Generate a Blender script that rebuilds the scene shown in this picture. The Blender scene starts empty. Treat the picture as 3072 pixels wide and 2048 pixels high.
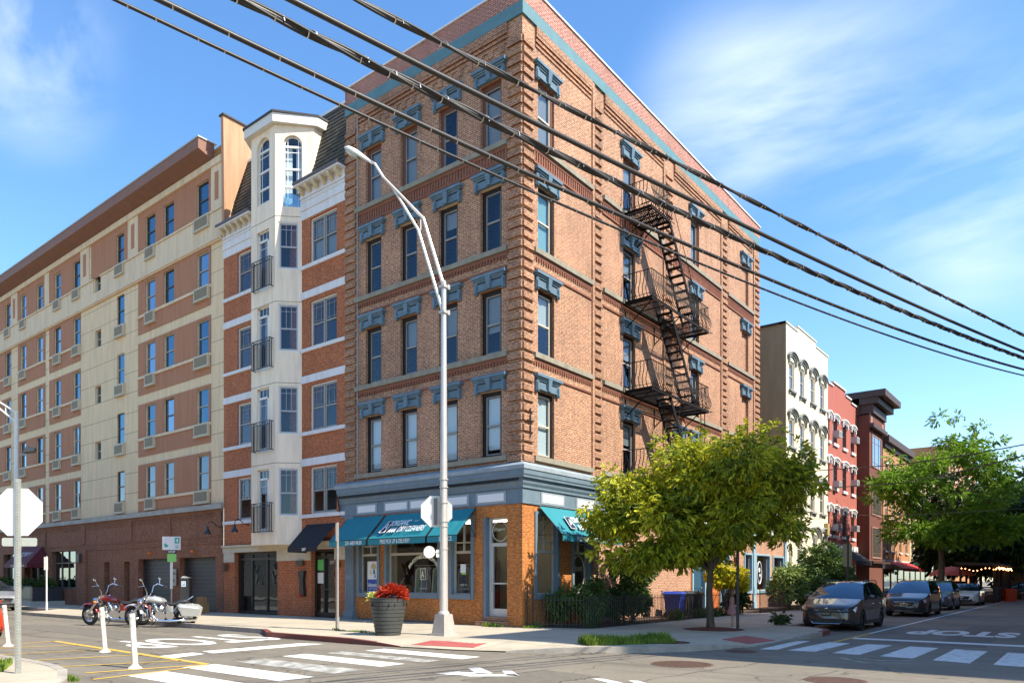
import bpy, bmesh, math, random
from mathutils import Vector, Matrix
R = math.radians
C = bpy.context.scene.collection
sc = bpy.context.scene
# ---------------- camera (level, lens shifted up), world, sun, exposure ----------------
CAM = (-19.3166, -14.7484, 1.7)
cd = bpy.data.cameras.new('camera'); cam = bpy.data.objects.new('camera', cd); C.objects.link(cam)
cam.location = CAM
cd.sensor_width = 36.0; cd.lens = 36.0*2225/3072; cd.shift_y = 714/3072
cd.clip_start = 0.1; cd.clip_end = 3000
YAW = math.atan2(0.6179, 0.7863)            # view direction in the block's own axes
cam.rotation_euler = (R(90), 0, YAW - R(90))
sc.camera = cam
SX, SY, SZ = 0.12, -0.93, 1.02               # towards the sun
el = math.atan2(SZ, math.hypot(SX, SY)); az = math.atan2(SX, SY)
w = bpy.data.worlds.new('World'); sc.world = w; w.use_nodes = True
nt = w.node_tree; nt.nodes.clear()
def N(nt, t, **k):
    n = nt.nodes.new(t)
    for a, b in k.items():
        if a == 'i':
            for q, v in b.items(): n.inputs[q].default_value = v
        else: setattr(n, a, b)
    return n
L = lambda nt, a, b: nt.links.new(a, b)
sky = N(nt, 'ShaderNodeTexSky', sky_type='NISHITA', sun_disc=False, sun_elevation=el, sun_rotation=az,
        altitude=0, air_density=1.0, dust_density=0.4, ozone_density=2.2)
hs = N(nt, 'ShaderNodeHueSaturation', i={'Saturation': 1.2, 'Value': 1.0, 'Hue': 0.5})
L(nt, sky.outputs[0], hs.inputs['Color'])
bg = N(nt, 'ShaderNodeBackground', i={'Strength': 0.15})
out = N(nt, 'ShaderNodeOutputWorld')
# soft clouds placed by direction
tc = N(nt, 'ShaderNodeTexCoord')
def pixdir(u, v):
    a = (u-1536)/2225; c, s = math.cos(YAW), math.sin(YAW)
    d = Vector((c + a*s, s - a*c, (1738-v)/2225)); return d.normalized()
# streaky noise, drawn out along the wind
ax_ = (pixdir(3000, 60)-pixdir(2050, 430)).normalized(); ay_ = Vector((0, 0, 1)).cross(ax_).normalized(); az_ = ax_.cross(ay_)
mp = N(nt, 'ShaderNodeCombineXYZ')
for k_, (v_, s_) in enumerate(((ax_, 1.3), (ay_, 4.5), (az_, 5.5))):
    dt = N(nt, 'ShaderNodeVectorMath', operation='DOT_PRODUCT'); L(nt, tc.outputs['Generated'], dt.inputs[0]); dt.inputs[1].default_value = v_*s_; L(nt, dt.outputs['Value'], mp.inputs[k_])
no = N(nt, 'ShaderNodeTexNoise', i={'Scale': 1.35, 'Detail': 8.0, 'Roughness': 0.55, 'Distortion': 0.35}); L(nt, mp.outputs[0], no.inputs['Vector'])
acc = None
nz = N(nt, 'ShaderNodeMapRange', i={'From Min': 0.38, 'From Max': 0.66}); nz.clamp = True
L(nt, no.outputs[0], nz.inputs[0])
for (u, v, sp, am) in [(2180, 340, .09, .36), (2420, 300, .09, .30), (2680, 230, .09, .18), (2990, 330, .08, .12), (2750, 640, .09, .2), (2980, 600, .09, .22), (60, 190, .07, .5), (150, 60, .06, .15), (3060, 1440, .03, 1.2), (3000, 800, .07, .12)]:
    d = pixdir(u, v)
    vs = N(nt, 'ShaderNodeVectorMath', operation='SUBTRACT'); L(nt, tc.outputs['Generated'], vs.inputs[0]); vs.inputs[1].default_value = d
    ln = N(nt, 'ShaderNodeVectorMath', operation='LENGTH'); L(nt, vs.outputs[0], ln.inputs[0])
    mr = N(nt, 'ShaderNodeMapRange', interpolation_type='SMOOTHERSTEP', i={'From Min': sp*1.6, 'From Max': 0.0, 'To Min': 0, 'To Max': am})
    L(nt, ln.outputs['Value'], mr.inputs[0])
    if acc is None: acc = mr.outputs[0]
    else:
        ad = N(nt, 'ShaderNodeMath', operation='ADD'); L(nt, acc, ad.inputs[0]); L(nt, mr.outputs[0], ad.inputs[1]); acc = ad.outputs[0]
ofs = N(nt, 'ShaderNodeMath', operation='MULTIPLY_ADD'); L(nt, nz.outputs[0], ofs.inputs[0]); ofs.inputs[1].default_value = 1.5; ofs.inputs[2].default_value = 0.06
mul = N(nt, 'ShaderNodeMath', operation='MULTIPLY'); mul.use_clamp = True
L(nt, acc, mul.inputs[0]); L(nt, ofs.outputs[0], mul.inputs[1])
mx = N(nt, 'ShaderNodeMix', data_type='RGBA'); L(nt, mul.outputs[0], mx.inputs[0]); L(nt, hs.outputs[0], mx.inputs[6]); mx.inputs[7].default_value = (4.3, 4.7, 5.5, 1)
L(nt, mx.outputs[2], bg.inputs[0]); L(nt, bg.outputs[0], out.inputs[0])
sd = bpy.data.lights.new('sun', 'SUN'); sun = bpy.data.objects.new('sun', sd); C.objects.link(sun)
sd.energy = 4.3; sd.angle = R(0.53); sd.color = (1.0, 0.92, 0.78)
sun.rotation_euler = Vector((SX, SY, SZ)).to_track_quat('Z', 'Y').to_euler(); sun.location = (0, -30, 60)
vs_ = sc.view_settings; vs_.view_transform = 'Standard'; vs_.look = 'None'; vs_.gamma = 1; vs_.exposure = 1.1; vs_.use_curve_mapping = False
sc.cycles.max_bounces = 6; sc.cycles.transparent_max_bounces = 12; sc.cycles.diffuse_bounces = 3; sc.cycles.glossy_bounces = 3
sc.cycles.caustics_reflective = False; sc.cycles.caustics_refractive = False
# pixel of the photograph (3072 x 2048) -> point on a horizontal or facade plane
def ray(u, v):
    a = (u-1536)/2225; return (a*0.6179+0.7863, -a*0.7863+0.6179, (1738-v)/2225)
def G(u, v, z=0.0):
    r = ray(u, v); t = (z-1.7)/r[2]; return (CAM[0]+t*r[0], CAM[1]+t*r[1])
# ---------------- materials ----------------
MATS = {}
def rgb(c): return (c[0], c[1], c[2], 1)
def mat(name, col, rough=.6, metal=0., spec=.5, noise=0., nscale=3., bump=0., bscale=40., col2=None, emit=0., coat=0., detail=4., stretch=None, trans=0.):
    if name in MATS: return MATS[name]
    m = bpy.data.materials.new(name); m.use_nodes = True; t = m.node_tree; b = t.nodes['Principled BSDF']
    b.inputs['Base Color'].default_value = rgb(col); b.inputs['Roughness'].default_value = rough; b.inputs['Metallic'].default_value = metal
    b.inputs['Specular IOR Level'].default_value = spec; b.inputs['Coat Weight'].default_value = coat
    if coat: b.inputs['Coat Roughness'].default_value = 0.03
    if trans: b.inputs['Transmission Weight'].default_value = trans
    if noise or bump:
        g = N(t, 'ShaderNodeNewGeometry'); mp = N(t, 'ShaderNodeMapping'); L(t, g.outputs['Position'], mp.inputs[0])
        if stretch: mp.inputs['Scale'].default_value = stretch
    if noise:
        n = N(t, 'ShaderNodeTexNoise', i={'Scale': nscale, 'Detail': detail, 'Roughness': .6}); L(t, mp.outputs[0], n.inputs['Vector'])
        mr = N(t, 'ShaderNodeMapRange', i={'From Min': .3, 'From Max': .7}); L(t, n.outputs[0], mr.inputs[0])
        x = N(t, 'ShaderNodeMix', data_type='RGBA'); L(t, mr.outputs[0], x.inputs[0])
        c2 = col2 or tuple(c*(1-noise) for c in col)
        x.inputs[6].default_value = rgb(col); x.inputs[7].default_value = rgb(c2); L(t, x.outputs[2], b.inputs['Base Color'])
    if bump:
        n2 = N(t, 'ShaderNodeTexNoise', i={'Scale': bscale, 'Detail': 3.}); L(t, mp.outputs[0], n2.inputs['Vector'])
        bp = N(t, 'ShaderNodeBump', i={'Strength': bump, 'Distance': .02}); L(t, n2.outputs[0], bp.inputs['Height']); L(t, bp.outputs[0], b.inputs['Normal'])
    if emit:
        b.inputs['Emission Color'].default_value = rgb(col); b.inputs['Emission Strength'].default_value = emit
    MATS[name] = m; return m
def wallvec(t):
    """facade coordinates: horizontal run + height, whichever way the wall faces"""
    g = N(t, 'ShaderNodeNewGeometry'); s = N(t, 'ShaderNodeSeparateXYZ'); L(t, g.outputs['Position'], s.inputs[0])
    sn = N(t, 'ShaderNodeSeparateXYZ'); L(t, g.outputs['True Normal'], sn.inputs[0])
    ab = N(t, 'ShaderNodeMath', operation='ABSOLUTE'); L(t, sn.outputs[0], ab.inputs[0])
    gt = N(t, 'ShaderNodeMath', operation='GREATER_THAN'); L(t, ab.outputs[0], gt.inputs[0]); gt.inputs[1].default_value = .6
    m = N(t, 'ShaderNodeMix', data_type='FLOAT'); L(t, gt.outputs[0], m.inputs[0]); L(t, s.outputs[0], m.inputs[2]); L(t, s.outputs[1], m.inputs[3])
    c = N(t, 'ShaderNodeCombineXYZ'); L(t, m.outputs[0], c.inputs[0]); L(t, s.outputs[2], c.inputs[1])
    return c.outputs[0], g.outputs['Position']
def brick(name, c1, c2, mortar, bw=.21, bh=.072, ms=.009, dirt=.25, rough=.85, patch=None):
    if name in MATS: return MATS[name]
    m = bpy.data.materials.new(name); m.use_nodes = True; t = m.node_tree; b = t.nodes['Principled BSDF']
    v, pos = wallvec(t)
    k = N(t, 'ShaderNodeTexBrick', offset=.5, i={'Scale': 1., 'Mortar Size': ms, 'Mortar Smooth': .1, 'Bias': 0., 'Brick Width': bw, 'Row Height': bh,
          'Color1': rgb(c1), 'Color2': rgb(c2), 'Mortar': rgb(mortar)}); L(t, v, k.inputs['Vector'])
    n = N(t, 'ShaderNodeTexNoise', i={'Scale': .55, 'Detail': 6., 'Roughness': .65}); L(t, pos, n.inputs['Vector'])
    mr = N(t, 'ShaderNodeMapRange', i={'From Min': .35, 'From Max': .7, 'To Min': 1.0, 'To Max': 1-dirt}); L(t, n.outputs[0], mr.inputs[0])
    x = N(t, 'ShaderNodeMix', data_type='RGBA', blend_type='MULTIPLY'); x.inputs[0].default_value = 1; L(t, k.outputs[0], x.inputs[6]); L(t, mr.outputs[0], x.inputs[7])
    last = x.outputs[2]
    mp0 = N(t, 'ShaderNodeMapping', i={'Scale': (1.6, .16, 1)}); L(t, v, mp0.inputs[0]); n0 = N(t, 'ShaderNodeTexNoise', i={'Scale': 1.1, 'Detail': 5., 'Roughness': .65}); L(t, mp0.outputs[0], n0.inputs['Vector'])
    r0 = N(t, 'ShaderNodeMapRange', i={'From Min': .48, 'From Max': .75, 'To Min': 1.03, 'To Max': 1-dirt*.9}); L(t, n0.outputs[0], r0.inputs[0])
    x0 = N(t, 'ShaderNodeMix', data_type='RGBA', blend_type='MULTIPLY'); x0.inputs[0].default_value = 1; L(t, last, x0.inputs[6]); L(t, r0.outputs[0], x0.inputs[7]); last = x0.outputs[2]
    # single bricks burnt darker or redder
    vs = N(t, 'ShaderNodeVectorMath', operation='DIVIDE'); L(t, v, vs.inputs[0]); vs.inputs[1].default_value = (bw, bh, 1)
    wn = N(t, 'ShaderNodeTexNoise', i={'Scale': 1.6, 'Detail': 1.}); L(t, vs.outputs[0], wn.inputs['Vector'])
    m2 = N(t, 'ShaderNodeMapRange', i={'From Min': .40, 'From Max': .62, 'To Min': .68, 'To Max': 1.18}); L(t, wn.outputs[0], m2.inputs[0])
    x3 = N(t, 'ShaderNodeMix', data_type='RGBA', blend_type='MULTIPLY'); x3.inputs[0].default_value = 1; L(t, last, x3.inputs[6]); L(t, m2.outputs[0], x3.inputs[7]); last = x3.outputs[2]
    if patch:
        n3 = N(t, 'ShaderNodeTexNoise', i={'Scale': .8, 'Detail': 3.}); mp = N(t, 'ShaderNodeMapping', i={'Location': (7, 3, 1)}); L(t, pos, mp.inputs[0]); L(t, mp.outputs[0], n3.inputs['Vector'])
        m3 = N(t, 'ShaderNodeMapRange', i={'From Min': .58, 'From Max': .68, 'To Max': .55}); L(t, n3.outputs[0], m3.inputs[0])
        x4 = N(t, 'ShaderNodeMix', data_type='RGBA'); L(t, m3.outputs[0], x4.inputs[0]); L(t, last, x4.inputs[6]); x4.inputs[7].default_value = rgb(patch); last = x4.outputs[2]
    L(t, last, b.inputs['Base Color']); b.inputs['Roughness'].default_value = rough
    bp = N(t, 'ShaderNodeBump', invert=True, i={'Strength': .5, 'Distance': .008}); L(t, k.outputs['Fac'], bp.inputs['Height']); L(t, bp.outputs[0], b.inputs['Normal'])
    MATS[name] = m; return m
def stucco(name, c, groove=0., streak=.18, rough=.9, gh=1.12, z0=0.):
    """render with rain streaks below ledges and optional scored joints"""
    if name in MATS: return MATS[name]
    m = bpy.data.materials.new(name); m.use_nodes = True; t = m.node_tree; b = t.nodes['Principled BSDF']
    v, pos = wallvec(t)
    mp = N(t, 'ShaderNodeMapping', i={'Scale': (2.2, .22, 1)}); L(t, v, mp.inputs[0])
    n = N(t, 'ShaderNodeTexNoise', i={'Scale': 1.6, 'Detail': 6., 'Roughness': .7}); L(t, mp.outputs[0], n.inputs['Vector'])
    mr = N(t, 'ShaderNodeMapRange', i={'From Min': .4, 'From Max': .72, 'To Min': 1.04, 'To Max': 1-streak}); L(t, n.outputs[0], mr.inputs[0])
    x = N(t, 'ShaderNodeMix', data_type='RGBA', blend_type='MULTIPLY'); x.inputs[0].default_value = 1; x.inputs[6].default_value = rgb(c); L(t, mr.outputs[0], x.inputs[7]); last = x.outputs[2]
    if groove:
        s = N(t, 'ShaderNodeSeparateXYZ'); L(t, v, s.inputs[0])
        d = N(t, 'ShaderNodeMath', operation='MULTIPLY_ADD'); L(t, s.outputs[1], d.inputs[0]); d.inputs[1].default_value = 1/gh; d.inputs[2].default_value = -z0/gh+20
        f = N(t, 'ShaderNodeMath', operation='FRACT'); L(t, d.outputs[0], f.inputs[0])
        g = N(t, 'ShaderNodeMath', operation='LESS_THAN'); L(t, f.outputs[0], g.inputs[0]); g.inputs[1].default_value = .035/gh
        y = N(t, 'ShaderNodeMix', data_type='RGBA', blend_type='MULTIPLY'); L(t, g.outputs[0], y.inputs[0]); L(t, last, y.inputs[6]); y.inputs[7].default_value = (groove, groove*.95, groove*.9, 1); last = y.outputs[2]
    L(t, last, b.inputs['Base Color']); b.inputs['Roughness'].default_value = rough
    n2 = N(t, 'ShaderNodeTexNoise', i={'Scale': 35., 'Detail': 3.}); L(t, pos, n2.inputs['Vector'])
    bp = N(t, 'ShaderNodeBump', i={'Strength': .25, 'Distance': .01}); L(t, n2.outputs[0], bp.inputs['Height']); L(t, bp.outputs[0], b.inputs['Normal'])
    MATS[name] = m; return m
def glass(name, tint=(.75, .85, .9), refl=.22, dark=None, gc=(.72, .86, 1)):
    if name in MATS: return MATS[name]
    m = bpy.data.materials.new(name); m.use_nodes = True; t = m.node_tree; t.nodes.clear()
    o = N(t, 'ShaderNodeOutputMaterial'); a = N(t, 'ShaderNodeBsdfTransparent', i={'Color': rgb(tint)}) if dark is None else N(t, 'ShaderNodeBsdfDiffuse', i={'Color': rgb(dark)})
    g = N(t, 'ShaderNodeBsdfGlossy', i={'Color': rgb(gc), 'Roughness': .015}); x = N(t, 'ShaderNodeMixShader')
    f0 = N(t, 'ShaderNodeLayerWeight', i={'Blend': .5}); f = N(t, 'ShaderNodeMath', operation='POWER'); L(t, f0.outputs['Facing'], f.inputs[0]); f.inputs[1].default_value = 4.; ad = N(t, 'ShaderNodeMath', operation='ADD', use_clamp=True); ad.inputs[1].default_value = refl+.045; L(t, f.outputs[0], ad.inputs[0])
    pos = N(t, 'ShaderNodeNewGeometry'); n = N(t, 'ShaderNodeTexNoise', i={'Scale': 1.3, 'Detail': 1., 'Distortion': .6}); L(t, pos.outputs['Position'], n.inputs['Vector'])
    bp = N(t, 'ShaderNodeBump', i={'Strength': .09, 'Distance': .05}); L(t, n.outputs[0], bp.inputs['Height']); L(t, bp.outputs[0], g.inputs['Normal'])
    L(t, ad.outputs[0], x.inputs[0]); L(t, a.outputs[0], x.inputs[1]); L(t, g.outputs[0], x.inputs[2]); L(t, x.outputs[0], o.inputs[0])
    MATS[name] = m; return m
def leafmat(name, c1, c2, tr=.35, rough=.5):
    if name in MATS: return MATS[name]
    m = bpy.data.materials.new(name); m.use_nodes = True; t = m.node_tree; t.nodes.clear()
    o = N(t, 'ShaderNodeOutputMaterial'); g = N(t, 'ShaderNodeNewGeometry')
    n = N(t, 'ShaderNodeTexNoise', i={'Scale': 1.1, 'Detail': 3.}); L(t, g.outputs['Position'], n.inputs['Vector'])
    rr = N(t, 'ShaderNodeMath', operation='MULTIPLY_ADD'); L(t, g.outputs['Random Per Island'], rr.inputs[0]); rr.inputs[1].default_value = .45; rr.inputs[2].default_value = -.22
    ad = N(t, 'ShaderNodeMath', operation='ADD'); L(t, n.outputs[0], ad.inputs[0]); L(t, rr.outputs[0], ad.inputs[1])
    mr = N(t, 'ShaderNodeMapRange', i={'From Min': .3, 'From Max': .72}); L(t, ad.outputs[0], mr.inputs[0])
    x = N(t, 'ShaderNodeMix', data_type='RGBA'); L(t, mr.outputs[0], x.inputs[0]); x.inputs[6].default_value = rgb(c1); x.inputs[7].default_value = rgb(c2)
    p = N(t, 'ShaderNodeBsdfPrincipled', i={'Roughness': rough, 'Specular IOR Level': .35}); L(t, x.outputs[2], p.inputs['Base Color'])
    q = N(t, 'ShaderNodeBsdfTranslucent'); L(t, x.outputs[2], q.inputs['Color'])
    ms = N(t, 'ShaderNodeMixShader'); ms.inputs[0].default_value = tr; L(t, p.outputs[0], ms.inputs[1]); L(t, q.outputs[0], ms.inputs[2]); L(t, ms.outputs[0], o.inputs[0])
    MATS[name] = m; return m
# ---------------- mesh builder ----------------
class MB:
    def __init__(s): s.v = []; s.f = []; s.m = []; s.cur = 0
    def slot(s, i): s.cur = i; return s
    def face(s, pts):
        n = len(s.v); s.v += [tuple(p) for p in pts]; s.f.append(tuple(range(n, n+len(pts)))); s.m.append(s.cur); return s
    def raw(s, vs, fs):
        n = len(s.v); s.v += [tuple(p) for p in vs]
        for f in fs: s.f.append(tuple(i+n for i in f)); s.m.append(s.cur)
        return s
    def hexa(s, p):   # 8 corners, bottom ring then top ring
        return s.raw(p, [(0, 3, 2, 1), (4, 5, 6, 7), (0, 1, 5, 4), (1, 2, 6, 5), (2, 3, 7, 6), (3, 0, 4, 7)])
    def box(s, x0, x1, y0, y1, z0, z1):
        return s.hexa([(x0, y0, z0), (x1, y0, z0), (x1, y1, z0), (x0, y1, z0), (x0, y0, z1), (x1, y0, z1), (x1, y1, z1), (x0, y1, z1)])
    def fbox(s, F, s0, s1, z0, z1, d0, d1):
        return s.hexa([F(s0, z0, d0), F(s1, z0, d0), F(s1, z0, d1), F(s0, z0, d1), F(s0, z1, d0), F(s1, z1, d0), F(s1, z1, d1), F(s0, z1, d1)])
    def fq(s, F, s0, s1, z0, z1, d): return s.face([F(s0, z0, d), F(s1, z0, d), F(s1, z1, d), F(s0, z1, d)])
    def fprism(s, F, poly, d0, d1):
        n = len(poly); vs = [F(a, b, d0) for a, b in poly]+[F(a, b, d1) for a, b in poly]
        return s.raw(vs, [tuple(range(n)), tuple(range(2*n-1, n-1, -1))]+[(i, (i+1) % n, n+(i+1) % n, n+i) for i in range(n)])
    def prism(s, poly, z0, z1): return s.fprism(lambda a, b, d: (a, b, d), poly, z0, z1)
    def tube(s, pts, r, n=6, cap=True, sq=False):
        pts = [Vector(p) for p in pts]; rs = r if isinstance(r, (list, tuple)) else [r]*len(pts); rings = []; up = None
        for i, p in enumerate(pts):
            d = (pts[min(i+1, len(pts)-1)]-pts[max(i-1, 0)])
            if d.length < 1e-9: d = Vector((0, 0, 1))
            d.normalize()
            if up is None: up = Vector((0, 0, 1)) if abs(d.z) < .9 else Vector((1, 0, 0))
            a = d.cross(up)
            if a.length < 1e-4: a = d.cross(Vector((0, 1, .1)))
            a.normalize(); b = a.cross(d).normalized(); up = b; o = math.pi/4 if sq else 0
            rings.append([p+(a*math.cos(o+2*math.pi*k/n)+b*math.sin(o+2*math.pi*k/n))*rs[i] for k in range(n)])
        base = len(s.v)
        for q in rings: s.v += [tuple(x) for x in q]
        for i in range(len(rings)-1):
            for k in range(n):
                a = base+i*n+k; b = base+i*n+(k+1) % n; s.f.append((a, b, b+n, a+n)); s.m.append(s.cur)
        if cap:
            s.f.append(tuple(base+k for k in range(n))[::-1]); s.m.append(s.cur)
            e = base+(len(rings)-1)*n; s.f.append(tuple(e+k for k in range(n))); s.m.append(s.cur)
        return s
    def lathe(s, c, prof, n=20, M=None, cap=True):
        base = len(s.v); M = M or Matrix.Identity(3); c = Vector(c)
        for r, z in prof:
            for k in range(n): s.v.append(tuple(c+M@Vector((r*math.cos(2*math.pi*k/n), r*math.sin(2*math.pi*k/n), z))))
        for i in range(len(prof)-1):
            for k in range(n):
                a = base+i*n+k; b = base+i*n+(k+1) % n; s.f.append((a, b, b+n, a+n)); s.m.append(s.cur)
        if cap:
            s.f.append(tuple(base+k for k in range(n))[::-1]); s.m.append(s.cur); e = base+(len(prof)-1)*n; s.f.append(tuple(e+k for k in range(n))); s.m.append(s.cur)
        return s
    def ball(s, c, r, n=10, sc3=(1, 1, 1)):
        M = Matrix.Diagonal(sc3); return s.lathe(c, [(max(1e-3, r*math.sin(math.pi*i/(n//2+1))), -r*math.cos(math.pi*i/(n//2+1))) for i in range(n//2+2)], n, M, False)
    def build(s, name, mats, parent=None, smooth=False, world=True, rec=False):
        me = bpy.data.meshes.new(name)
        off = Vector((0, 0, 0))
        if parent is not None and world:
            q = parent
            while q is not None: off += Vector(q.location); q = q.parent
        me.from_pydata([(a-off.x, b-off.y, c-off.z) for a, b, c in s.v], [], s.f)
        for m in (mats if isinstance(mats, (list, tuple)) else [mats]): me.materials.append(m)
        if any(s.m): me.polygons.foreach_set('material_index', s.m)
        if rec:
            bm = bmesh.new(); bm.from_mesh(me); bmesh.ops.recalc_face_normals(bm, faces=bm.faces); bm.to_mesh(me); bm.free()
        if smooth: me.polygons.foreach_set('use_smooth', [True]*len(me.polygons))
        me.update(); o = bpy.data.objects.new(name, me); C.objects.link(o)
        if parent is not None: o.parent = parent
        return o
def tag(o, label=None, cat=None, group=None, kind=None):
    if label: o['label'] = label
    if cat: o['category'] = cat
    if group: o['group'] = group
    if kind: o['kind'] = kind
    return o
def thing(name, label, cat, loc=(0, 0, 0), rz=0., group=None):
    o = bpy.data.objects.new(name, None); C.objects.link(o); o.location = loc; o.rotation_euler = (0, 0, rz); o.empty_display_size = .3
    return tag(o, label, cat, group)
def text_geo(mb, body, origin, right, up, size, bold=0., extrude=.004, align='CENTER', shear=0., squeeze=1., space=1.):
    cu = bpy.data.curves.new('t', 'FONT'); cu.body = body; cu.size = size; cu.align_x = align; cu.extrude = extrude; cu.offset = bold; cu.shear = shear; cu.space_character = space
    cu.resolution_u = 3
    o = bpy.data.objects.new('t', cu); C.objects.link(o); bpy.context.view_layer.update()
    me = bpy.data.meshes.new_from_object(o.evaluated_get(bpy.context.evaluated_depsgraph_get()))
    r = Vector(right).normalized(); u = Vector(up).normalized(); n = r.cross(u); og = Vector(origin)
    mb.raw([og+r*(v.co.x*squeeze)+u*v.co.y+n*(v.co.z+.006) for v in me.vertices], [tuple(p.vertices) for p in me.polygons])
    bpy.data.objects.remove(o); bpy.data.curves.remove(cu); bpy.data.meshes.remove(me)
def FL(x0=0.): return lambda s, z, d: (x0-d, s, z)      # facade looking -X, s runs along +Y
def FR(y0=0.): return lambda s, z, d: (s, y0-d, z)      # facade looking -Y, s runs along +X
def FA(ax, ay, bx, by):                                   # any facade from a to b, outward on the camera side
    L_ = math.hypot(bx-ax, by-ay); tx, ty = (bx-ax)/L_, (by-ay)/L_; nx, ny = ty, -tx
    if nx*(CAM[0]-ax)+ny*(CAM[1]-ay) < 0: nx, ny = -nx, -ny
    return lambda s, z, d: (ax+tx*s+nx*d, ay+ty*s+ny*d, z)
def wall(mb, F, s0, s1, z0, z1, holes=(), d=0., rev=.3):
    ss = sorted({s0, s1} | {h[0] for h in holes} | {h[1] for h in holes}); zs = sorted({z0, z1} | {h[2] for h in holes} | {h[3] for h in holes})
    ss = [x for x in ss if s0 <= x <= s1]; zs = [x for x in zs if z0 <= x <= z1]
    for i in range(len(ss)-1):
        for j in range(len(zs)-1):
            a, b = (ss[i]+ss[i+1])/2, (zs[j]+zs[j+1])/2
            if any(h[0] < a < h[1] and h[2] < b < h[3] for h in holes): continue
            mb.fq(F, ss[i], ss[i+1], zs[j], zs[j+1], d)
    for (a, b, c, e) in [h[:4] for h in holes]:
        mb.face([F(a, c, d), F(a, e, d), F(a, e, d-rev), F(a, c, d-rev)]); mb.face([F(b, c, d), F(b, e, d), F(b, e, d-rev), F(b, c, d-rev)])
        mb.face([F(a, e, d), F(b, e, d), F(b, e, d-rev), F(a, e, d-rev)]); mb.face([F(a, c, d), F(b, c, d), F(b, c, d-rev), F(a, c, d-rev)])
    return mb
DARK = mat('dark_interior', (.012, .012, .014), .9)
def window(root, F, s0, s1, z0, z1, frame, d=-.1, fw=.06, mid=.5, bars=0, blind=0., blindm=None, glassm=None, double=False, name='window', out=.0, casing=None, cw=.0, depth=.55, topbar=False, hb=True):
    """sash window: frame part > pane, blind sub-parts, dark room behind"""
    m = MB()
    x0, x1, y0, y1 = s0, s1, z0, z1
    if cw:
        m.slot(2)
        m.fbox(F, x0, x0+cw, y0, y1, d-.05, d+.03); m.fbox(F, x1-cw, x1, y0, y1, d-.05, d+.03); m.fbox(F, x0+cw, x1-cw, y1-cw, y1, d-.05, d+.03); m.fbox(F, x0+cw, x1-cw, y0, y0+cw*.6, d-.05, d+.05)
        x0 += cw; x1 -= cw; y1 -= cw; y0 += cw*.6
    m.slot(0)
    units = [(x0, x1)] if not double else [(x0, (x0+x1)/2-.03), ((x0+x1)/2+.03, x1)]
    if double: m.fbox(F, units[0][1], units[1][0], y0, y1, d-.06, d+.03)
    zm = y0+(y1-y0)*mid
    for (a, b) in units:
        m.fbox(F, a, a+fw, y0, y1, d-.06, d); m.fbox(F, b-fw, b, y0, y1, d-.06, d)
        m.fbox(F, a+fw, b-fw, y1-fw, y1, d-.06, d); m.fbox(F, a+fw, b-fw, y0, y0+fw*1.2, d-.08, d)
        if mid < 1: m.fbox(F, a+fw, b-fw, zm-.03, zm+.03, d-.06, d+.01)
        if bars:
            lo = zm+.03 if mid < 1 else y0+fw*1.2
            w_ = b-a-2*fw; k = .018
            for q in (.26, .74) if bars != 3 else (.33, .67): m.fbox(F, a+fw+w_*q-k/2, a+fw+w_*q+k/2, lo, y1-fw, d-.035, d-.01)
            if hb:
                hq = (y1-fw-lo)
                for q in ((.78, .12) if bars == 2 else (.78,)): m.fbox(F, a+fw, b-fw, lo+hq*q-k/2, lo+hq*q+k/2, d-.034, d-.011)
    m.slot(1)
    e = d-depth; g = d-.062
    m.fq(F, s0, s1, z0, z1, e)
    o = m.build(name, [frame, DARK, casing or frame], root)
    p = MB()
    for (a, b) in units: p.fq(F, a+fw, b-fw, y0+fw*1.2, y1-fw, d-.03)
    p.build('pane', glassm or MATS['window_glass'], o)
    if blind:
        q = MB(); zb = y1-(y1-y0)*blind
        for (a, b) in units:
            n = max(2, int((y1-fw-zb)/.09))
            for k in range(n):
                h = (y1-fw-zb)/n; zz = zb+k*h
                q.face([F(a+fw*.6, zz, g-.06), F(b-fw*.6, zz, g-.06), F(b-fw*.6, zz+h*.96, g-.035), F(a+fw*.6, zz+h*.96, g-.035)])
        q.build('blind', blindm or MATS['blind_white'], o)
    return o
glass('window_glass', refl=.015); mat('blind_white', (.85, .84, .80), .7)
def fit_text(mb, body, center, right, up, wd, ht, bold=0., **k):
    t = MB(); text_geo(t, body, (0, 0, 0), (1, 0, 0), (0, 1, 0), 1., bold=bold, extrude=0.0, **k)
    xs = [v[0] for v in t.v]; ys = [v[1] for v in t.v]; cx, cy = (min(xs)+max(xs))/2, (min(ys)+max(ys))/2
    kx = wd/(max(xs)-min(xs)); ky = ht/(max(ys)-min(ys)) if ht else kx
    r = Vector(right).normalized(); u = Vector(up).normalized(); n = r.cross(u); c = Vector(center)
    mb.raw([c+r*(x-cx)*kx+u*(y-cy)*ky+n*.008 for x, y, z in t.v], t.f)
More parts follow.
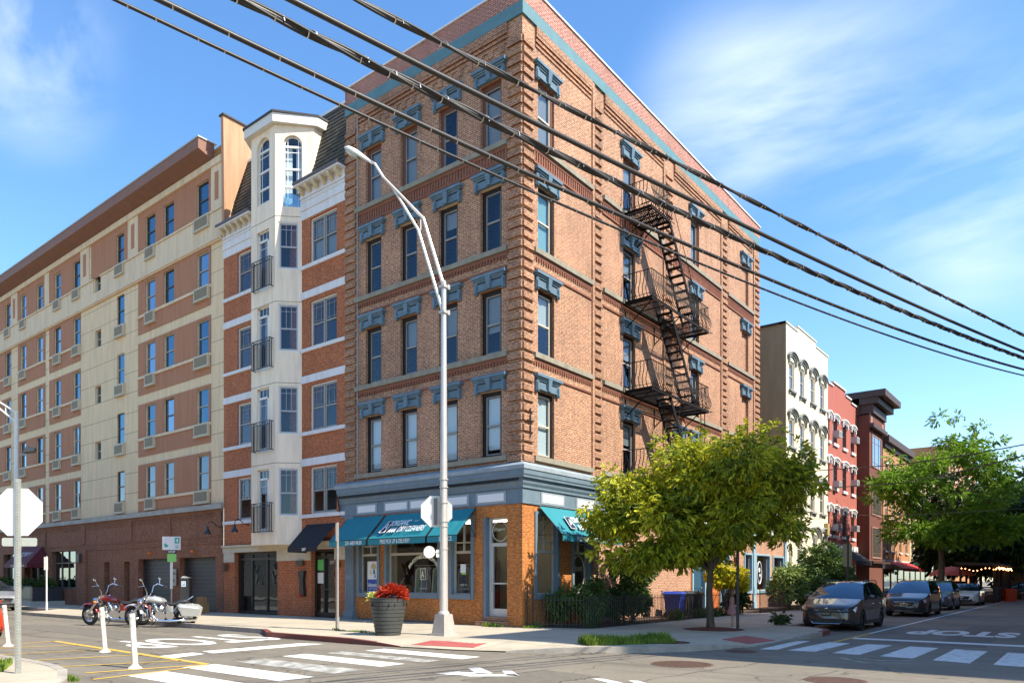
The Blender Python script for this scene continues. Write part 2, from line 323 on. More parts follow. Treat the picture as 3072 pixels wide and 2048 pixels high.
# ---------------- ground ----------------
def asphalt():
    m = bpy.data.materials.new('asphalt'); m.use_nodes = True; t = m.node_tree; b = t.nodes['Principled BSDF']
    g = N(t, 'ShaderNodeNewGeometry')
    def noise(s, det, a, b2, lo, hi, sc3=None):
        n = N(t, 'ShaderNodeTexNoise', i={'Scale': s, 'Detail': det, 'Roughness': .65})
        if sc3:
            mp = N(t, 'ShaderNodeMapping', i={'Scale': sc3}); L(t, g.outputs['Position'], mp.inputs[0]); L(t, mp.outputs[0], n.inputs['Vector'])
        else: L(t, g.outputs['Position'], n.inputs['Vector'])
        r = N(t, 'ShaderNodeMapRange', i={'From Min': a, 'From Max': b2, 'To Min': lo, 'To Max': hi}); L(t, n.outputs[0], r.inputs[0]); return r.outputs[0]
    def mulc(c, f):
        x = N(t, 'ShaderNodeMix', data_type='RGBA', blend_type='MULTIPLY'); x.inputs[0].default_value = 1; L(t, c, x.inputs[6]); L(t, f, x.inputs[7]); return x.outputs[2]
    base = N(t, 'ShaderNodeRGB'); base.outputs[0].default_value = (.19, .165, .125, 1)
    c = mulc(base.outputs[0], noise(.35, 6, .3, .7, .76, 1.16))
    c = mulc(c, noise(38, 2, .3, .7, .80, 1.2)); c = mulc(c, noise(9, 3, .35, .65, .93, 1.06))
    c = mulc(c, noise(1., 5, .5, .72, 1.0, .66, (1.4, .16, 1)))
    v = N(t, 'ShaderNodeTexVoronoi', feature='DISTANCE_TO_EDGE', i={'Scale': .28}); n = N(t, 'ShaderNodeTexNoise', i={'Scale': 1.2, 'Detail': 5.}); L(t, g.outputs['Position'], n.inputs['Vector'])
    ad = N(t, 'ShaderNodeVectorMath', operation='ADD'); L(t, g.outputs['Position'], ad.inputs[0]); L(t, n.outputs['Color'], ad.inputs[1]); L(t, ad.outputs[0], v.inputs['Vector'])
    cr = N(t, 'ShaderNodeMapRange', i={'From Min': .002, 'From Max': .006, 'To Min': .5, 'To Max': 1.}); L(t, v.outputs[0], cr.inputs[0]); c = mulc(c, cr.outputs[0])
    L(t, c, b.inputs['Base Color']); b.inputs['Roughness'].default_value = .85
    n2 = N(t, 'ShaderNodeTexNoise', i={'Scale': 120., 'Detail': 2.}); L(t, g.outputs['Position'], n2.inputs['Vector'])
    bp = N(t, 'ShaderNodeBump', i={'Strength': .5, 'Distance': .01}); L(t, n2.outputs[0], bp.inputs['Height']); L(t, bp.outputs[0], b.inputs['Normal'])
    MATS['asphalt'] = m; return m
ASPH = asphalt()
def concrete():
    m = bpy.data.materials.new('sidewalk_concrete'); m.use_nodes = True; t = m.node_tree; b = t.nodes['Principled BSDF']
    g = N(t, 'ShaderNodeNewGeometry'); k = N(t, 'ShaderNodeTexBrick', offset=0., i={'Scale': 1., 'Mortar Size': .012, 'Brick Width': 1.55, 'Row Height': 1.55, 'Color1': (.47, .405, .30, 1), 'Color2': (.42, .365, .275, 1), 'Mortar': (.2, .18, .15, 1)})
    L(t, g.outputs['Position'], k.inputs['Vector'])
    n = N(t, 'ShaderNodeTexNoise', i={'Scale': .9, 'Detail': 8., 'Roughness': .7}); L(t, g.outputs['Position'], n.inputs['Vector'])
    r = N(t, 'ShaderNodeMapRange', i={'From Min': .3, 'From Max': .7, 'To Min': 1.08, 'To Max': .8}); L(t, n.outputs[0], r.inputs[0])
    x = N(t, 'ShaderNodeMix', data_type='RGBA', blend_type='MULTIPLY'); x.inputs[0].default_value = 1; L(t, k.outputs[0], x.inputs[6]); L(t, r.outputs[0], x.inputs[7])
    n3 = N(t, 'ShaderNodeTexNoise', i={'Scale': 26., 'Detail': 3.}); L(t, g.outputs['Position'], n3.inputs['Vector'])
    r3 = N(t, 'ShaderNodeMapRange', i={'From Min': .3, 'From Max': .7, 'To Min': .93, 'To Max': 1.07}); L(t, n3.outputs[0], r3.inputs[0])
    x2 = N(t, 'ShaderNodeMix', data_type='RGBA', blend_type='MULTIPLY'); x2.inputs[0].default_value = 1; L(t, x.outputs[2], x2.inputs[6]); L(t, r3.outputs[0], x2.inputs[7])
    L(t, x2.outputs[2], b.inputs['Base Color']); b.inputs['Roughness'].default_value = .9
    bp = N(t, 'ShaderNodeBump', i={'Strength': .2, 'Distance': .01}); L(t, n3.outputs[0], bp.inputs['Height']); L(t, bp.outputs[0], b.inputs['Normal'])
    return m
CONC = concrete()
KERB = mat('kerb_concrete', (.40, .36, .30), .9, noise=.35, nscale=2.5, bump=.3, bscale=30)
KRED = mat('kerb_red', (.21, .045, .03), .8, noise=.5, nscale=5, col2=(.12, .05, .04), bump=.3, bscale=30)
ST = lambda o: tag(o, kind='structure')
m = MB(); m.face([(-400, -500, 0), (900, -500, 0), (900, 700, 0), (-400, 700, 0)]); ST(m.build('street', ASPH))
PER = [(-3.3, 70, .14), (-3.3, 28.6, .14), (-4.2, 27.7, .14), (-5.75, 26.2, .14), (-5.75, 6.0, .14), (-6.1, 5.3, .14), (-6.5, 4.6, .14), (-6.5, .9, .14), (-6.48, -.1, .10), (-6.4, -1.0, .025), (-6.1, -2.8, .025), (-5.75, -3.9, .03),
       (-5.15, -4.9, .11), (-4.6, -5.65, .14), (-3.8, -6.6, .14), (-2.8, -7.25, .14), (-1.7, -7.7, .10), (-.7, -7.98, .025), (1.2, -8.02, .025), (2.1, -8.15, .07), (2.9, -8.3, .13), (3.8, -8.36, .14),
       (5.0, -8.25, .14), (5.9, -7.8, .14), (6.35, -7.1, .14), (6.5, -6.7, .14), (7.0, -6.6, .14), (160, -6.6, .14)]
def block(per, inner, far, name, kmats, zi=.14):
    """sidewalk slab: kerb edge of varying height, flat field inside"""
    m = MB(); n = len(per)
    for i in range(n-1):
        m.face([per[i], per[i+1], (inner[i+1][0], inner[i+1][1], zi), (inner[i][0], inner[i][1], zi)])
    m.face([(x, y, zi) for x, y in inner]+[(x, y, zi) for x, y in far])
    ST(m.build(name, CONC))
    for kn, (i0, i1, km) in enumerate(kmats):
        k = MB()
        for i in range(i0, i1):
            a, b = Vector(per[i]), Vector(per[i+1]); t_ = (b-a); t_.z = 0; t_.normalize(); nn = Vector((t_.y, -t_.x, 0))
            if nn.dot(Vector((inner[i][0]-a.x, inner[i][1]-a.y, 0))) < 0: nn = -nn
            w_ = nn*.16; u = Vector((0, 0, .006))
            k.hexa([(a.x, a.y, -.02), (b.x, b.y, -.02), (b.x+w_.x, b.y+w_.y, -.02), (a.x+w_.x, a.y+w_.y, -.02), a+u, b+u, b+w_+u, a+w_+u])
        ST(k.build('kerb', km))
cen = (10, 20)
def inset(per, d):
    r = []
    for i, p in enumerate(per):
        a = Vector(per[max(0, i-1)][:2]); b = Vector(per[min(len(per)-1, i+1)][:2]); t_ = (b-a).normalized(); nn = Vector((t_.y, -t_.x))
        if nn.dot(Vector(cen)-Vector(p[:2])) < 0: nn = -nn
        r.append((p[0]+nn.x*d, p[1]+nn.y*d))
    return r
block(PER, inset(PER, 1.3), [(160, 70)], 'sidewalk', [(0, 2, KERB), (2, 3, KRED), (3, 4, KERB), (4, 9, KRED), (11, 21, KERB), (21, 26, KRED), (26, 27, KERB)])
# corner across the left-hand street, with its kerb
PNW = [(-13.75, 60, .14), (-13.75, 3.0, .14), (-13.72, 1.2, .14), (-13.78, .2, .14), (-13.95, -.7, .14), (-14.3, -1.6, .10), (-14.9, -2.6, .03), (-16, -3.3, .03), (-18, -3.7, .14), (-60, -3.7, .14)]
cen = (-40, 30); block(PNW, inset(PNW, .9), [(-60, 60)], 'sidewalk', [(0, 9, KERB)])
PSE = [(160, -14.6, .14), (4, -14.6, .14), (1.5, -15.2, .14), (.3, -16.4, .14), (0, -18, .14), (0, -60, .14)]
cen = (60, -50); PSE = [(x-6.0 if x < 5 else x, y, z) for x, y, z in PSE]; block(PSE, inset(PSE, .9), [(160, -60)], 'sidewalk', [(0, 5, KERB)])
# ---------------- road paint ----------------
def paint(name, c, wear=.5):
    m = bpy.data.materials.new(name); m.use_nodes = True; t = m.node_tree; b = t.nodes['Principled BSDF']; g = N(t, 'ShaderNodeNewGeometry')
    n = N(t, 'ShaderNodeTexNoise', i={'Scale': 3.2, 'Detail': 8., 'Roughness': .75}); L(t, g.outputs['Position'], n.inputs['Vector'])
    r = N(t, 'ShaderNodeMapRange', i={'From Min': wear, 'From Max': wear+.1}); L(t, n.outputs[0], r.inputs[0])
    x = N(t, 'ShaderNodeMix', data_type='RGBA'); L(t, r.outputs[0], x.inputs[0]); x.inputs[6].default_value = rgb(c); x.inputs[7].default_value = (.24, .23, .2, 1)
    L(t, x.outputs[2], b.inputs['Base Color']); b.inputs['Roughness'].default_value = .75; MATS[name] = m; return m
WH = paint('paint_white', (.70, .69, .64), .60); WH2 = paint('paint_white_worn', (.64, .63, .59), .54); YE = paint('paint_yellow', (.60, .38, .06), .57); WW = paint('paint_white_faint', (.45, .44, .4), .44)
def mark(name, polys, m_, z=.004):
    m = MB()
    for p in polys: m.face([(x, y, z) for x, y in p])
    return ST(m.build(name, m_))
rect = lambda x0, x1, y0, y1: [(x0, y0), (x1, y0), (x1, y1), (x0, y1)]
def strip(a, b, w_):
    d = Vector((b[0]-a[0], b[1]-a[1])).normalized(); n = Vector((-d.y, d.x))*w_/2
    return [(a[0]+n.x, a[1]+n.y), (b[0]+n.x, b[1]+n.y), (b[0]-n.x, b[1]-n.y), (a[0]-n.x, a[1]-n.y)]
mark('crosswalk', [rect(-7.5, -6.88, -4.1, -.97), rect(-9.5, -8.85, -3.77, -.52), rect(-11.95, -11.25, -4.0, -.8), rect(-13.2, -12.45, -3.9, -1.15)], WH)
mark('crosswalk', [rect(-10.75, -10.05, -3.9, -.7), rect(-8.45, -7.95, -3.9, -.7)], WW)
mark('stop_line', [[(-11.35, .9), (-10.3, 1.3), (-10.3, 1.85), (-11.35, 1.6)], [(-10.1, 1.3), (-6.95, 1.3), (-7.2, 2.0), (-10.0, 1.95)]], WH)
mark('crosswalk', [[(-1.31, -8.3), (-1.12, -8.67), (2.0, -8.54), (1.76, -8.23)], [(-1.18, -8.93), (-1.1, -9.55), (1.86, -9.61), (1.93, -9.05)], [(-1.17, -9.95), (-1.25, -10.55), (1.92, -10.62), (1.87, -10.02)],
      [(-1.27, -10.98), (-1.37, -11.66), (1.79, -11.69), (1.84, -11.04)], [(-1.5, -12.05), (-1.7, -12.75), (1.5, -12.75), (1.7, -12.05)], [(-1.7, -13.15), (-1.8, -13.85), (1.3, -13.85), (1.5, -13.15)]], WH2)
mark('stop_line', [[(3.5, -9.25), (4.05, -9.2), (4.0, -14.2), (3.4, -14.2)]], WH)
mark('lane_line', [strip((6.2, -9.15), (110, -9.3), .11)], WH); mark('lane_line', [strip((2.0, -9.15), (6.2, -9.15), .11)], YE)
mark('lane_line', [strip((-2.17, -10.38), (-2.9, -11.05), .07), strip((-2.9, -11.05), (-2.45, -11.8), .07), strip((-1.96, -10.65), (-2.25, -11.2), .07), strip((-2.25, -11.2), (-1.74, -11.8), .07)], WW)
YL = [strip((-11.0, 7.9), (-11.38, -.72), .16), strip((-11.0, 7.9), (-13.2, 7.0), .1), strip((-11.15, 6.05), (-13.2, 6.75), .1), strip((-11.2, 4.2), (-13.6, 4.85), .1), strip((-11.3, 2.25), (-13.6, 2.9), .1), strip((-11.35, .35), (-13.6, 1.2), .1),
      strip((-11.4, -.75), (-13.5, -.3), .12), strip((-11.5, -.95), (-13.8, -1.35), .1)]
mark('hatch_lines', YL, YE, .008)
ar = [[G(*p) for p in q] for q in ([(1310, 2020), (1400, 2026), (1460, 2019), (1375, 2013)], [(1405, 2003), (1440, 2001), (1480, 2019), (1430, 2020)], [(1400, 2028), (1560, 2027), (1545, 2021), (1420, 2022)], [(1505, 2010), (1535, 2011), (1560, 2027), (1520, 2025)], [(1775, 2034), (1810, 2035), (1870, 2047), (1830, 2048)], [(1885, 2040), (1915, 2041), (1940, 2048), (1905, 2048)])]
mark('turn_arrow', ar, WH)
m = MB(); fit_text(m, 'STOP', (-8.5, 5.0, -.002), (-1, 0, 0), (0, -1, 0), 4.0, 3.0, bold=.015); ST(m.build('stop_lettering', WH))
m = MB(); fit_text(m, 'STOP', (7.95, -11.45, -.002), (0, 1, 0), (-1, 0, 0), 2.95, 2.7, bold=.05); ST(m.build('stop_lettering', WH2))
TACT = mat('tactile_red', (.42, .10, .085), .75, noise=.25, nscale=4)
def pad(pts):
    m = MB(); m.hexa([(x, y, z-.02) for x, y, z in pts]+[(x, y, z+.004) for x, y, z in pts]); a, b, c, d = [Vector(p) for p in pts]
    for i in range(1, 9):
        for j in range(1, 14):
            p = (a*(1-i/9)+d*(i/9))*(1-j/14)+(b*(1-i/9)+c*(i/9))*(j/14); m.lathe((p.x, p.y, p.z+.004), [(.02, 0), (.012, .006)], 6)
    ST(m.build('tactile_paving', TACT))
pad([(-6.1, -1.1, .052), (-5.35, -1.1, .112), (-5.05, -2.75, .112), (-5.75, -2.9, .06)]); pad([(-.5, -7.75, .06), (-.4, -7.0, .128), (1.15, -7.0, .128), (1.1, -7.85, .052)])
IRON = mat('cast_iron', (.16, .09, .06), .7, noise=.5, nscale=14, bump=.8, bscale=60)
def cover(x, y, r, z, label):
    m = MB(); m.lathe((x, y, z), [(r, -.01), (r, .006), (r*.93, .007), (r*.92, .003)], 32)
    n = int(r/.05)
    for i in range(-n, n+1):
        for j in range(-n, n+1):
            if i*i+j*j < (n-.5)**2: m.box(x+i*.05-.016, x+i*.05+.016, y+j*.05-.016, y+j*.05+.016, z+.002, z+.008)
    tag(m.build('manhole_cover', IRON), label, 'manhole cover', 'manhole covers')
cover(-5.45, -8.2, .62, 0, 'round patterned manhole cover in the road, directly below the tree'); cover(-6.1, -11.3, .5, 0, 'dark round manhole cover at the bottom edge of the road on the right')
cover(-2.35, -6.4, .52, .142, 'rusty round cover set in the sidewalk at the end of the grass strip'); cover(-2.1, -8.15, .38, 0, 'faint small round cover in the gutter near the red ramp')
SOIL = mat('soil', (.07, .045, .03), .95, noise=.4, nscale=8, bump=.8, bscale=30)
m = MB(); m.face([(.85, -2.15, .15), (13.2, -2.15, .15), (13.2, -.02, .15), (.3, -.02, .15)]); m.face([(15.3, -2.3, .15), (35, -2.3, .15), (35, -.1, .15), (15.3, -.02, .15)]); ST(m.build('garden_bed', SOIL))
m = MB(); m.lathe((3.0, -5.3, .144), [(.95, 0), (.6, .035), (.2, .06)], 18); ST(m.build('mulch_pit', mat('mulch_red', (.16, .035, .02), .95, noise=.4, nscale=20, bump=1, bscale=60)))

# repairs, tar seams, stains
def patch(name, pts, c, z, ns=.25, r=.9): m = MB(); m.face([(x, y, z) for x, y in pts]); ST(m.build(name, mat(name+'_%d' % int(c[0]*1000), c, r, noise=ns, nscale=5, bump=.4, bscale=90)))
patch('road_patch', [(-10.2, -7.6), (-8.1, -7.9), (-7.9, -6.6), (-10.0, -6.3)], (.165, .145, .112), .0015)
patch('road_patch', [(-9.6, 6.5), (-8.2, 6.5), (-8.1, 16), (-9.5, 16)], (.17, .15, .118), .0015); patch('road_patch', [(2.5, -12.6), (12.5, -12.4), (12.5, -11.2), (2.5, -11.4)], (.155, .14, .112), .0015)
patch('road_patch', [(-6.9, 5.5), (-5.9, 5.5), (-5.9, 20), (-6.9, 20)], (.18, .16, .125), .0015); patch('road_patch', [(-15.5, -10.5), (-12.3, -9.2), (-12.6, -8.3), (-16, -9.5)], (.175, .155, .12), .0015)
rnd = random.Random(31); m = MB()
for (a, b) in (((-13.5, -4.6), (-5.6, -4.9)), ((-10.2, -7.6), (-8.1, -7.9)), ((-7.9, -6.6), (-10, -6.3)), ((-12.2, 3), (-7, 4.4)), ((-9.6, 6.5), (-9.5, 16)), ((-8.2, 6.5), (-8.1, 16)), ((3, -10.3), (20, -10.6)), ((-6.5, -10.8), (3, -11.6)), ((-13, -8), (-4, -9.4)), ((-11, 1), (-12.5, 6))):
    n = 26; p = [(a[0]+(b[0]-a[0])*i/n+rnd.gauss(0, .035), a[1]+(b[1]-a[1])*i/n+rnd.gauss(0, .035)) for i in range(n+1)]
    for i in range(n):
        if rnd.random() < .88: m.face([(x, y, .0028) for x, y in strip(p[i], p[i+1], rnd.uniform(.012, .035))])
ST(m.build('tar_seams', mat('tar', (.06, .055, .05), .6)))
m = MB()
for _ in range(46):
    x, y = rnd.choice(((-10, 4), (-9, -6), (4, -11), (12, -11), (-12, -6), (-7.3, 9))); x += rnd.gauss(0, 2.2); y += rnd.gauss(0, 1.4); r = rnd.uniform(.04, .16); m.face([(x+r*rnd.uniform(.7, 1.2)*math.cos(k*.7), y+r*rnd.uniform(.7, 1.2)*math.sin(k*.7), .0022+_*.00001) for k in range(9)])
ST(m.build('oil_spots', mat('oil', (.11, .10, .085), .7)))
m = MB()
for _ in range(70):
    f = rnd.random(); x, y = rnd.choice(((-5.95+rnd.gauss(0, .05), 7+rnd.uniform(0, 30)), (-6.66+rnd.gauss(0, .05), rnd.uniform(.8, 4.4)))); s = rnd.uniform(.01, .03); a = rnd.uniform(0, 6); m.face([(x+s*math.cos(a+k*1.57), y+s*math.sin(a+k*1.57), .012) for k in range(4)])
tag(m.build('gutter_grit', mat('grit', (.16, .10, .05), .9)), 'brown grit and leaves lying along the left hand kerb', 'litter', kind='stuff')
# ---------------- corner building ----------------
BR = brick('brick_corner', (.48, .205, .095), (.32, .125, .06), (.58, .45, .32), dirt=.28)
BRQ = brick('brick_quoin', (.42, .18, .085), (.29, .11, .055), (.54, .40, .27), dirt=.35)
BRO = brick('brick_orange', (.66, .20, .022), (.50, .14, .018), (.42, .24, .11), dirt=.35)
BRP = brick('brick_parapet', (.42, .12, .07), (.32, .085, .055), (.52, .44, .38), dirt=.2)
BRD = mat('brick_ornament', (.26, .10, .06), .9, noise=.3, nscale=8)
STONE = stucco('sill_stone', (.27, .245, .185), streak=.3)
TEALB = mat('teal_band', (.10, .215, .24), .6, noise=.2, nscale=2)
BLUE = mat('blue_trim', (.15, .205, .245), .5, noise=.2, nscale=3); BLUE2 = mat('blue_hood', (.13, .205, .26), .55, noise=.35, nscale=3)
LEAD = mat('lead_top', (.30, .35, .38), .6, noise=.25, nscale=2)
WHT = mat('white_paint', (.70, .70, .68), .55); SIGNW = mat('white_panel', (.75, .74, .73), .4); GREYF = mat('grey_frame', (.30, .31, .30), .5)
BLK = mat('black_paint', (.02, .018, .017), .4); DBR = mat('dark_brown_frame', (.018, .011, .009), .5, spec=.3); RBR = mat('red_brown_frame', (.14, .055, .035), .5)
ALU = mat('aluminium_frame', (.42, .42, .40), .35, metal=.4); STORM = mat('storm_frame', (.28, .26, .23), .4); RAILM = mat('fire_escape_iron', (.009, .006, .006), .75, spec=.25, noise=.3, nscale=6)
CURT = mat('curtain', (.36, .34, .32), .9, noise=.2, nscale=5, stretch=(8, 8, .3)); BLT = mat('blind_teal', (.30, .50, .48), .6); BLIV = mat('blind_ivory', (.62, .60, .52), .7)
CB = thing('corner_building', 'tall brown brick corner building with blue window hoods and a fire escape', 'building', (0, 0, .14))
Fl, Fr = FL(0), FR(0)
LW = [(.88, 1.81), (2.86, 3.78), (4.87, 5.77), (6.82, 7.73)]
SILL = [5.85, 9.3, 12.8, 16.33]; TOPW = [8.07, 11.5, 14.97, 18.52]
RW = [(.86, 1.82), (6.6, 7.6), (12.88, 13.8)]
RW2 = [(11.15, 12.0)]
XB, YB, ZT = 21.73, 8.91, 21.33
h = [(a, b, s, t_) for a, b in LW for s, t_ in zip(SILL, TOPW)]
shopL = [(6.9, 8.22, 1.02, 3.95), (3.68, 6.62, 1.02, 3.95), (2.08, 3.26, 1.02, 3.95), (.64, 1.71, .30, 3.82)]
bricked = [(19.2, 20.15, s, t_) for s, t_ in zip(SILL, TOPW)]
hr = [(a, b, s, t_) for a, b in RW for s, t_ in zip(SILL, TOPW)]+[(RW2[0][0], RW2[0][1], 5.85, 8.07)]
W = MB(); wall(W, Fl, 0, YB, 4.5, ZT, h); k = MB(); wall(k, Fr, 0, XB, 4.5, ZT, hr+bricked)
for a, b, c, d in bricked: k.fq(Fr, a, b, c, d, -.14)
k.face([(XB, 0, 4.), (XB, YB+4, 4.), (XB, YB+4, ZT), (XB, 0, ZT)]); k.face([(0, YB, 0), (XB, YB, 0), (XB, YB, ZT), (0, YB, ZT)]); k.face([(.01, .01, 20.4), (XB, .01, 20.4), (XB, YB, 20.4), (.01, YB, 20.4)])
W.v, W.f, W.m = W.v+k.v, W.f+[tuple(i+len(W.v) for i in f) for f in k.f], W.m+k.m
W.build('wall', BR, CB)
# parapet cladding, band, coping
m = MB(); m.fbox(Fl, -.05, YB, 20.64, 21.30, 0, .05); m.fbox(Fr, 0, XB+.05, 20.64, 21.30, 0, .05); m.build('parapet', BRP, CB)
m = MB(); m.fbox(Fl, -.07, YB, 20.22, 20.64, 0, .07); m.fbox(Fr, 0, XB+.07, 20.22, 20.64, 0, .07); m.build('teal_band', TEALB, CB)
m = MB(); m.fbox(Fl, -.1, YB+.1, 21.30, 21.36, -.35, .1); m.fbox(Fr, .0, XB+.1, 21.30, 21.36, -.35, .1); m.box(.5, 1.1, YB-.6, YB-.1, 21.3, 21.9); m.build('coping', mat('white_coping', (.68, .70, .72), .5), CB)
# brick corbel panels at the top
m = MB()
for F, spans in ((Fl, [(.6, 8.25)]), (Fr, [(.7, 4.2), (5.12, 10.1), (11.1, 16.4), (17.3, 20.7)])):
    for a, b in spans:
        for q, zz in enumerate((19.86, 19.70, 19.54)): m.fbox(F, a, b, zz, zz+.09, 0, .075-.02*q)
        m.fbox(F, a, b, 19.96, 20.2, 0, .085)
    if F is Fl:
        for q in range(16):
            s = .75+q*.47; m.fbox(F, s, s+.22, 19.3, 19.54, 0, .04)
m.build('corbel_table', BRQ, CB)
# quoins
def quoins(F, s0, s1, z0=5.6, z1=19.9, side=0, dd=.075):
    m = MB(); z = z0; i = 0
    while z < z1-.3:
        a, b = s0, s1
        m.hexa([F(a, z, 0), F(b, z, 0), F(b, z, dd), F(a, z, dd), F(a, z+.25, 0), F(b, z+.25, 0), F(b, z+.19, dd), F(a, z+.19, dd)]); z += .335; i += 1
    m.build('quoin_strip', BRQ, CB)
quoins(Fl, 0, .58); quoins(Fl, 8.29, 8.91); quoins(Fr, 0, .56)
for a, b in ((4.4, 4.92), (10.2, 10.95), (16.5, 17.12), (21.0, 21.73)):
    quoins(Fr, a, b); m = MB(); m.fbox(Fr, a-.16, a, 5.5, 20.2, 0, .06); m.build('pilaster', BR, CB)
# sill courses + dentil courses
def course(F, a, b, z, tall):
    m = MB(); m.fbox(F, a, b, z-.18, z-.01, -.02, .13); m.build('sill_course', STONE, CB)
    if z < 6: return
    m = MB(); n = int((b-a)/.135); m.fbox(F, a, b, z-.30, z-.185, 0, .055)
    for i in range(n):
        s = a+(b-a)*(i+.15)/n
        if tall: m.fbox(F, s, s+.075, z-.62, z-.30, 0, .04)
        else: m.fbox(F, s, s+.075, z-.41, z-.30, 0, .05)
    m.fbox(F, a, b, z-.70, z-.63, 0, .05); m.build('dentil_course', BRD, CB)
for s in SILL:
    course(Fl, .6, 8.27, s, s > 16)
    for a, b in ((.58, 4.22), (5.0, 10.02), (11.05, 16.3), (17.15, 20.85)): course(Fr, a, b, s, s > 16)
# window hoods
def hood(F, a, b, zt):
    c = (a+b)/2; m = MB(); z = zt
    m.fbox(F, a-.27, b+.27, z+.43, z+.53, 0, .20); m.fbox(F, a-.22, b+.22, z+.37, z+.43, 0, .15); m.fbox(F, a-.16, b+.16, z+.31, z+.37, 0, .11)
    m.fbox(F, a-.10, b+.10, z+.04, z+.27, 0, .08); m.fbox(F, a-.10, b+.10, z+.02, z+.06, 0, .11)
    m.hexa([F(c-.07, z+.03, 0), F(c+.07, z+.03, 0), F(c+.07, z+.03, .16), F(c-.07, z+.03, .16), F(c-.11, z+.42, 0), F(c+.11, z+.42, 0), F(c+.11, z+.42, .2), F(c-.11, z+.42, .2)])
    for s in (a-.13, b+.13):
        m.fbox(F, s-.07, s+.07, z-.06, z+.31, 0, .10); m.fbox(F, s-.045, s+.045, z-.02, z+.24, 0, .135)
    m.build('window_hood', BLUE2, CB)
bl = [.95, .95, .96, .9, 0, .5, .45, .62, 0, 0, .3, 0, .75, .9, .4, .3]
i = 0
for j, (s, t_) in enumerate(zip(SILL, TOPW)):
    for (a, b) in LW[::-1]:
        fr = RBR if j == 3 else DBR
        window(CB, Fl, a, b, s, t_, STORM, d=-.15, fw=.04, cw=.14, casing=fr, blind=bl[i] if j != 3 else [.96, .95, 0, .9][i % 4], blindm=MATS['blind_white'] if j == 0 else CURT); hood(Fl, a, b, t_); i += 1
    for q, (a, b) in enumerate(RW):
        fr = RBR if j == 3 else DBR
        window(CB, Fr, a, b, s, t_, mat('ivory_sash', (.50, .46, .38), .5) if q == 0 else STORM, d=-.12, fw=.05, cw=.11, casing=fr, blind=[.97, .5, .95, .9][j] if q != 1 else .4, blindm=[MATS['blind_white'], BLIV, BLT, CURT][j] if q == 0 else CURT); hood(Fr, a, b, t_)
    hood(Fr, 19.2, 20.15, t_)
window(CB, Fr, 11.15, 12.0, 5.85, 8.07, STORM, d=-.12, cw=.11, casing=DBR); hood(Fr, 11.15, 12.0, 8.07)
m = MB(); m.tube([(-.08, 8.13, 5.6), (-.08, 8.13, 20.2)], .022, 5); m.build('conduit', GREYF, CB)
m = MB(); m.tube([(.3, -.11, 6.4), (.3, -.11, 7.35)], .022, 5); m.tube([(.12, -.11, 6.95), (.48, -.11, 6.95)], .02, 5); m.build('wall_anchor', BLK, CB)
# ---- storefront level ----
m = MB(); wall(m, Fl, 0, YB, .0, 4.5, shopL, rev=.35)
shopR = [(.66, 2.1, 1.05, 4.0), (2.9, 4.2, 1.05, 4.0), (12.95, 14.5, .2, 3.4), (16.2, 17.5, .2, 3.5), (19.5, 20.7, .95, 3.15), (21.2, 23.5, .95, 3.15), (24.0, 25.9, 1.35, 3.1)]
wall(m, Fr, 0, 17.6, 0, 4.5, shopR[:4], rev=.35); m.face([(26.35, 0, 0), (26.35, 5, 0), (26.35, 5, 5.3), (26.35, 0, 5.3)]); m.face([(XB, 0, 5.2), (26.35, 0, 5.2), (26.35, 5, 5.2), (XB, 5, 5.2)])
m.face([(XB, 0, 4.5), (26.35, 0, 4.5), (26.35, 0, 5.3), (XB, 0, 5.3)])
m.build('shopfront_wall', BRO, CB)
m = MB(); m.fbox(Fl, 3.2, YB, 0.0, .2, 0, .03); m.build('base_course', mat('grime_base', (.16, .13, .12), .9, noise=.4, nscale=3), CB)
RS = brick('brick_pink', (.52, .25, .14), (.40, .18, .10), (.55, .42, .32), dirt=.2)
m = MB(); m.fbox(Fr, 4.35, 12.8, .1, 4.15, 0, .012); m.build('painted_wall', RS, CB)
m = MB(); wall(m, Fr, 17.6, 26.35, 0, 4.5, shopR[4:], rev=.35); m.build('shopfront_wall', RS, CB)
m = MB(); m.fbox(Fr, 14.72, 16.0, .1, 4.1, 0, .014); m.build('painted_wall', mat('orange_paint', (.62, .17, .05), .7, noise=.15, nscale=3), CB)
# cornice: stepped profile along both fronts, mitred at the corner
PR = [(0, 4.21), (.05, 4.21), (.05, 4.26), (.04, 4.27), (.04, 4.71), (.09, 4.72), (.09, 4.79), (.14, 4.87), (.15, 4.93), (.14, 4.94), (.14, 5.03), (.23, 5.04), (.23, 5.10), (.26, 5.14), (.26, 5.30)]
PT = [(.26, 5.30), (.29, 5.31), (.29, 5.44), (.22, 5.47), (0, 5.60)]
def cornice(prof, name, mt, yl, xr):
    m = MB(); n = len(prof)
    vs = [(-d, yl, z) for d, z in prof]+[(-d, -d, z) for d, z in prof]+[(xr, -d, z) for d, z in prof]
    fs = [(i, i+1, n+i+1, n+i) for i in range(n-1)]+[(n+i, n+i+1, 2*n+i+1, 2*n+i) for i in range(n-1)]+[tuple(range(n)), tuple(range(2*n, 3*n))]
    m.raw(vs, fs); m.build(name, mt, CB)
cornice(PR, 'storefront_cornice', BLUE, 9.2, 26.7); cornice(PT, 'cornice_flashing', LEAD, 9.3, 27.0)
m = MB()
for i in range(95):
    s = .05+i*.096; m.fbox(Fl, s, s+.055, 4.95, 5.035, .14, .21)
m.build('cornice_dentils', BLK, CB)
def panel(F, a, b, z0=4.33, z1=4.59):
    m = MB(); m.fbox(F, a-.09, b+.09, z0-.07, z1+.07, .04, .065); m.slot(1).fbox(F, a, b, z0, z1, .06, .072); m.build('frieze_panel', [mat('panel_frame', (.28, .32, .34), .6), SIGNW], CB)
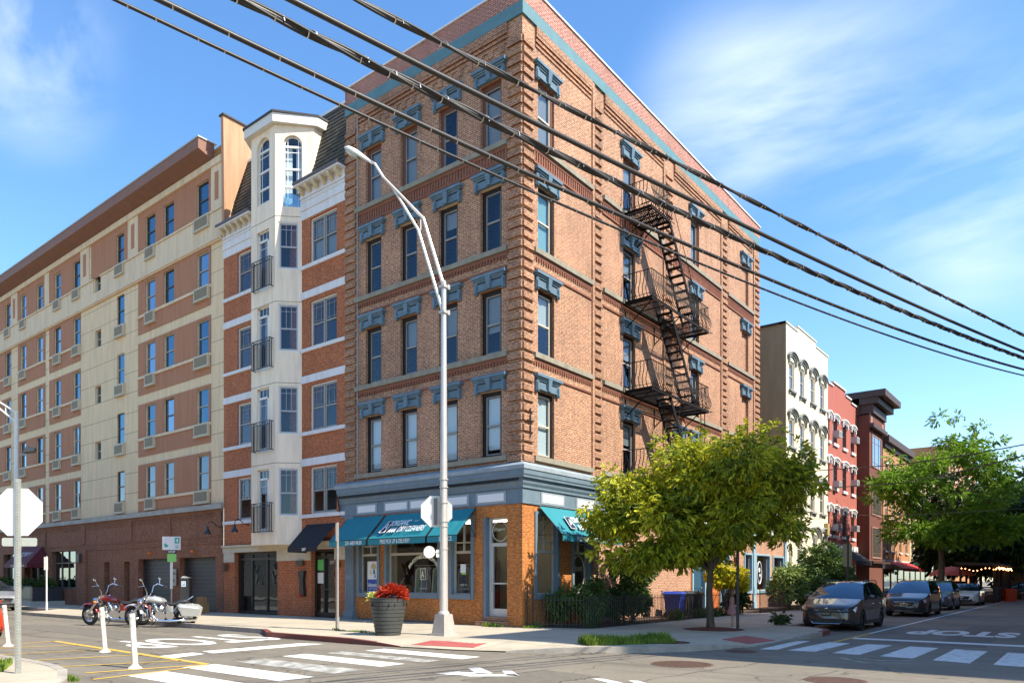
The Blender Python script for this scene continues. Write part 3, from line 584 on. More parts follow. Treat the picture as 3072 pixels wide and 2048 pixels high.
for a, b in ((7.1, 8.12), (5.36, 6.52), (3.96, 5.15), (2.37, 3.5), (.73, 1.87)): panel(Fl, a, b)
for a, b in ((1.06, 2.27), (3.22, 4.37), (5.4, 6.6), (7.6, 8.8), (9.8, 11.0), (12, 13.2), (14.2, 15.4), (16.4, 17.6), (18.4, 19.6), (20.2, 21.4), (22.1, 23.9), (24.7, 26.2)): panel(Fr, a, b)
# shop windows
def shopwin(F, a, b, z0, z1, vent=True, fw=.13, mats=None, parts=1, poster=None, interior=True, frame=None):
    m = MB(); fr = frame or BLUE
    m.fbox(F, a, a+fw, z0, z1, -.25, .05); m.fbox(F, b-fw, b, z0, z1, -.25, .05); m.fbox(F, a+fw, b-fw, z0, z0+fw*1.3, -.25, .07); m.fbox(F, a+fw, b-fw, z1-.1, z1, -.25, .05)
    m.slot(1); a2, b2, c2, e2 = a+fw, b-fw, z0+fw*1.3, z1-.1
    for q in (a2, b2-.05): m.fbox(F, q, q+.05, c2, e2, -.2, -.12)
    m.fbox(F, a2+.05, b2-.05, c2, c2+.04, -.2, -.12); m.fbox(F, a2+.05, b2-.05, e2-.04, e2, -.2, -.12)
    zt = 2.62 if z1 > 3.8 else z1
    if z1 > 3.8: m.fbox(F, a2+.05, b2-.05, zt, zt+.09, -.2, -.1)
    if z1 > 3.8 and vent:
        c = (a2+b2)/2; m.fbox(F, c-.025, c+.025, zt+.09, e2-.04, -.19, -.11); m.fbox(F, a2+.05, b2-.05, 2.98, 3.03, -.19, -.115)
    for q in range(1, parts): s = a2+(b2-a2)*q/parts; m.fbox(F, s-.02, s+.02, c2, zt, -.19, -.12)
    m.slot(2)
    o = m.build('shop_window', [fr, mat('tan_frame', (.42, .39, .33), .5), DARK], CB)
    p = MB(); p.fq(F, a2+.05, b2-.05, c2+.04, e2-.04, -.15); p.build('pane', glass('shop_glass', (.85, .87, .85), .0), o)
    return o
wA = shopwin(Fl, *shopL[0]); wB = shopwin(Fl, *shopL[1], vent=False); wC = shopwin(Fl, *shopL[2])
wD = shopwin(Fr, *shopR[0]); wE = shopwin(Fr, *shopR[1])
# shop interior: back walls, floor, ceiling lights, clothes rail
IW = mat('shop_wall', (.42, .37, .26), .9, noise=.2, nscale=1); IB = mat('shop_panel', (.10, .045, .025), .7)
m = MB(); m.face([(3.6, .3, .3), (3.6, 8.6, .3), (3.6, 8.6, 4.0), (3.6, .3, 4.0)]); m.face([(.36, 8.6, .3), (3.6, 8.6, .3), (3.6, 8.6, 4), (.36, 8.6, 4)]); m.face([(.36, .36, .28), (6, .36, .28), (6, 8.6, .28), (.36, 8.6, .28)]); m.face([(.36, .36, 3.95), (6, .36, 3.95), (6, 8.6, 3.95), (.36, 8.6, 3.95)])
m.face([(5.2, .36, .3), (5.2, 5, .3), (5.2, 5, 4), (5.2, .36, 4)]); m.box(.55, .9, 6.9, 7.2, .3, 3.9)
m.slot(1).box(3.4, 3.5, 4.0, 8.5, .3, 3.6); m.box(1.6, 3.4, 8.4, 8.5, .3, 3.2); m.box(2.6, 2.8, 3.4, 6.4, .3, 2.9); m.box(1.6, 1.8, 2.4, 3.1, .3, 2.4); m.box(1.5, 1.9, .7, 1.7, .3, 1.2); m.box(.7, 1.2, 6.8, 8.3, .3, 1.3)
m.slot(2); m.box(1.5, 1.7, 1, 3, 3.8, 3.9); m.box(1.5, 1.7, 3.5, 4.6, 3.8, 3.9)
m.build('shop_interior', [IW, IB, mat('tube_light', (1, .93, .8), .5, emit=3.)], CB)
ck = [(.42, .45, .52), (.16, .28, .07), (.55, .53, .5), (.10, .09, .1), (.35, .30, .26), (.2, .22, .3)]
rl = MB(); rl.tube([(1.0, 4.5, 2.25), (1.0, 6.0, 2.25)], .015, 6); rl.tube([(1.0, 2.7, 2.25), (1.0, 3.9, 2.25)], .015, 6); rl = rl.build('clothes_rail', ALU, CB)
rnd = random.Random(4)
for i in range(13):
    y = (4.6+i*.155) if i < 9 else (2.8+(i-9)*.27); g = MB(); hh = rnd.uniform(.9, 1.25); zt = 2.18
    g.hexa([(.86, y, zt-hh), (1.3, y-.02, zt-hh), (1.3, y+.06, zt-hh), (.86, y+.08, zt-hh), (.92, y, zt-.1), (1.24, y, zt-.1), (1.24, y+.05, zt-.1), (.92, y+.05, zt-.1)]); g.hexa([(.92, y, zt-.1), (1.24, y, zt-.1), (1.24, y+.05, zt-.1), (.92, y+.05, zt-.1), (1.05, y+.02, zt), (1.1, y+.02, zt), (1.1, y+.03, zt), (1.05, y+.03, zt)])
    g.build('garment', mat('cloth%d' % (i % 6), ck[i % 6], .9), rl)
# poster in the first window
RV, UV = (0, -1, 0), (0, 0, 1)
m = MB(); m.fbox(Fl, 7.10, 7.78, 1.22, 2.42, -.145, -.14); m.slot(1).fbox(Fl, 7.12, 7.76, 1.26, 1.72, -.139, -.135)
m.slot(2); m.fprism(Fl, [(7.36, 2.1), (7.52, 2.12), (7.58, 2.2), (7.55, 2.3), (7.44, 2.35), (7.32, 2.3), (7.26, 2.16)], -.139, -.136)
m.slot(3); m.fprism(Fl, [(7.32, 1.93), (7.46, 1.93), (7.44, 2.1), (7.34, 2.1)], -.139, -.135); m.fprism(Fl, [(7.3, 1.78), (7.38, 1.78), (7.36, 1.93), (7.32, 1.93)], -.139, -.134)
m.slot(4); m.fprism(Fl, [(7.5, 1.9), (7.66, 1.9), (7.62, 2.1), (7.55, 2.06)], -.139, -.133)
po = m.build('poster', [SIGNW, mat('poster_blue', (.02, .07, .33), .4), mat('poster_hair', (.50, .40, .22), .6), mat('poster_dress', (.05, .19, .34), .6), mat('poster_yellow', (.62, .58, .30), .6)], CB)
m = MB(); fit_text(m, 'Alteration', (.135, 7.44, 1.5), RV, UV, .58, .16, bold=.02); fit_text(m, 'EXPERT TAILORING', (.135, 7.44, 1.35), RV, UV, .5, .05); m.build('poster_lettering', SIGNW, po)
LET = mat('window_lettering', (.72, .68, .52), .5)
m = MB(); txt = 'AAA ORGANIC DRY CLEANERS'
for i, ch in enumerate(txt):
    if ch == ' ': continue
    a = R(142-104*i/(len(txt)-1)); rr = .88; yc, zc = 4.68, 1.62
    c = Vector((.14, yc-rr*math.cos(a), zc+rr*math.sin(a))); rt = Vector((0, -math.sin(a), -math.cos(a))); up = Vector((0, -math.cos(a), math.sin(a)))
    text_geo(m, ch, c, rt, up, .15, bold=.014, extrude=.001)
m.fbox(Fl, 4.55, 4.57, 1.7, 2.12, -.135, -.13); m.fbox(Fl, 4.83, 4.85, 1.7, 2.12, -.135, -.13); m.fbox(Fl, 4.57, 4.83, 1.7, 1.72, -.135, -.13); m.fbox(Fl, 4.57, 4.83, 2.10, 2.12, -.135, -.13)
text_geo(m, 'A', (.13, 4.72, 1.78), RV, UV, .36, squeeze=.7, bold=.004, extrude=.001); text_geo(m, "'", (.13, 4.62, 1.9), RV, UV, .2, extrude=.001)
fit_text(m, '- LAUNDRY -', (.13, 4.7, 1.38), RV, UV, .5, .05); m.build('window_lettering', LET, wB)
m = MB(); fit_text(m, 'CLOSE TO', (.13, 2.7, 1.52), RV, UV, .34, .07); fit_text(m, 'aaadrycleaners', (.13, 2.68, 1.38), RV, UV, .5, .035); m.build('window_lettering', LET, wC)
m = MB(); m.fbox(Fl, 2.6, 2.85, 1.95, 2.25, -.14, -.135); m.slot(1).fbox(Fl, 2.58, 2.8, 1.88, 1.95, -.14, -.136); m.build('notice', [SIGNW, mat('notice_green', (.25, .5, .05), .6)], wC)
# pilasters and door
m = MB(); m.fbox(Fl, 8.34, 8.84, .45, 4.2, 0, .12); m.fbox(Fl, 8.2, 8.9, .0, .22, 0, .3); m.fbox(Fl, 8.28, 8.88, .22, .45, 0, .2)
for q in range(4): m.fbox(Fl, 8.41+q*.11, 8.46+q*.11, 1.9, 2.9, .12, .135); m.fbox(Fl, 8.41+q*.11, 8.46+q*.11, .55, 1.7, .12, .135)
m.build('pilaster', BLUE, CB)
m = MB(); a, b = .64, 1.71
m.slot(1).fbox(Fl, 1.57, 1.71, .3, 3.82, -.34, -.02); m.slot(0)
for q0, q1 in ((.64, .72), (1.49, 1.57)): m.fbox(Fl, q0, q1, .45, 3.82, -.3, -.2)
m.fbox(Fl, .72, 1.49, 3.74, 3.82, -.3, -.2); m.fbox(Fl, .72, 1.49, 2.83, 2.95, -.3, -.18); m.fbox(Fl, .72, 1.49, .45, .72, -.28, -.2); m.fbox(Fl, .72, .80, .72, 2.83, -.28, -.2); m.fbox(Fl, 1.41, 1.49, .72, 2.83, -.28, -.2); m.fbox(Fl, .8, 1.41, 1.55, 1.60, -.27, -.21)
m.slot(2).fbox(Fl, .55, 1.85, .14, .30, -.1, .22); m.fbox(Fl, .64, 1.57, .30, .45, -.3, .02)
dr = m.build('shop_door', [mat('white_metal', (.55, .55, .52), .35, metal=.2), BLUE, BRQ], CB)
m = MB(); m.fq(Fl, .8, 1.41, .72, 2.83, -.24); m.fq(Fl, .72, 1.49, 2.95, 3.74, -.24); m.build('pane', MATS['shop_glass'], dr)
m = MB(); m.tube([(.17, 1.45, 1.3), (.11, 1.45, 1.32), (.11, 1.45, 1.7), (.17, 1.45, 1.72)], .014, 6); m.build('door_handle', ALU, dr)
m = MB(); pts = [(.2, 1.1+.33*math.cos(R(q)), 3.34+.33*math.sin(R(q))) for q in range(0, 361, 15)]; m.tube(pts, .012, 5, False); fit_text(m, 'Organic', (.2, 1.1, 3.4), RV, UV, .5, .13, shear=.3); m.build('door_lettering', LET, dr)
# awnings
AWN = mat('awning_teal', (.012, .20, .24), .7, noise=.12, nscale=1.5); LETW = mat('lettering_white', (.8, .8, .78), .5); PLQ = mat('plaque_dark', (.02, .02, .06), .5)
def awning(F, a, b, zt, zb, zv, dep, mt, name='awning', sides=(1, 1)):
    m = MB(); nn = 12
    for i in range(nn):
        s0, s1 = a+(b-a)*i/nn, a+(b-a)*(i+1)/nn; w0 = .012*math.sin(i*1.7)*(0 < i < nn); w1 = .012*math.sin((i+1)*1.7)*(i+1 < nn)
        mid = lambda s, w_: F(s, (zt+zb)/2-.015+w_, dep*.5+.04)
        m.face([F(s0, zt, .06), F(s1, zt, .06), mid(s1, w1), mid(s0, w0)]); m.face([mid(s0, w0), mid(s1, w1), F(s1, zb, dep), F(s0, zb, dep)])
        m.face([F(s0, zb, dep), F(s1, zb, dep), F(s1, zv, dep+.01), F(s0, zv, dep+.01)])
    o = m.build(name, mt, CB if name == 'awning' else None)
    f = MB()
    for s in (a, b):
        f.tube([F(s, zt, .05), F(s, zb, dep), F(s, zb, .05)], .015, 5); f.tube([F(s, zt, .05), F(s, zb-.05, .05)], .013, 5); f.tube([F(s, zb, .05), F(s, (zt+zb)/2, dep*.5)], .012, 5)
    f.tube([F(a, zb, dep), F(b, zb, dep)], .014, 5); f.build('awning_frame', BLK, o)
    return o
ZT_, ZB_, ZV_, DP = 4.17, 3.2, 2.98, 1.0
aw1 = awning(Fl, 6.55, 8.05+.65, ZT_, ZB_, ZV_, DP, AWN); aw2 = awning(Fl, 3.46, 6.44, ZT_, ZB_, ZV_, DP, AWN); aw3 = awning(Fl, 1.98, 3.38, ZT_, ZB_, ZV_, DP, AWN)
sl = Vector((DP-.06, 0, ZT_-ZB_)); slu = sl.normalized()   # up the slope for the left front
def onslope(F, s, k, lift=.03):
    d = DP*(1-k)+.06*k; z = ZB_+(ZT_-ZB_)*k; return Vector(F(s, z-.015+lift*1.2+.03, d+lift+.03))
def plate(F, poly, mt, parent, nm, lift=.0):
    m = MB(); m.face([tuple(onslope(F, s, k, .0+lift)) for s, k in poly]); m.build(nm, mt, parent)
def awn_text(F, s0, rt, up, par, w=1.):
    m = MB(); sg = -1 if F is Fl else 1; P0 = lambda s, k: onslope(F, s, k)
    c = s0
    fit_text(m, 'ORGANIC', P0(c+sg*(-.12)*w, .53), rt, up, .92*w, .30, shear=.25, bold=.022)
    fit_text(m, 'AAA', P0(c+sg*(-.36)*w, .26), rt, up, .42*w, .27, shear=.25, bold=.06); fit_text(m, 'DRY CLEANERS', P0(c+sg*(.62)*w, .28), rt, up, 1.35*w, .29, shear=.25, bold=.012)
    fit_text(m, 'SINCE', P0(c+sg*.62*w, .58), rt, up, .22*w, .05, bold=.01)
    a = [P0(c+sg*(-.98)*w, .18), P0(c+sg*(-.72)*w, .18), P0(c+sg*(-.6)*w, .62), P0(c+sg*(-.86)*w, .62)]
    m.tube(a+[a[0]], .014, 4, False); m.build('awning_lettering', LETW, par)
    q = MB(); q.face(a); q.build('logo_plaque', PLQ, par)
    q = MB(); fit_text(q, 'A', (a[0]+a[2])/2+Vector((-.01, 0, .02)), rt, up, .2*w, .3, shear=.25, bold=.01); q.build('logo_letter', LETW, par)
upL = Vector((.94, 0, ZT_-ZB_)).normalized()
awn_text(Fl, 4.98, (0, -1, 0), upL, aw2)
def valance(F, s, txt, wd, par, ht=.15):
    m = MB(); rt = (0, -1, 0) if F is Fl else (1, 0, 0); fit_text(m, txt, Vector(F(s, 3.09, DP+.014)), rt, (0, 0, 1), wd, ht, bold=.01); m.build('valance_lettering', LETW, par)
valance(Fl, 7.25, '201-683-9630', .95, aw1); valance(Fl, 4.98, 'FREE PICK UP & DELIVERY', 1.55, aw2); valance(Fl, 2.5, 'SERVICE', .6, aw3)
aw4 = awning(Fr, .85, 4.85, ZT_, ZB_, ZV_, DP, AWN); upR = Vector((0, .94, ZT_-ZB_)).normalized(); awn_text(Fr, 2.75, (1, 0, 0), upR, aw4, 1.2); valance(Fr, 2.7, 'FREE PICK UP & DELIVERY', 2.0, aw4)
# right-hand front: lettering ring, doors, further shop windows
m = MB(); pts = [(3.55+.42*math.cos(R(q)), .14, 1.95+.62*math.sin(R(q))) for q in range(0, 361, 12)]; m.tube(pts, .018, 5, False); fit_text(m, 'ORGANIC', (3.55, .14, 2.1), (1, 0, 0), (0, 0, 1), .55, .16); m.build('window_lettering', LET, wE)
for (a, b, z0, z1) in (shopR[2], shopR[3]):
    m = MB(); m.fbox(Fr, a, a+.14, z0, z1, -.2, .06); m.fbox(Fr, b-.14, b, z0, z1, -.2, .06); m.fbox(Fr, a+.14, b-.14, z1-.12, z1, -.2, .06); m.slot(1).fbox(Fr, a+.14, b-.14, z0, z1-.12, -.2, -.12)
    for zz in (.4, 1.3, 2.2): m.fbox(Fr, a+.25, b-.25, zz, zz+.7, -.12, -.1)
    if a > 15: m.slot(2).fbox(Fr, a+.35, b-.3, 2.0, 2.5, -.1, -.09); m.fbox(Fr, a+.4, b-.5, 2.6, 2.85, -.1, -.09)
    o = m.build('entrance_door', [mat('light_blue_trim', (.27, .40, .48), .5), mat('door_blue', (.03, .085, .14), .5), SIGNW], CB)
    m = MB(); m.ball((b-.25, .08, 1.3), .04, 8); m.build('door_handle', ALU, o)
LB = MATS['light_blue_trim']
for hh in shopR[4:]: sw = shopwin(Fr, *hh, vent=False, frame=LB, fw=.12)
m = MB(); pts = [(22.2+.33*math.cos(R(q)), .13, 2.1+.62*math.sin(R(q))) for q in range(0, 361, 12)]; m.tube(pts, .03, 5, False); m.ball((22.2, .13, 2.25), .14, 8, (1, .1, 1)); m.ball((22.3, .13, 1.95), .1, 8, (1, .1, 1)); m.build('window_emblem', SIGNW, CB)
for a in (20.72, 25.95): m = MB(); m.fbox(Fr, a, a+.36, .1, 4.2, 0, .1); m.fbox(Fr, a-.04, a+.4, .1, .5, .1, .14); m.fbox(Fr, a+.05, a+.31, .9, 1.3, .1, .13); m.build('pilaster', LB, CB)
m = MB(); m.tube([(24.3, -.12, 4.1), (24.3, -.12, 6.8)], .03, 5); m.tube([(25.4, -.1, 4.1), (25.4, -.1, 6.4)], .025, 5); m.build('conduit', BLK, CB)
m = MB(); m.box(18.1, 18.4, -.15, 0, 2.5, 2.9); m.build('wall_lantern', RBR, CB)
# ---- fire escape ----
def fire_escape():
    fe = MB(); BK = []
    lv = [(6.54, 11.9, 9.17), (6.54, 11.9, 12.68), (6.5, 8.1, 16.17), (6.54, 11.9, 5.75)]
    for x0, x1, z in lv:
        for x in (x0+.2, (x0+x1)/2+.0, x1-.5):
            BK.append(MB()); fk = BK[-1]
            fk.tube([(x, 0, z-.05), (x, -1.28, z-.05)], .028, 4, sq=True); fk.tube([(x, -1.2, z-.06), (x, -.02, z-1.0)], .024, 4, sq=True); fk.tube([(x, -.03, z), (x, -.03, z-1.05)], .022, 4, sq=True)
    fe.tube([(11.7, -1.2, 9.1), (11.7, -1.2, 5.0)], .022, 5); fe.tube([(11.3, -1.2, 9.1), (11.3, -1.2, 5.0)], .022, 5)
    for q in range(12): fe.tube([(11.3, -1.2, 5.1+q*.33), (11.7, -1.2, 5.1+q*.33)], .012, 4)
    root = fe.build('fire_escape', RAILM, CB)
    for q in BK: q.build('bracket', RAILM, root)
    openx = [(8.2, 9.6), (8.2, 9.6), (0, 0), (0, 0)]
    for q, (x0, x1, z) in enumerate(lv):
        p = MB(); y0, y1 = -.06, -1.28
        for k in range(15):
            y = y0+(y1-y0)*k/14
            if openx[q][0] and y < -.5:
                p.box(x0, openx[q][0], y-.02, y+.02, z-.03, z); p.box(openx[q][1]+.5, x1, y-.013, y+.013, z-.03, z)
            else: p.box(x0, x1, y-.02, y+.02, z-.03, z)
        for k in range(int((x1-x0)/.6)+1):
            x = x0+k*.6
            if openx[q][0] and openx[q][0] < x < openx[q][1]+.5: continue
            p.box(x-.02, x+.02, y1, y0, z-.06, z-.03)
        p.box(x0, x1, y1-.02, y1+.02, z-.1, z+.01); p.box(x0, x1, y0-.02, y0+.02, z-.08, z); p.box(x0-.02, x0+.02, y1, y0, z-.1, z+.01); p.box(x1-.02, x1+.02, y1, y0, z-.1, z+.01)
        p.tube([(x1, y1, z-.03), (x1+.45, y1, z+.03)], .02, 4)
        p.build('platform', RAILM, root)
        r = MB(); H = 1.05; r.tube([(x0, 0, z+H), (x0, y1, z+H), (x1, y1, z+H), (x1, 0, z+H)], .02, 5); r.tube([(x0, 0, z+.12), (x0, y1-.02, z+.12), (x1, y1-.02, z+.12), (x1, 0, z+.12)], .012, 4)
        def bar(x, y, nx, ny):
            prof = [(0, 0), (.10, .14), (.15, .3), (.10, .48), (.02, .66), (0, .85), (0, H)]
            r.tube([(x+nx*a, y+ny*a, z+b) for a, b in prof], .018, 3, False)
        k = 0
        while x0+.14*k <= x1: bar(x0+.14*k, y1, 0, -1); k += 1
        for k in range(1, 8): bar(x0, y1+(0-y1)*k/8, -1, 0); bar(x1, y1+(0-y1)*k/8, 1, 0)
        r.build('railing', RAILM, root)
    for (xa, za, xb, zb) in ((8.25, 16.2, 10.75, 12.72), (8.3, 12.7, 10.72, 9.2), (8.25, 9.2, 10.6, 5.8)):
        s = MB(); yA, yB = -.62, -1.2
        for y in (yA, yB):
            s.hexa([(xa-.1, y-.02, za), (xa+.1, y-.02, za), (xa+.1, y+.02, za), (xa-.1, y+.02, za)]+[(xb-.1, y-.02, zb), (xb+.1, y-.02, zb), (xb+.1, y+.02, zb), (xb-.1, y+.02, zb)])
        n = 13
        for k in range(n):
            f = (k+.5)/n; x = xa+(xb-xa)*f; z = za+(zb-za)*f; s.box(x-.12, x+.12, yB, yA, z-.03, z)
        for y in (yB,):
            s.tube([(xa+.2, y, za+.9), (xb+.2, y, zb+.9)], .014, 5)
            for k in range(0, n, 4): f = (k+.5)/n; x = xa+(xb-xa)*f; z = za+(zb-za)*f; s.tube([(x, y, z), (x+.2, y, z+.9)], .01, 4)
        s.build('stair', RAILM, root)
fire_escape()
# ---------------- townhouse with the bay tower ----------------
TH = thing('townhouse', 'narrow red brick townhouse with a cream bay tower and slate mansard', 'building', (0, 13.4, .14))
BT = brick('brick_townhouse', (.50, .125, .035), (.37, .08, .025), (.46, .25, .13), dirt=.18)
CREAM = stucco('bay_stucco', (.84, .70, .53), streak=.2); WST = stucco('white_stone', (.70, .68, .67), streak=.15)
SHING = mat('slate', (.07, .06, .045), .85, noise=.4, nscale=6)
y0_, y1_ = 8.92, 17.9
fl = [(7.95, 9.88), (11.46, 13.40), (15.02, 16.88)]
W_R = (9.5, 11.24); W_L = (15.64, 16.74)
holes = []
for a, b in ((4.47, 6.42),)+tuple(fl):
    holes += [(W_R[0], W_R[1], a, b), (W_L[0], W_L[1], a, b)]
m = MB(); wall(m, Fl, y0_, y1_, 3.2, 18.2, holes); m.face([(0, y1_, 0), (12, y1_, 0), (12, y1_, 18), (0, y1_, 18)]); m.face([(.3, y0_, 18.4), (12, y0_, 18.4), (12, y1_, 18.4), (.3, y1_, 18.4)])
gh = [(13.57, 16.98, .14, 2.97), (9.6, 11.18, .14, 2.97)]
wall(m, Fl, y0_, y1_, 0, 3.2, gh, rev=.4); m.build('wall', BT, TH)
def bands(zz, name='stone_band', d=.05):
    for a, b in zz:
        m = MB(); m.fbox(Fl, y0_, 11.85, a, b, 0, d); m.build(name, WST, TH); m = MB(); m.fbox(Fl, 15.2, y1_, a, b, 0, d); m.build(name, WST, TH)
bands([(6.5, 6.81), (10.0, 10.31), (13.57, 13.88)]); bands([(4.30, 4.45), (7.79, 7.94), (11.32, 11.46), (14.83, 14.98)], 'window_sill', .08)
for j, (a, b) in enumerate(((4.47, 6.42),)+tuple(fl)):
    window(TH, Fl, W_R[0], W_R[1], a, b, STORM, d=-.1, fw=.07, cw=.05, casing=WHT, double=True, bars=2, blind=[0, .0, .0, .9][j], blindm=CURT)
    window(TH, Fl, W_L[0], W_L[1], a, b, STORM, d=-.1, fw=.07, cw=.05, casing=WHT, bars=2)
# white bracketed cornice either side of the tower
for a, b in ((y0_, 11.85), (15.2, y1_)):
    m = MB(); m.fbox(Fl, a, b, 16.95, 17.32, 0, .04); m.fbox(Fl, a, b, 17.32, 17.38, 0, .08); m.fbox(Fl, a, b, 17.38, 17.82, 0, .05); m.fbox(Fl, a, b, 17.82, 17.88, 0, .1)
    m.fbox(Fl, a, b, 17.88, 18.22, 0, .07); m.fbox(Fl, a, b, 18.22, 18.30, 0, .42); m.build('cornice', WST, TH)
    m = MB(); n = int((b-a)/.42)
    for q in range(n): s = a+(b-a)*(q+.5)/n; m.fprism(lambda d, z, s_, s=s: Fl(s-.06+s_, z, d), [(.07, 17.93), (.07, 18.22), (.38, 18.22), (.36, 18.12), (.18, 17.98)], 0, .13)
    m.build('cornice_bracket', mat('bracket_tan', (.60, .50, .33), .7), TH)
    m = MB(); n = int((b-a)/.11)
    for q in range(n): s = a+(b-a)*q/n; m.fbox(Fl, s, s+.05, 17.66, 17.72, .05, .08)
    m.build('cornice_dentils', WHT, TH)
    m = MB(); m.fbox(Fl, a, b, 18.30, 18.40, -.2, .47); m.build('gutter', mat('gutter_brown', (.10, .08, .085), .5), TH)
# mansard with overlapping slate rows
m = MB()
nr = 18
for q in range(nr):
    za, zb = 18.36+3.6*q/nr, 18.36+3.6*(q+1)/nr; xa, xb = .1+1.0*q/nr, .1+1.0*(q+1)/nr
    m.hexa([(xa-.03, y0_, za), (xa-.03, y1_-.2, za), (xa+.1, y1_-.2, za), (xa+.1, y0_, za), (xb, y0_, zb), (xb, y1_-.2, zb), (xb+.1, y1_-.2, zb), (xb+.1, y0_, zb)])
t = SHING.node_tree; v, pos = wallvec(t); k = N(t, 'ShaderNodeTexBrick', offset=.37, i={'Scale': 1., 'Mortar Size': .008, 'Brick Width': .33, 'Row Height': .2, 'Color1': (.085, .075, .052, 1), 'Color2': (.045, .04, .032, 1), 'Mortar': (.01, .01, .01, 1)}); L(t, v, k.inputs[0]); L(t, k.outputs[0], t.nodes['Principled BSDF'].inputs['Base Color'])
m.build('mansard_roof', SHING, TH)
m = MB(); m.box(1.06, 1.4, y0_, y1_-.2, 21.93, 22.05); m.build('roof_edge', WHT, TH)
m = MB(); m.face([(1.1, y0_, 21.9), (8, y0_, 21.9), (8, y1_, 21.9), (1.1, y1_, 21.9)]); m.face([(1.1, y1_-.2, 18.3), (8, y1_-.2, 18.3), (8, y1_-.2, 21.9), (1.1, y1_-.2, 21.9)]); m.build('flat_roof', SHING, TH)
# the bay: lower shaft and the flared top storey
P = .78; pb = [(0, 11.82), (-P, 12.6), (-P, 14.38), (0, 15.16)]
F0 = lambda s, z, d: (-P-d, s, z); F1 = FA(0, 11.82, -P, 12.6); L1 = math.hypot(P, .78)
fd = [(13.05, 13.95, 3.72, 6.46), (13.05, 13.95, 7.2, 9.96), (13.05, 13.95, 10.72, 13.48), (13.05, 13.95, 14.15, 16.75)]
fc = [(.12, .98, 4.42, 6.46), (.12, .98, 7.9, 9.95), (.12, .98, 11.42, 13.42), (.12, .98, 14.9, 16.9)]
m = MB(); wall(m, F0, 12.6, 14.38, 3.2, 21.0, fd+[(13.0, 13.95, 17.9, 20.75)], rev=.2); wall(m, F1, 0, L1, 3.2, 17.4, fc, rev=.2)
m.face([(0, 15.16, 3.2), (-P, 14.38, 3.2), (-P, 14.38, 21), (0, 15.16, 21)]); m.face([(-P, 12.6, 3.2), (-P, 14.38, 3.2), (0, 15.16, 3.2), (0, 11.82, 3.2)])
F2 = FA(-P, 12.6, .35, 11.47); L2 = math.hypot(1.13, 1.13)
wall(m, F2, 0, L2, 17.4, 21.0, [(.33, 1.12, 17.55, 20.6)], rev=.2)
m.face([(.35, 11.47, 18.3), (.35, 11.47, 21), (1.6, 11.47, 21), (1.6, 11.47, 18.3)]); m.face([(-P, 12.6, 17.4), (.35, 11.47, 17.4), (.35, 12.6, 17.4)]); m.face([(.35, 11.47, 17.4), (.35, 11.47, 18.3), (1.6, 11.47, 18.3), (1.6, 11.47, 17.4)])
m.face([(0, 15.16, 17), (1.6, 15.4, 17), (1.6, 15.4, 21), (0, 15.16, 21)])
m.build('bay', CREAM, TH)
m = MB()
for z in (3.55+3.5*0+3.1, 10.05, 13.5, 17.12): m.fbox(F0, 12.6, 14.38, z, z+.025, 0, .004); m.fbox(F1, 0, L1, z, z+.025, 0, .004)
m.build('bay_joint', mat('joint_dark', (.25, .21, .15), .9), TH)
# arched heads of the two tall windows
def arched(F, a, b, z0, z1, rows, dark):
    r = (b-a)/2; c = (a+b)/2; zs = z1-r; m = MB()
    for q in range(12):   # spandrels round the arch
        a0, a1 = math.pi*q/12, math.pi*(q+1)/12; p0 = (c-r*math.cos(a0), zs+r*math.sin(a0)); p1 = (c-r*math.cos(a1), zs+r*math.sin(a1))
        m.face([F(p0[0], p0[1], -.001), F(p1[0], p1[1], -.001), F(p1[0], z1+.02, -.001), F(p0[0], z1+.02, -.001)])
        m.face([F(p0[0], p0[1], -.001), F(p1[0], p1[1], -.001), F(p1[0], p1[1], -.2), F(p0[0], p0[1], -.2)])
    m.build('window_head', CREAM, TH)
    m = MB(); d = -.14
    m.tube([F(a+.03, z0, d)]+[F(c-(r-.03)*math.cos(math.pi*q/12), zs+(r-.03)*math.sin(math.pi*q/12), d) for q in range(13)]+[F(b-.03, z0, d), F(a+.03, z0, d)], .035, 5, False)
    for z in rows: m.fbox(F, a, b, z-.045, z+.045, d-.03, d+.035)
    for f in (.22, .78): s = a+(b-a)*f; m.fbox(F, s-.014, s+.014, z0, zs+r*.82, d-.015, d+.015)
    m.fbox(F, a, b, zs-.30, zs-.27, d-.014, d+.014); m.fbox(F, a, b, z0+.12, z0+.15, d-.014, d+.014)
    m.slot(1).fq(F, a, b, z0, z1, -.75)
    if not dark:
        m.slot(2); m.fq(F, a+.05, c-.06, z0, zs, -.3); m.fq(F, c+.1, b-.05, z0, zs, -.32)
    o = m.build('window', [WHT, DARK, MATS['blind_white']], TH)
    g = MB(); g.fq(F, a, b, z0, z1, d-.005); g.build('pane', MATS['window_glass'], o)
arched(F0, 13.0, 13.95, 17.9, 20.75, (20.22, 19.35, 18.6), True); arched(F2, .33, 1.12, 17.55, 20.6, (20.15, 19.2, 18.45), False)
m = MB(); m.fbox(F2, .3, 1.15, 17.5, 18.1, -.05, -.02); m.build('glass_guard', glass('guard_glass', (.75, .9, .9), .15), TH)
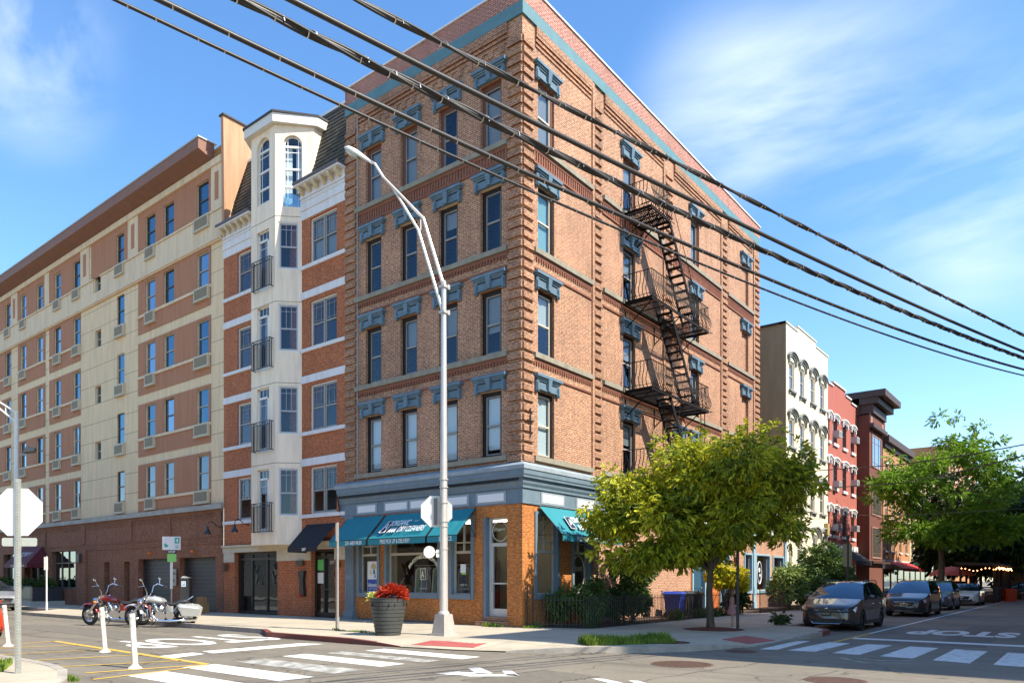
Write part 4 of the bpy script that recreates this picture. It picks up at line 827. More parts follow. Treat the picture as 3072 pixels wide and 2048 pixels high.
# roof slab of the tower, following its canted plan
e = .22; rp = [(.85, 11.3-.05), (.35+.05, 11.47-.2), (-P-e, 12.6-e*.6), (-P-e, 14.38+e), (.2, 15.3+e), (1.4, 15.3+e), (1.4, 11.3-.05)]
m = MB(); m.prism(rp, 21.0, 21.38); m.build('tower_cornice', mat('tower_white', (.66, .64, .58), .6), TH)
rp2 = [(x*1.0-.05*(x < 0), y+(.04 if y > 13 else -.04)) for x, y in rp]; m = MB(); m.prism(rp2, 21.38, 21.46); m.build('tower_roof', mat('roof_dark', (.04, .035, .04), .6), TH)
# french doors, transoms, balconies
for j, (a, b, z0, z1) in enumerate(fd):
    m = MB(); d = -.1; zt = z1-.44
    m.fbox(F0, a, a+.22, z0, zt, d-.05, d+.02); m.fbox(F0, b-.06, b, z0, z1, d-.05, d); m.fbox(F0, a+.22, b-.06, zt-.02, zt+.07, d-.05, d+.03); m.fbox(F0, a, b, z1-.05, z1, d-.05, d); m.fbox(F0, a, a+.05, zt+.07, z1, d-.05, d)
    for q in (.36, .66): s = a+(b-a)*q; m.fbox(F0, s-.01, s+.01, zt+.07, z1, d-.03, d-.005)
    m.fbox(F0, a+.22, a+.27, z0, zt, d-.05, d); m.fbox(F0, a+.27, b-.06, z0, z0+.2, d-.05, d)
    for q in (.42, .85): s = a+(b-a)*q; m.fbox(F0, s-.01, s+.01, z0+.2, zt, d-.03, d-.005)
    m.fbox(F0, a+.27, b-.06, zt-.3, zt-.28, d-.03, d-.005); m.slot(1).fq(F0, a, b, z0, z1, -.6)
    o = m.build('french_door', [WHT, DARK], TH); g = MB(); g.fq(F0, a+.05, b-.06, z0, z1, d-.02); g.build('pane', MATS['window_glass'], o)
    m = MB(); zb = z0+.02; zt = zb+1.22; aa, bb = 12.72, 14.06
    for z in (zb, zt, zt-.14): m.fbox(F0, aa, bb, z, z+.03, .17, .2)
    [m.fbox(F0, q_, q_+.025, z_, z_+.03, 0, .2) for q_ in (aa, bb-.03) for z_ in (zb, zt)]; [m.fbox(F0, q_, q_+.025, zb, zt, d_, d_+.03) for q_ in (aa, bb-.03) for d_ in (.17, .085)]
    for q in range(1, 12): s = aa+(bb-aa)*q/12; m.fbox(F0, s-.009, s+.009, zb, zt-.14, .175, .195)
    for q in range(6):
        s = aa+.12+q*(bb-aa-.2)/5.5; m.tube([F0(s+.04*math.cos(R(t_)), zt-.07+.04*math.sin(R(t_)), .185) for t_ in range(0, 361, 60)], .008, 3, False)
    m.build('balcony_railing', BLK, TH)
for (a, b, z0, z1) in fc: window(TH, F1, a, b, z0, z1, mat('sash_grey', (.40, .40, .40), .5), d=-.06, fw=.06, cw=.05, casing=WHT, bars=3, mid=.48 if z0 > 5 else .48)
# ground floor: stone band, storefront glazing, entrance
m = MB(); m.fbox(Fl, y0_, y1_, 2.97, 3.22, 0, .07); m.fbox(Fl, y0_-.02, y1_, 3.22, 3.3, 0, .16)
for a, b in ((8.92, 9.6), (11.18, 13.57), (16.98, 17.85)): m.fbox(Fl, a, b, 2.52, 2.97, 0, .05)
m.build('ground_band', mat('band_cream', (.58, .52, .40), .8, noise=.2, nscale=3), TH)
m = MB(); a, b = 13.57, 16.98; BRZ = mat('bronze_frame', (.035, .03, .026), .4, metal=.3)
cols = [13.57, 14.62, 15.82, 16.88]
for q in cols: m.fbox(Fl, q, q+.1, .14, 2.97, -.3, -.2)
m.fbox(Fl, a+.1, b, 2.6, 2.7, -.3, -.19); m.fbox(Fl, a+.1, b, .14, .26, -.3, -.19); m.fbox(Fl, a+.1, b, 2.87, 2.97, -.3, -.19); m.slot(1).fq(Fl, a, b, .14, 2.97, -1.6)
o = m.build('glazed_front', [BRZ, DARK], TH); g = MB(); g.fq(Fl, a, b, .14, 2.97, -.25); g.build('pane', glass('glass_dark', refl=.03, dark=(.01, .01, .012)), o)
m = MB(); a, b = 9.6, 11.18
for q in (a, 10.52, b-.09): m.fbox(Fl, q, q+.09, .14, 2.97, -.3, -.2)
for z0, z1 in ((2.6, 2.68), (2.88, 2.97), (.14, .34)): m.fbox(Fl, a+.09, b-.09, z0, z1, -.3, -.19)
m.fbox(Fl, a+.09, 10.52, 1.28, 1.33, -.29, -.2)
for q in (a+.2, 10.4): m.fbox(Fl, q, q+.02, .34, 2.6, -.28, -.22)
m.slot(1).fq(Fl, a, b, .14, 2.97, -2.2); m.slot(2).fbox(Fl, 10.66, 11.05, 2.1, 2.55, -.245, -.24); m.slot(3).fbox(Fl, 10.66, 11.05, 1.55, 2.0, -.245, -.24)
o = m.build('entrance_door', [BRZ, DARK, mat('sticker_green', (.12, .55, .15), .5), SIGNW], TH); g = MB(); g.fq(Fl, a+.09, b-.09, .34, 2.88, -.25); g.build('pane', glass('glass_lobby', (.45, .5, .42), .06), o)
m = MB(); fit_text(m, '307', (.22, 10.05, 2.42), (0, -1, 0), (0, 0, 1), .3, .14); m.build('number_lettering', WHT, o)
m = MB(); a, b, zt, zb, zv, dp = 9.45, 11.42, 4.02, 3.02, 2.83, 1.0
m.face([Fl(a, zt, .04), Fl(b, zt, .04), Fl(b, zb, dp), Fl(a, zb, dp)]); m.face([Fl(a, zb, dp), Fl(b, zb, dp), Fl(b, zv, dp), Fl(a, zv, dp)]); m.face([Fl(b, zt, .04), Fl(b, zb, dp), Fl(b, zv, dp), Fl(b, zv, .04)])
o = m.build('awning', mat('awning_black', (.008, .008, .012), .8), TH); m = MB(); m.tube([Fl(a, zt, .04), Fl(a, zb, dp), Fl(a, zb, .04)], .015, 5); m.build('awning_frame', BLK, o)
m = MB(); fit_text(m, '307', (-1.01, 10.3, 2.92), (0, -1, 0), (0, 0, 1), .26, .12, bold=.03); m.build('awning_lettering', LETW, o)
m = MB(); m.fprism(Fl, [(11.5, 1.0), (11.85, 1.0), (11.8, 1.55), (11.93, 2.05), (11.5, 2.08), (11.58, 1.7)], 0, .14); m.build('mailbox', BLK, TH)
m = MB(); m.fbox(Fl, 11.6, 12.05, 2.3, 2.52, .05, .16); m.build('intercom_box', mat('box_brown', (.09, .06, .04), .6), TH)
m = MB(); m.tube([(-.01, 11.75, 1.05), (-.2, 11.75, 1.05)], .06, 8); m.tube([(-.14, 11.62, 1.05), (-.14, 11.9, 1.05)], .045, 8); m.build('standpipe', mat('red_cap', (.45, .02, .02), .4), TH)
def gooseneck(y, par, lampm):
    m = MB(); m.tube([(0, y, 4.2), (-.25, y, 4.25), (-.5, y, 4.45), (-.68, y, 4.42), (-.72, y, 4.2)], .02, 6)
    o = m.build('wall_lamp', BLK, par); s = MB(); s.lathe((-.72, y, 3.85), [(.17, 0), (.15, .06), (.07, .2), (.05, .36)], 14, cap=False); s.build('lamp_shade', BLK, o); q = MB(); q.ball((-.72, y, 3.9), .06, 8); q.build('bulb', lampm, o)
BULB = mat('bulb_off', (.7, .65, .5), .3)
gooseneck(15.8, TH, BULB)
m = MB(); m.box(-.2, -.06, 9.2, 9.32, 2.2, 2.42); o = m.build('wall_lantern', mat('brass', (.25, .15, .03), .3, metal=.8), TH); m = MB(); m.ball((-.13, 9.26, 2.3), .055, 8); m.build('bulb', mat('warm_bulb', (1, .55, .2), .4, emit=2.5), o)
m = MB(); m.box(-.22, -.02, 17.5, 17.65, 2.1, 2.45); m.build('wall_lantern', mat('rusty', (.12, .06, .03), .8), TH)
# ---------------- apartment block ----------------
AB = thing('apartment_block', 'long six storey cream and brown rendered apartment block with air conditioners', 'building', (0, 38, .14))
TAN = stucco('block_cream', (.74, .56, .345), groove=.5, gh=1.117, z0=5.36, streak=.2); TANP = stucco('block_cream_plain', (.70, .55, .37), streak=.22); BRN = stucco('block_brown', (.41, .185, .10), streak=.16)
BAS = brick('brick_base', (.34, .135, .062), (.26, .10, .048), (.24, .11, .065), bw=.3, dirt=.2)
YE_ = 58.
sills = [6.1, 9.38, 12.73, 16.06, 19.52]; WH_ = 1.73
colw = [(19.2, 20.32), (22.6, 23.6), (24.5, 25.56), (28.15, 29.05), (36.0, 37.1), (39.3, 40.3), (42.8, 43.9), (46.9, 48.0), (51.2, 52.2)]
colw[4] = (35.9-.6+.0, 36.35)
def ycol(u0, u1):
    f = lambda u: (lambda r: CAM[1]+(0-CAM[0])/r[0]*r[1])(ray(u, 1000)); return (f(u1), f(u0))
colw = [ycol(592, 628), ycol(493, 523.6), ycol(438, 467.5), ycol(351, 373.5), ycol(221, 242), ycol(164.5, 184), ycol(111, 130), ycol(63, 80), ycol(18, 33), ycol(-45, -30), ycol(-75, -60)]
small = (31.1, 31.9)
BASEZ = 5.25
hs_ = []
for ci, (a, b) in enumerate(colw):
    for s in sills:
        hs_.append((a, b, s, s+WH_))
sm = [(8.78, 9.82), (12.1, 13.13), (15.41, 16.43), (18.69, 19.8)]
hs_ += [(small[0], small[1], a, b) for a, b in sm]
y = lambda u: ycol(u, u)[0]
brown_spans = [(y(633.5), y(416)), (y(242.5), y(149)), (y(136.5), y(55)), (y(33.5), y(-90))]
m = MB(); wall(m, Fl, 17.92, YE_, BASEZ, 21.9, hs_, rev=.22); m.face([(0, 17.92, BASEZ), (14, 17.92, BASEZ), (14, 17.92, 21), (0, 17.92, 21)]); m.face([(0, 18, 22.5), (14, 18, 22.5), (14, YE_, 22.5), (0, YE_, 22.5)])
m.build('wall', TAN, AB)
# brown render panels laid 3 cm proud around the windows, below the ledges and between the bands
def brown(a, b, z0, z1):
    m = MB(); hh = [h_ for h_ in hs_ if h_[0] > a-.2 and h_[1] < b+.2 and h_[2] > z0-.1 and h_[3] < z1+.1]; wall(m, Fl, a, b, z0, z1, hh, d=.03, rev=.03); m.build('render_panel', BRN, AB)
for a, b in brown_spans:
    for q, s in enumerate(sills[:4]):
        lo = s-1.0 if q else BASEZ+.02; hi = s+WH_+.12 if q < 3 else 17.93
        brown(a, b, lo, hi)
brown(17.98+.9, y(416), sills[4]+.0, 21.62); m_top = [(y(387), y(275)), (y(243), y(149)), (y(136.5), y(55)), (y(33.5), y(-90))]
for a, b in m_top: brown(a, b, sills[4]+.0, 21.62)
for a, b in brown_spans:
    for s in sills[:4]: led = MB(); led.fbox(Fl, a, b, s-.14, s-.005, .0, .1); led.build('ledge', TANP, AB)
m = MB(); m.fbox(Fl, 17.92, 31.05, 19.42, 19.51, 0, .12); m.fbox(Fl, 31.95, YE_, 19.42, 19.51, 0, .12); m.fbox(Fl, 17.92, 31.0, 18.12, 19.42, 0, .06); m.fbox(Fl, 32.0, YE_, 18.12, 19.42, 0, .06); m.fbox(Fl, 31.0, 32.0, 18.12, 18.66, 0, .06)
m.fbox(Fl, 17.92, YE_, 17.93, 18.12, 0, .12); m.fbox(Fl, 17.92, YE_, 18.0, 18.09, .12, .17)
m.fbox(Fl, 17.92, YE_, 21.62, 21.95, 0, .14); m.build('upper_band', TANP, AB)
for u0, u1 in ((671, 637), (417, 387), (270, 245), (150, 137), (55, 36)):
    a, b = y(u0), y(u1); m = MB(); m.fbox(Fl, a, b, 19.51, 21.62, 0, .07)
    if u0 != 150: m.slot(1).fbox(Fl, a+(b-a)*.33, b-(b-a)*.33, 19.95, 21.3, .07, .075)
    m.build('top_pier', [TANP, BRN], AB)
m = MB(); m.fprism(lambda d, z, s: Fl(s, z, d), [(0, 21.95), (.5, 22.1), (.82, 22.22), (.82, 22.72), (0, 22.8)], 18.75, YE_); m.build('roof_cornice', mat('cornice_brown', (.24, .115, .075), .7, noise=.15, nscale=2), AB)
m = MB(); m.fbox(Fl, 18.7, YE_, 22.72, 22.79, -.1, .86); m.build('cornice_cap', mat('zinc', (.40, .42, .42), .4), AB)
m = MB(); m.fprism(lambda d, z, s: Fl(s, z, d), [(.16, 18.2), (.22, 23.6), (-6, 23.6), (-6, 22.4), (-1.05, 21.9)], 17.58, 17.8); m.fbox(Fl, 17.8, 18.7, 18.2, 21.9, -.3, -.01);
m.build('gable_wall', stucco('gable_peach', (.50, .27, .155), streak=.3), AB); m = MB(); m.fbox(Fl, 17.5, 17.88, 23.6, 23.68, -6, .28); m.build('coping', mat('roof_dark', (.04, .035, .04), .6), AB)
gls = [glass('win_blue_a', refl=.08, dark=(.015, .03, .045), gc=(.5, .78, 1)), glass('win_blue_b', refl=.2, dark=(.05, .07, .09), gc=(.6, .8, 1)), glass('win_dull', refl=.07, dark=(.03, .03, .03))]
rw = random.Random(11); FRW = mat('block_window_frame', (.34, .31, .27), .5); DKW = mat('block_sash_dark', (.06, .045, .04), .5)
n_ac = MB
def ac(F, a, b, zt, par):
    m = MB(); c0, c1 = a, b; m.fbox(F, c0, c1, zt-.62, zt, .0, .16); m.fbox(F, c0-.02, c1+.02, zt-.66, zt-.62, 0, .19)
    m.slot(1).fbox(F, c0+.08, c1-.08, zt-.54, zt-.08, .16, .163); m.slot(2)
    for q in range(9): z = zt-.52+q*.052; m.fbox(F, c0+.08, c1-.08, z, z+.02, .163, .172)
    return m.build('air_conditioner', [mat('ac_case', (.52, .44, .31), .6), mat('ac_dark', (.10, .08, .05), .7), mat('ac_slat', (.40, .34, .22), .6)], par)
for ci, (a, b) in enumerate(colw):
    for q, s in enumerate(sills):
        light = rw.random() < .33; g = gls[2] if q == 0 else (gls[1] if light else gls[0])
        window(AB, Fl, a, b, s, s+WH_, FRW if rw.random() < .6 else DKW, d=-.07, fw=.055, glassm=g, depth=.1)
        if ci not in (1, 6, 10) and not (ci == 5 and 0):
            ac(Fl, a-.12 if ci in (0, 3) else a-.05, b+.1 if ci == 0 else a+.98, s-.02, AB)
for a, b in sm: window(AB, Fl, small[0], small[1], a, b, FRW, d=-.15, fw=.05, glassm=gls[0], depth=.1)
# brick base with garage doors, slots and the restaurant
gd = [(18.85-.0, 21.3, .14, 2.82), (23.0, 25.9, .14, 2.82), (27.9, 29.2, .14, 2.72), (31.0, 32.3, .14, 2.72), (38.75, 42.9, 1.2, 3.5), (43.6, 46.8, .14, 3.5), (47.4, 51.5, 1.2, 3.5)]
gd[0] = (19.6, 22.3, .14, 2.82); gd[1] = (23.3, 26.1, .14, 2.82); gd[2] = ycol(516/1.654, 543/1.654); gd[2] = (gd[2][0], gd[2][1], .14, 2.72); gd[3] = ycol(615/1.654, 643/1.654); gd[3] = (gd[3][0], gd[3][1], .14, 2.72)
gd[0] = ycol(890/1.654, 1070/1.654)+(.14, 2.82); gd[1] = ycol(685/1.654, 845/1.654)+(.14, 2.82)
gd[4] = ycol(255/1.654, 396/1.654)+(1.15, 3.5); gd[5] = (gd[4][1]+.9, gd[4][1]+4.6, .14, 3.5); gd[6] = (gd[5][1]+.5, gd[5][1]+4.0, 1.15, 3.5)
gd = [g[:4] for g in gd]
m = MB(); wall(m, Fl, 17.92, YE_, 0, BASEZ, gd, rev=.5)
for a, b in ((18.1, 18.5), (22.9, 23.2), (27.2, 27.5), (33.2, 33.9), (39.2, 39.5)): m.fbox(Fl, a, b, 3.85, 5.0, 0, .05)
for z in (3.75, 4.72, 4.84): m.fbox(Fl, 18.1, YE_, z, z+.05, 0, .03)
m.fbox(Fl, 18.1, 33.9, 3.45, 3.55, 0, .03); m.fbox(Fl, 17.94, YE_, 4.95, 5.1, 0, .04)
m.fbox(Fl, 33.0, 34.2, .1, 3.5, 0, .12)
m.build('base_wall', BAS, AB)
m = MB(); m.fbox(Fl, 17.9, YE_, 5.1, 5.34, 0, .17); m.build('stone_belt', mat('belt_stone', (.40, .38, .33), .7, noise=.3, nscale=2), AB)
GD = bpy.data.materials.new('garage_mesh'); GD.use_nodes = True; t = GD.node_tree; v, pos = wallvec(t); k = N(t, 'ShaderNodeTexBrick', offset=.5, i={'Scale': 1., 'Mortar Size': .04, 'Mortar Smooth': .3, 'Brick Width': .26, 'Row Height': .2, 'Color1': (.01, .01, .012, 1), 'Color2': (.02, .02, .022, 1), 'Mortar': (.045, .04, .045, 1)}); L(t, v, k.inputs[0]); L(t, k.outputs[0], t.nodes['Principled BSDF'].inputs['Base Color'])
for q in (0, 1):
    a, b, c, d = gd[q]; m = MB(); m.fq(Fl, a, b, .75, d, -.35); m.slot(1); m.fbox(Fl, a, a+.08, c, d, -.36, -.28); m.fbox(Fl, b-.08, b, c, d, -.36, -.28); m.fbox(Fl, a+.08, b-.08, .14, .75, -.36, -.33); m.fbox(Fl, a+.08, b-.08, .75, .83, -.35, -.3); m.build('garage_door', [GD, DKW], AB)
    m = MB(); c_ = (a+b)/2+.3; m.fbox(Fl, c_-.1, c_+.1, 3.05, 3.18, 0, .12); m.ball((-.12, c_, 3.12), .08, 8); m.build('warning_beacon', mat('amber', (.60, .16, .02), .3), AB)
for q in (2, 3): a, b, c, d = gd[q]; m = MB(); m.fq(Fl, a, b, c, d, -.42); m.build('recessed_panel', mat('panel_grey', (.08, .075, .07), .6), AB)
m = MB(); a = gd[0][1]+.08; m.fbox(Fl, a, a+.5, 1.4, 2.25, .12, .14); m.slot(1); o = m.build('entrance_sign', [mat('sign_tan', (.42, .40, .30), .6), DARK], AB)
m = MB(); fit_text(m, 'ENTRANCE', (-.15, a+.25, 2.02), (0, -1, 0), (0, 0, 1), .42, .12, bold=.02); fit_text(m, '307', (-.15, a+.25, 1.65), (0, -1, 0), (0, 0, 1), .3, .14, bold=.02); m.build('sign_lettering', DARK, o)
for q in (4, 6):
    a, b, c, d = gd[q]; m = MB()
    for s in range(5): f = a+(b-a-.07)*s/4; m.fbox(Fl, f, f+.07, c, d, -.3, -.2)
    m.fbox(Fl, a, b, 2.72, 2.8, -.29, -.19); m.fbox(Fl, a, b, c, c+.1, -.3, -.19)
    o = m.build('restaurant_window', mat('olive_frame', (.13, .12, .07), .5), AB); g = MB(); g.fq(Fl, a, b, c, d, -.25); g.build('pane', glass('glass_rest', refl=.1, dark=(.01, .01, .01)), o)
a, b, c, d = gd[5]; m = MB(); m.fq(Fl, a, b, c, d, -.5); m.slot(1)
for s in (a, a+1.1, a+2.3, b-.1): m.fbox(Fl, s, s+.1, c, d, -.45, -.35)
m.fbox(Fl, a, b, 2.6, 2.72, -.45, -.33); m.build('restaurant_entrance', [DARK, mat('tan_frame', (.42, .39, .33), .5)], AB)
m = MB(); a, b, zt, zb, zv, dp = gd[5][0]-.15, gd[5][1]+.15, 3.9, 2.75, 2.5, 1.15
m.face([Fl(a+.5, zt, .06), Fl(b-.2, zt, .06), Fl(b, zb, dp), Fl(a, zb, dp)]); m.face([Fl(a, zb, dp), Fl(b, zb, dp), Fl(b, zv, dp), Fl(a, zv, dp)]); m.face([Fl(a+.5, zt, .06), Fl(a, zb, dp), Fl(a, zb, .06)]); m.face([Fl(a, zb, dp), Fl(a, zv, dp), Fl(a, zv, .06), Fl(a, zb, .06)])
o = m.build('restaurant_awning', mat('awning_maroon', (.11, .008, .015), .7), AB)
m = MB(); c = (a+b)/2; u_ = Vector((dp-.06, 0, zt-zb)).normalized(); fit_text(m, 'STORY I', (-(dp*.5+.06), c-.2, (zt+zb)/2+.04), (0, -1, 0), u_, 2.0, .4, shear=.3); fit_text(m, 'SUITE 1 & 2 THE BAR', (-(dp+.01), c-.4, 2.62), (0, -1, 0), (0, 0, 1), 2.4, .12, bold=.01); m.build('awning_lettering', LETW, o)
m = MB(); m.fbox(Fl, gd[4][0]-.6, gd[4][0]-.15, 2.75, 3.25, .1, .3); m.tube([(0, gd[4][0]-.4, 3.0), (-.1, gd[4][0]-.4, 3.0)], .04, 6); m.build('wall_speaker', DKW, AB)
m = MB(); m.box(-.35, 0, gd[5][0]+2.2, gd[5][0]+2.35, 4.4, 4.5); m.ball((-.35, gd[5][0]+2.2, 4.42), .1, 8); m.build('security_camera', WHT, AB)
gooseneck(18.1, AB, BULB)
# ---------------- row on the right-hand street ----------------
CB2 = thing('cream_building', 'tall cream painted building with arched grey window hoods', 'building', (26.4, 0, .14))
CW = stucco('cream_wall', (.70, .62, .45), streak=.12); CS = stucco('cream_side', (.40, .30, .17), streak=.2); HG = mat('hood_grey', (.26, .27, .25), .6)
cw = [(26.95, 27.95), (29.05, 30.0), (31.3, 32.25), (33.45, 34.45)]; cz = [(6.2, 8.12), (9.9, 11.72), (13.38, 15.2)]
c0 = [(26.9, 27.5, 2.4, 3.9), (28.57, 29.5, 2.6, 4.72), (31.85, 32.8, 2.6, 4.7), (33.7, 34.6, 2.6, 4.7)]
hh = [(a, b, z0, z1) for a, b in cw for z0, z1 in cz]+c0
m = MB(); wall(m, Fr, 26.4, 35.35, 0, 17.3, hh, rev=.25); m.face([(35.35, 0, 0), (35.35, 12, 0), (35.35, 12, 17.3), (35.35, 0, 17.3)]); m.fbox(Fr, 28.6, 32.5, 17.3, 17.62, -.4, 0); m.build('wall', CW, CB2)
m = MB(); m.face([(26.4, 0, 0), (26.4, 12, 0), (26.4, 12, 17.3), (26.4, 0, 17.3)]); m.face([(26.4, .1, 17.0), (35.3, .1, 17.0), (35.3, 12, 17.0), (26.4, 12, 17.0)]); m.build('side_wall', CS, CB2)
m = MB(); m.fbox(Fr, 26.3, 28.6, 17.3, 17.38, -.4, .06); m.fbox(Fr, 28.55, 32.55, 17.62, 17.7, -.4, .06); m.fbox(Fr, 32.5, 35.4, 17.3, 17.38, -.4, .06); m.build('coping', WHT, CB2)
m = MB(); m.box(26.3, 26.5, 0, 12, 17.3, 17.4); m.build('roof_edge', MATS['roof_dark'], CB2)
SCR = mat('cream_frame', (.45, .42, .36), .6); FILL = mat('window_dull', (.20, .19, .16), .4)
def archhood(F, a, b, z, par, mt, k=1., ht=.35, dd=.22):
    m = MB(); n = 9
    for (r0, r1, d) in ((.26, .36, dd), (.16, .25, dd*.65), (.06, .15, dd*.35)):
        for q in range(n):
            f0, f1 = q/n, (q+1)/n; x0, x1 = a-r1+(b-a+2*r1)*f0, a-r1+(b-a+2*r1)*f1; h0, h1 = ht*math.sin(math.pi*f0)**.6*k, ht*math.sin(math.pi*f1)**.6*k
            m.hexa([F(x0, z+r0-.15+h0, 0), F(x1, z+r0-.15+h1, 0), F(x1, z+r0-.15+h1, d), F(x0, z+r0-.15+h0, d), F(x0, z+r1-.15+h0, 0), F(x1, z+r1-.15+h1, 0), F(x1, z+r1-.15+h1, d), F(x0, z+r1-.15+h0, d)])
    for s in (a-.22, b+.08): m.fbox(F, s, s+.14, z-.25, z+.05, 0, .14)
    m.build('window_hood', mt, par)
def sillb(F, a, b, z, par, mt, br=True):
    m = MB(); m.fbox(F, a-.12, b+.12, z-.12, z, 0, .16)
    if br: m.fbox(F, a-.08, a+.04, z-.3, z-.12, 0, .1); m.fbox(F, b-.04, b+.08, z-.3, z-.12, 0, .1); m.fbox(F, a-.08, b+.08, z-.18, z-.12, 0, .1)
    m.build('window_sill', mt, par)
for (a, b, z0, z1) in hh:
    window(CB2, Fr, a, b, z0, z1, SCR, d=-.08, fw=.08, cw=.07, casing=SCR, glassm=glass('glass_mid', refl=.08, dark=(.13, .12, .10)), depth=.2)
    if b-a > .7: archhood(Fr, a, b, z1+.02, CB2, HG)
    if z0 > 3: sillb(Fr, a, b, z0, CB2, HG)
m = MB(); m.fbox(Fr, 26.4, 35.35, 5.0, 5.12, 0, .12); m.build('string_course', HG, CB2)
m = MB(); m.tube([(26.2, 3.6, 9.4), (26.2, 3.6, 12.4), (26.2, 2.2, 12.8)], .05, 4); m.tube([(26.2, 4.6, 9.4), (26.2, 4.6, 12.9), (26.2, 3.6, 13.0)], .05, 4); m.build('vent_pipe', BLK, CB2)
m = MB(); m.fbox(Fr, 34.4, 34.9, 4.8, 5.6, .02, .25); m.build('meter_box', mat('box_tan', (.4, .3, .12), .6), CB2)
def acw(F, a, b, z, par, d=.55, h_=.42):
    m = MB(); m.fbox(F, a, b, z, z+h_, 0, d); m.slot(1); m.fbox(F, a+.06, b-.06, z+.06, z+h_-.06, d, d+.005); m.build('air_conditioner', [mat('ac_grey', (.42, .42, .40), .5), mat('ac_back', (.20, .20, .19), .6)], par)
# red building
RB = thing('red_building', 'red painted three bay building with white window hoods and window air conditioners', 'building', (35.4, 0, .14))
REDW = stucco('red_wall', (.36, .105, .075), streak=.12)
rz = [(4.9, 6.75), (8.3, 10.15), (11.5, 13.25)]; rc = [(36.7, 37.75), (39.2, 40.25), (41.6, 42.6)]
hh = [(a, b, z0, z1) for a, b in rc for z0, z1 in rz]+[(35.45, 35.75, z0, z1) for z0, z1 in rz]
m = MB(); wall(m, Fr, 35.35, 43.45, 4.25, 15.3, hh); m.face([(43.45, 0, 0), (43.45, 12, 0), (43.45, 12, 15), (43.45, 0, 15)]); m.build('wall', REDW, RB)
for (a, b, z0, z1) in hh:
    window(RB, Fr, a, b, z0, z1, DKW, d=-.1, fw=.06, glassm=gls[2], depth=.2)
    archhood(Fr, a, b, z1, RB, WHT, .7, .25, .18); m = MB(); m.fbox(Fr, a-.1, b+.1, z0-.2, z0, 0, .12); m.build('window_sill', WHT, RB)
for a, b, z in ((36.5, 37.5, 11.9), (41.5, 42.5, 12.2), (36.5, 37.4, 8.3), (41.5, 42.5, 8.9), (36.2, 37.3, 5.2), (41.5, 42.5, 5.4)): acw(Fr, a+.1, b-.1, z, RB, .45, .45)
m = MB()
for a, b, z in ((35.4, 36.6, 15.5), (36.6, 40, 15.8), (40, 41.6, 15.45), (41.6, 43.5, 15.2)): m.fbox(Fr, a, b, 15.3, z, -.3, 0)
m.build('parapet', REDW, RB); m = MB()
for a, b, z in ((35.4, 36.6, 15.5), (36.6, 40, 15.8), (40, 41.6, 15.45), (41.6, 43.5, 15.2)): m.fbox(Fr, a, b, z, z+.12, -.35, .08)
for a in (37.0, 38.4): m.lathe((a+.4, 1.5, 15.6), [(.35, 0), (.35, .6), (.05, .9)], 10)
m.build('coping', mat('coping_pale', (.6, .6, .6), .6), RB)
GS = mat('shop_grey', (.36, .36, .35), .6)
m = MB(); m.fbox(Fr, 35.4, 38.2, 0, 3.4, -.5, 0); m.fbox(Fr, 38.5, 43.4, 0, 2.9, -.6, -.1); m.slot(1); m.fbox(Fr, 35.4, 43.4, 3.4, 4.25, -.3, .1); m.slot(2); m.fbox(Fr, 36.2, 37.2, .2, 2.8, 0, .01); m.fbox(Fr, 39.0, 42.9, .3, 2.7, -.1, -.09)
m.slot(0)
for a in (39.9, 41, 42): m.fbox(Fr, a, a+.12, .3, 2.7, -.09, -.02)
m.build('shopfront', [GS, mat('shop_white', (.66, .66, .64), .6), MATS['glass_dark']], RB)
m = MB(); m.face([(38.6, -.05, 3.9), (43.4, -.05, 3.9), (43.4, -1.1, 3.1), (38.6, -1.1, 3.1)]); m.face([(38.6, -1.1, 3.1), (43.4, -1.1, 3.1), (43.4, -1.1, 2.8), (38.6, -1.1, 2.8)]); m.build('awning', mat('awning_black', (.008, .008, .012), .8), RB)
# brownstone with the heavy cornice and projecting bay
BB = thing('brownstone_building', 'dark brownstone building with a projecting bay and heavy roof cornice', 'building', (43.5, 0, .14))
BS = stucco('brownstone', (.15, .05, .032), streak=.15); BSL = stucco('brownstone_light', (.30, .17, .13), streak=.1)
m = MB(); wall(m, Fr, 43.5, 52.4, 0, 14.6, []); m.face([(43.5, -.9, 0), (43.5, .2, 0), (43.5, .2, 14.6), (43.5, -.9, 14.6)]); m.face([(43.5, -.9, 0), (48.0, -.9, 0), (48.0, -.9, 14.6), (43.5, -.9, 14.6)]); m.face([(48, -.9, 0), (49.2, 0, 0), (49.2, 0, 14.6), (48, -.9, 14.6)])
m.build('wall', BS, BB)
F9 = FR(-.9)
m = MB(); m.fbox(F9, 43.5, 48.0, 13.9, 14.7, 0, .1); m.slot(1); m.fbox(F9, 43.3, 48.3, 13.6, 13.9, 0, .35); m.fbox(F9, 43.5, 48.1, 14.7, 15.4, -1, .3); m.fbox(F9, 43.3, 48.8, 15.4, 15.9, -2, .7); m.fbox(F9, 43.2, 49.0, 15.9, 16.4, -3, 1.2); m.slot(2); m.fbox(F9, 44.2, 47.3, 14.1, 14.55, .1, .12)
m.build('roof_cornice', [BSL, mat('cornice_dark', (.065, .038, .028), .6), BS], BB)
m = MB(); m.box(43.3, 52.5, -.2, 6, 14.6, 15.9); m.build('parapet', BS, BB)
for z0, z1 in ((3.4, 5.9), (6.8, 9.3), (10.6, 13.2)):
    window(BB, F9, 44.2, 47.3, z0, z1, BSL, d=.06, fw=.1, bars=2, glassm=MATS['glass_mid'], depth=.05, mid=1)
    window(BB, Fr, 50.2, 51.2, z0, z1-.4, BSL, d=.03, fw=.08, glassm=gls[2], depth=.02)
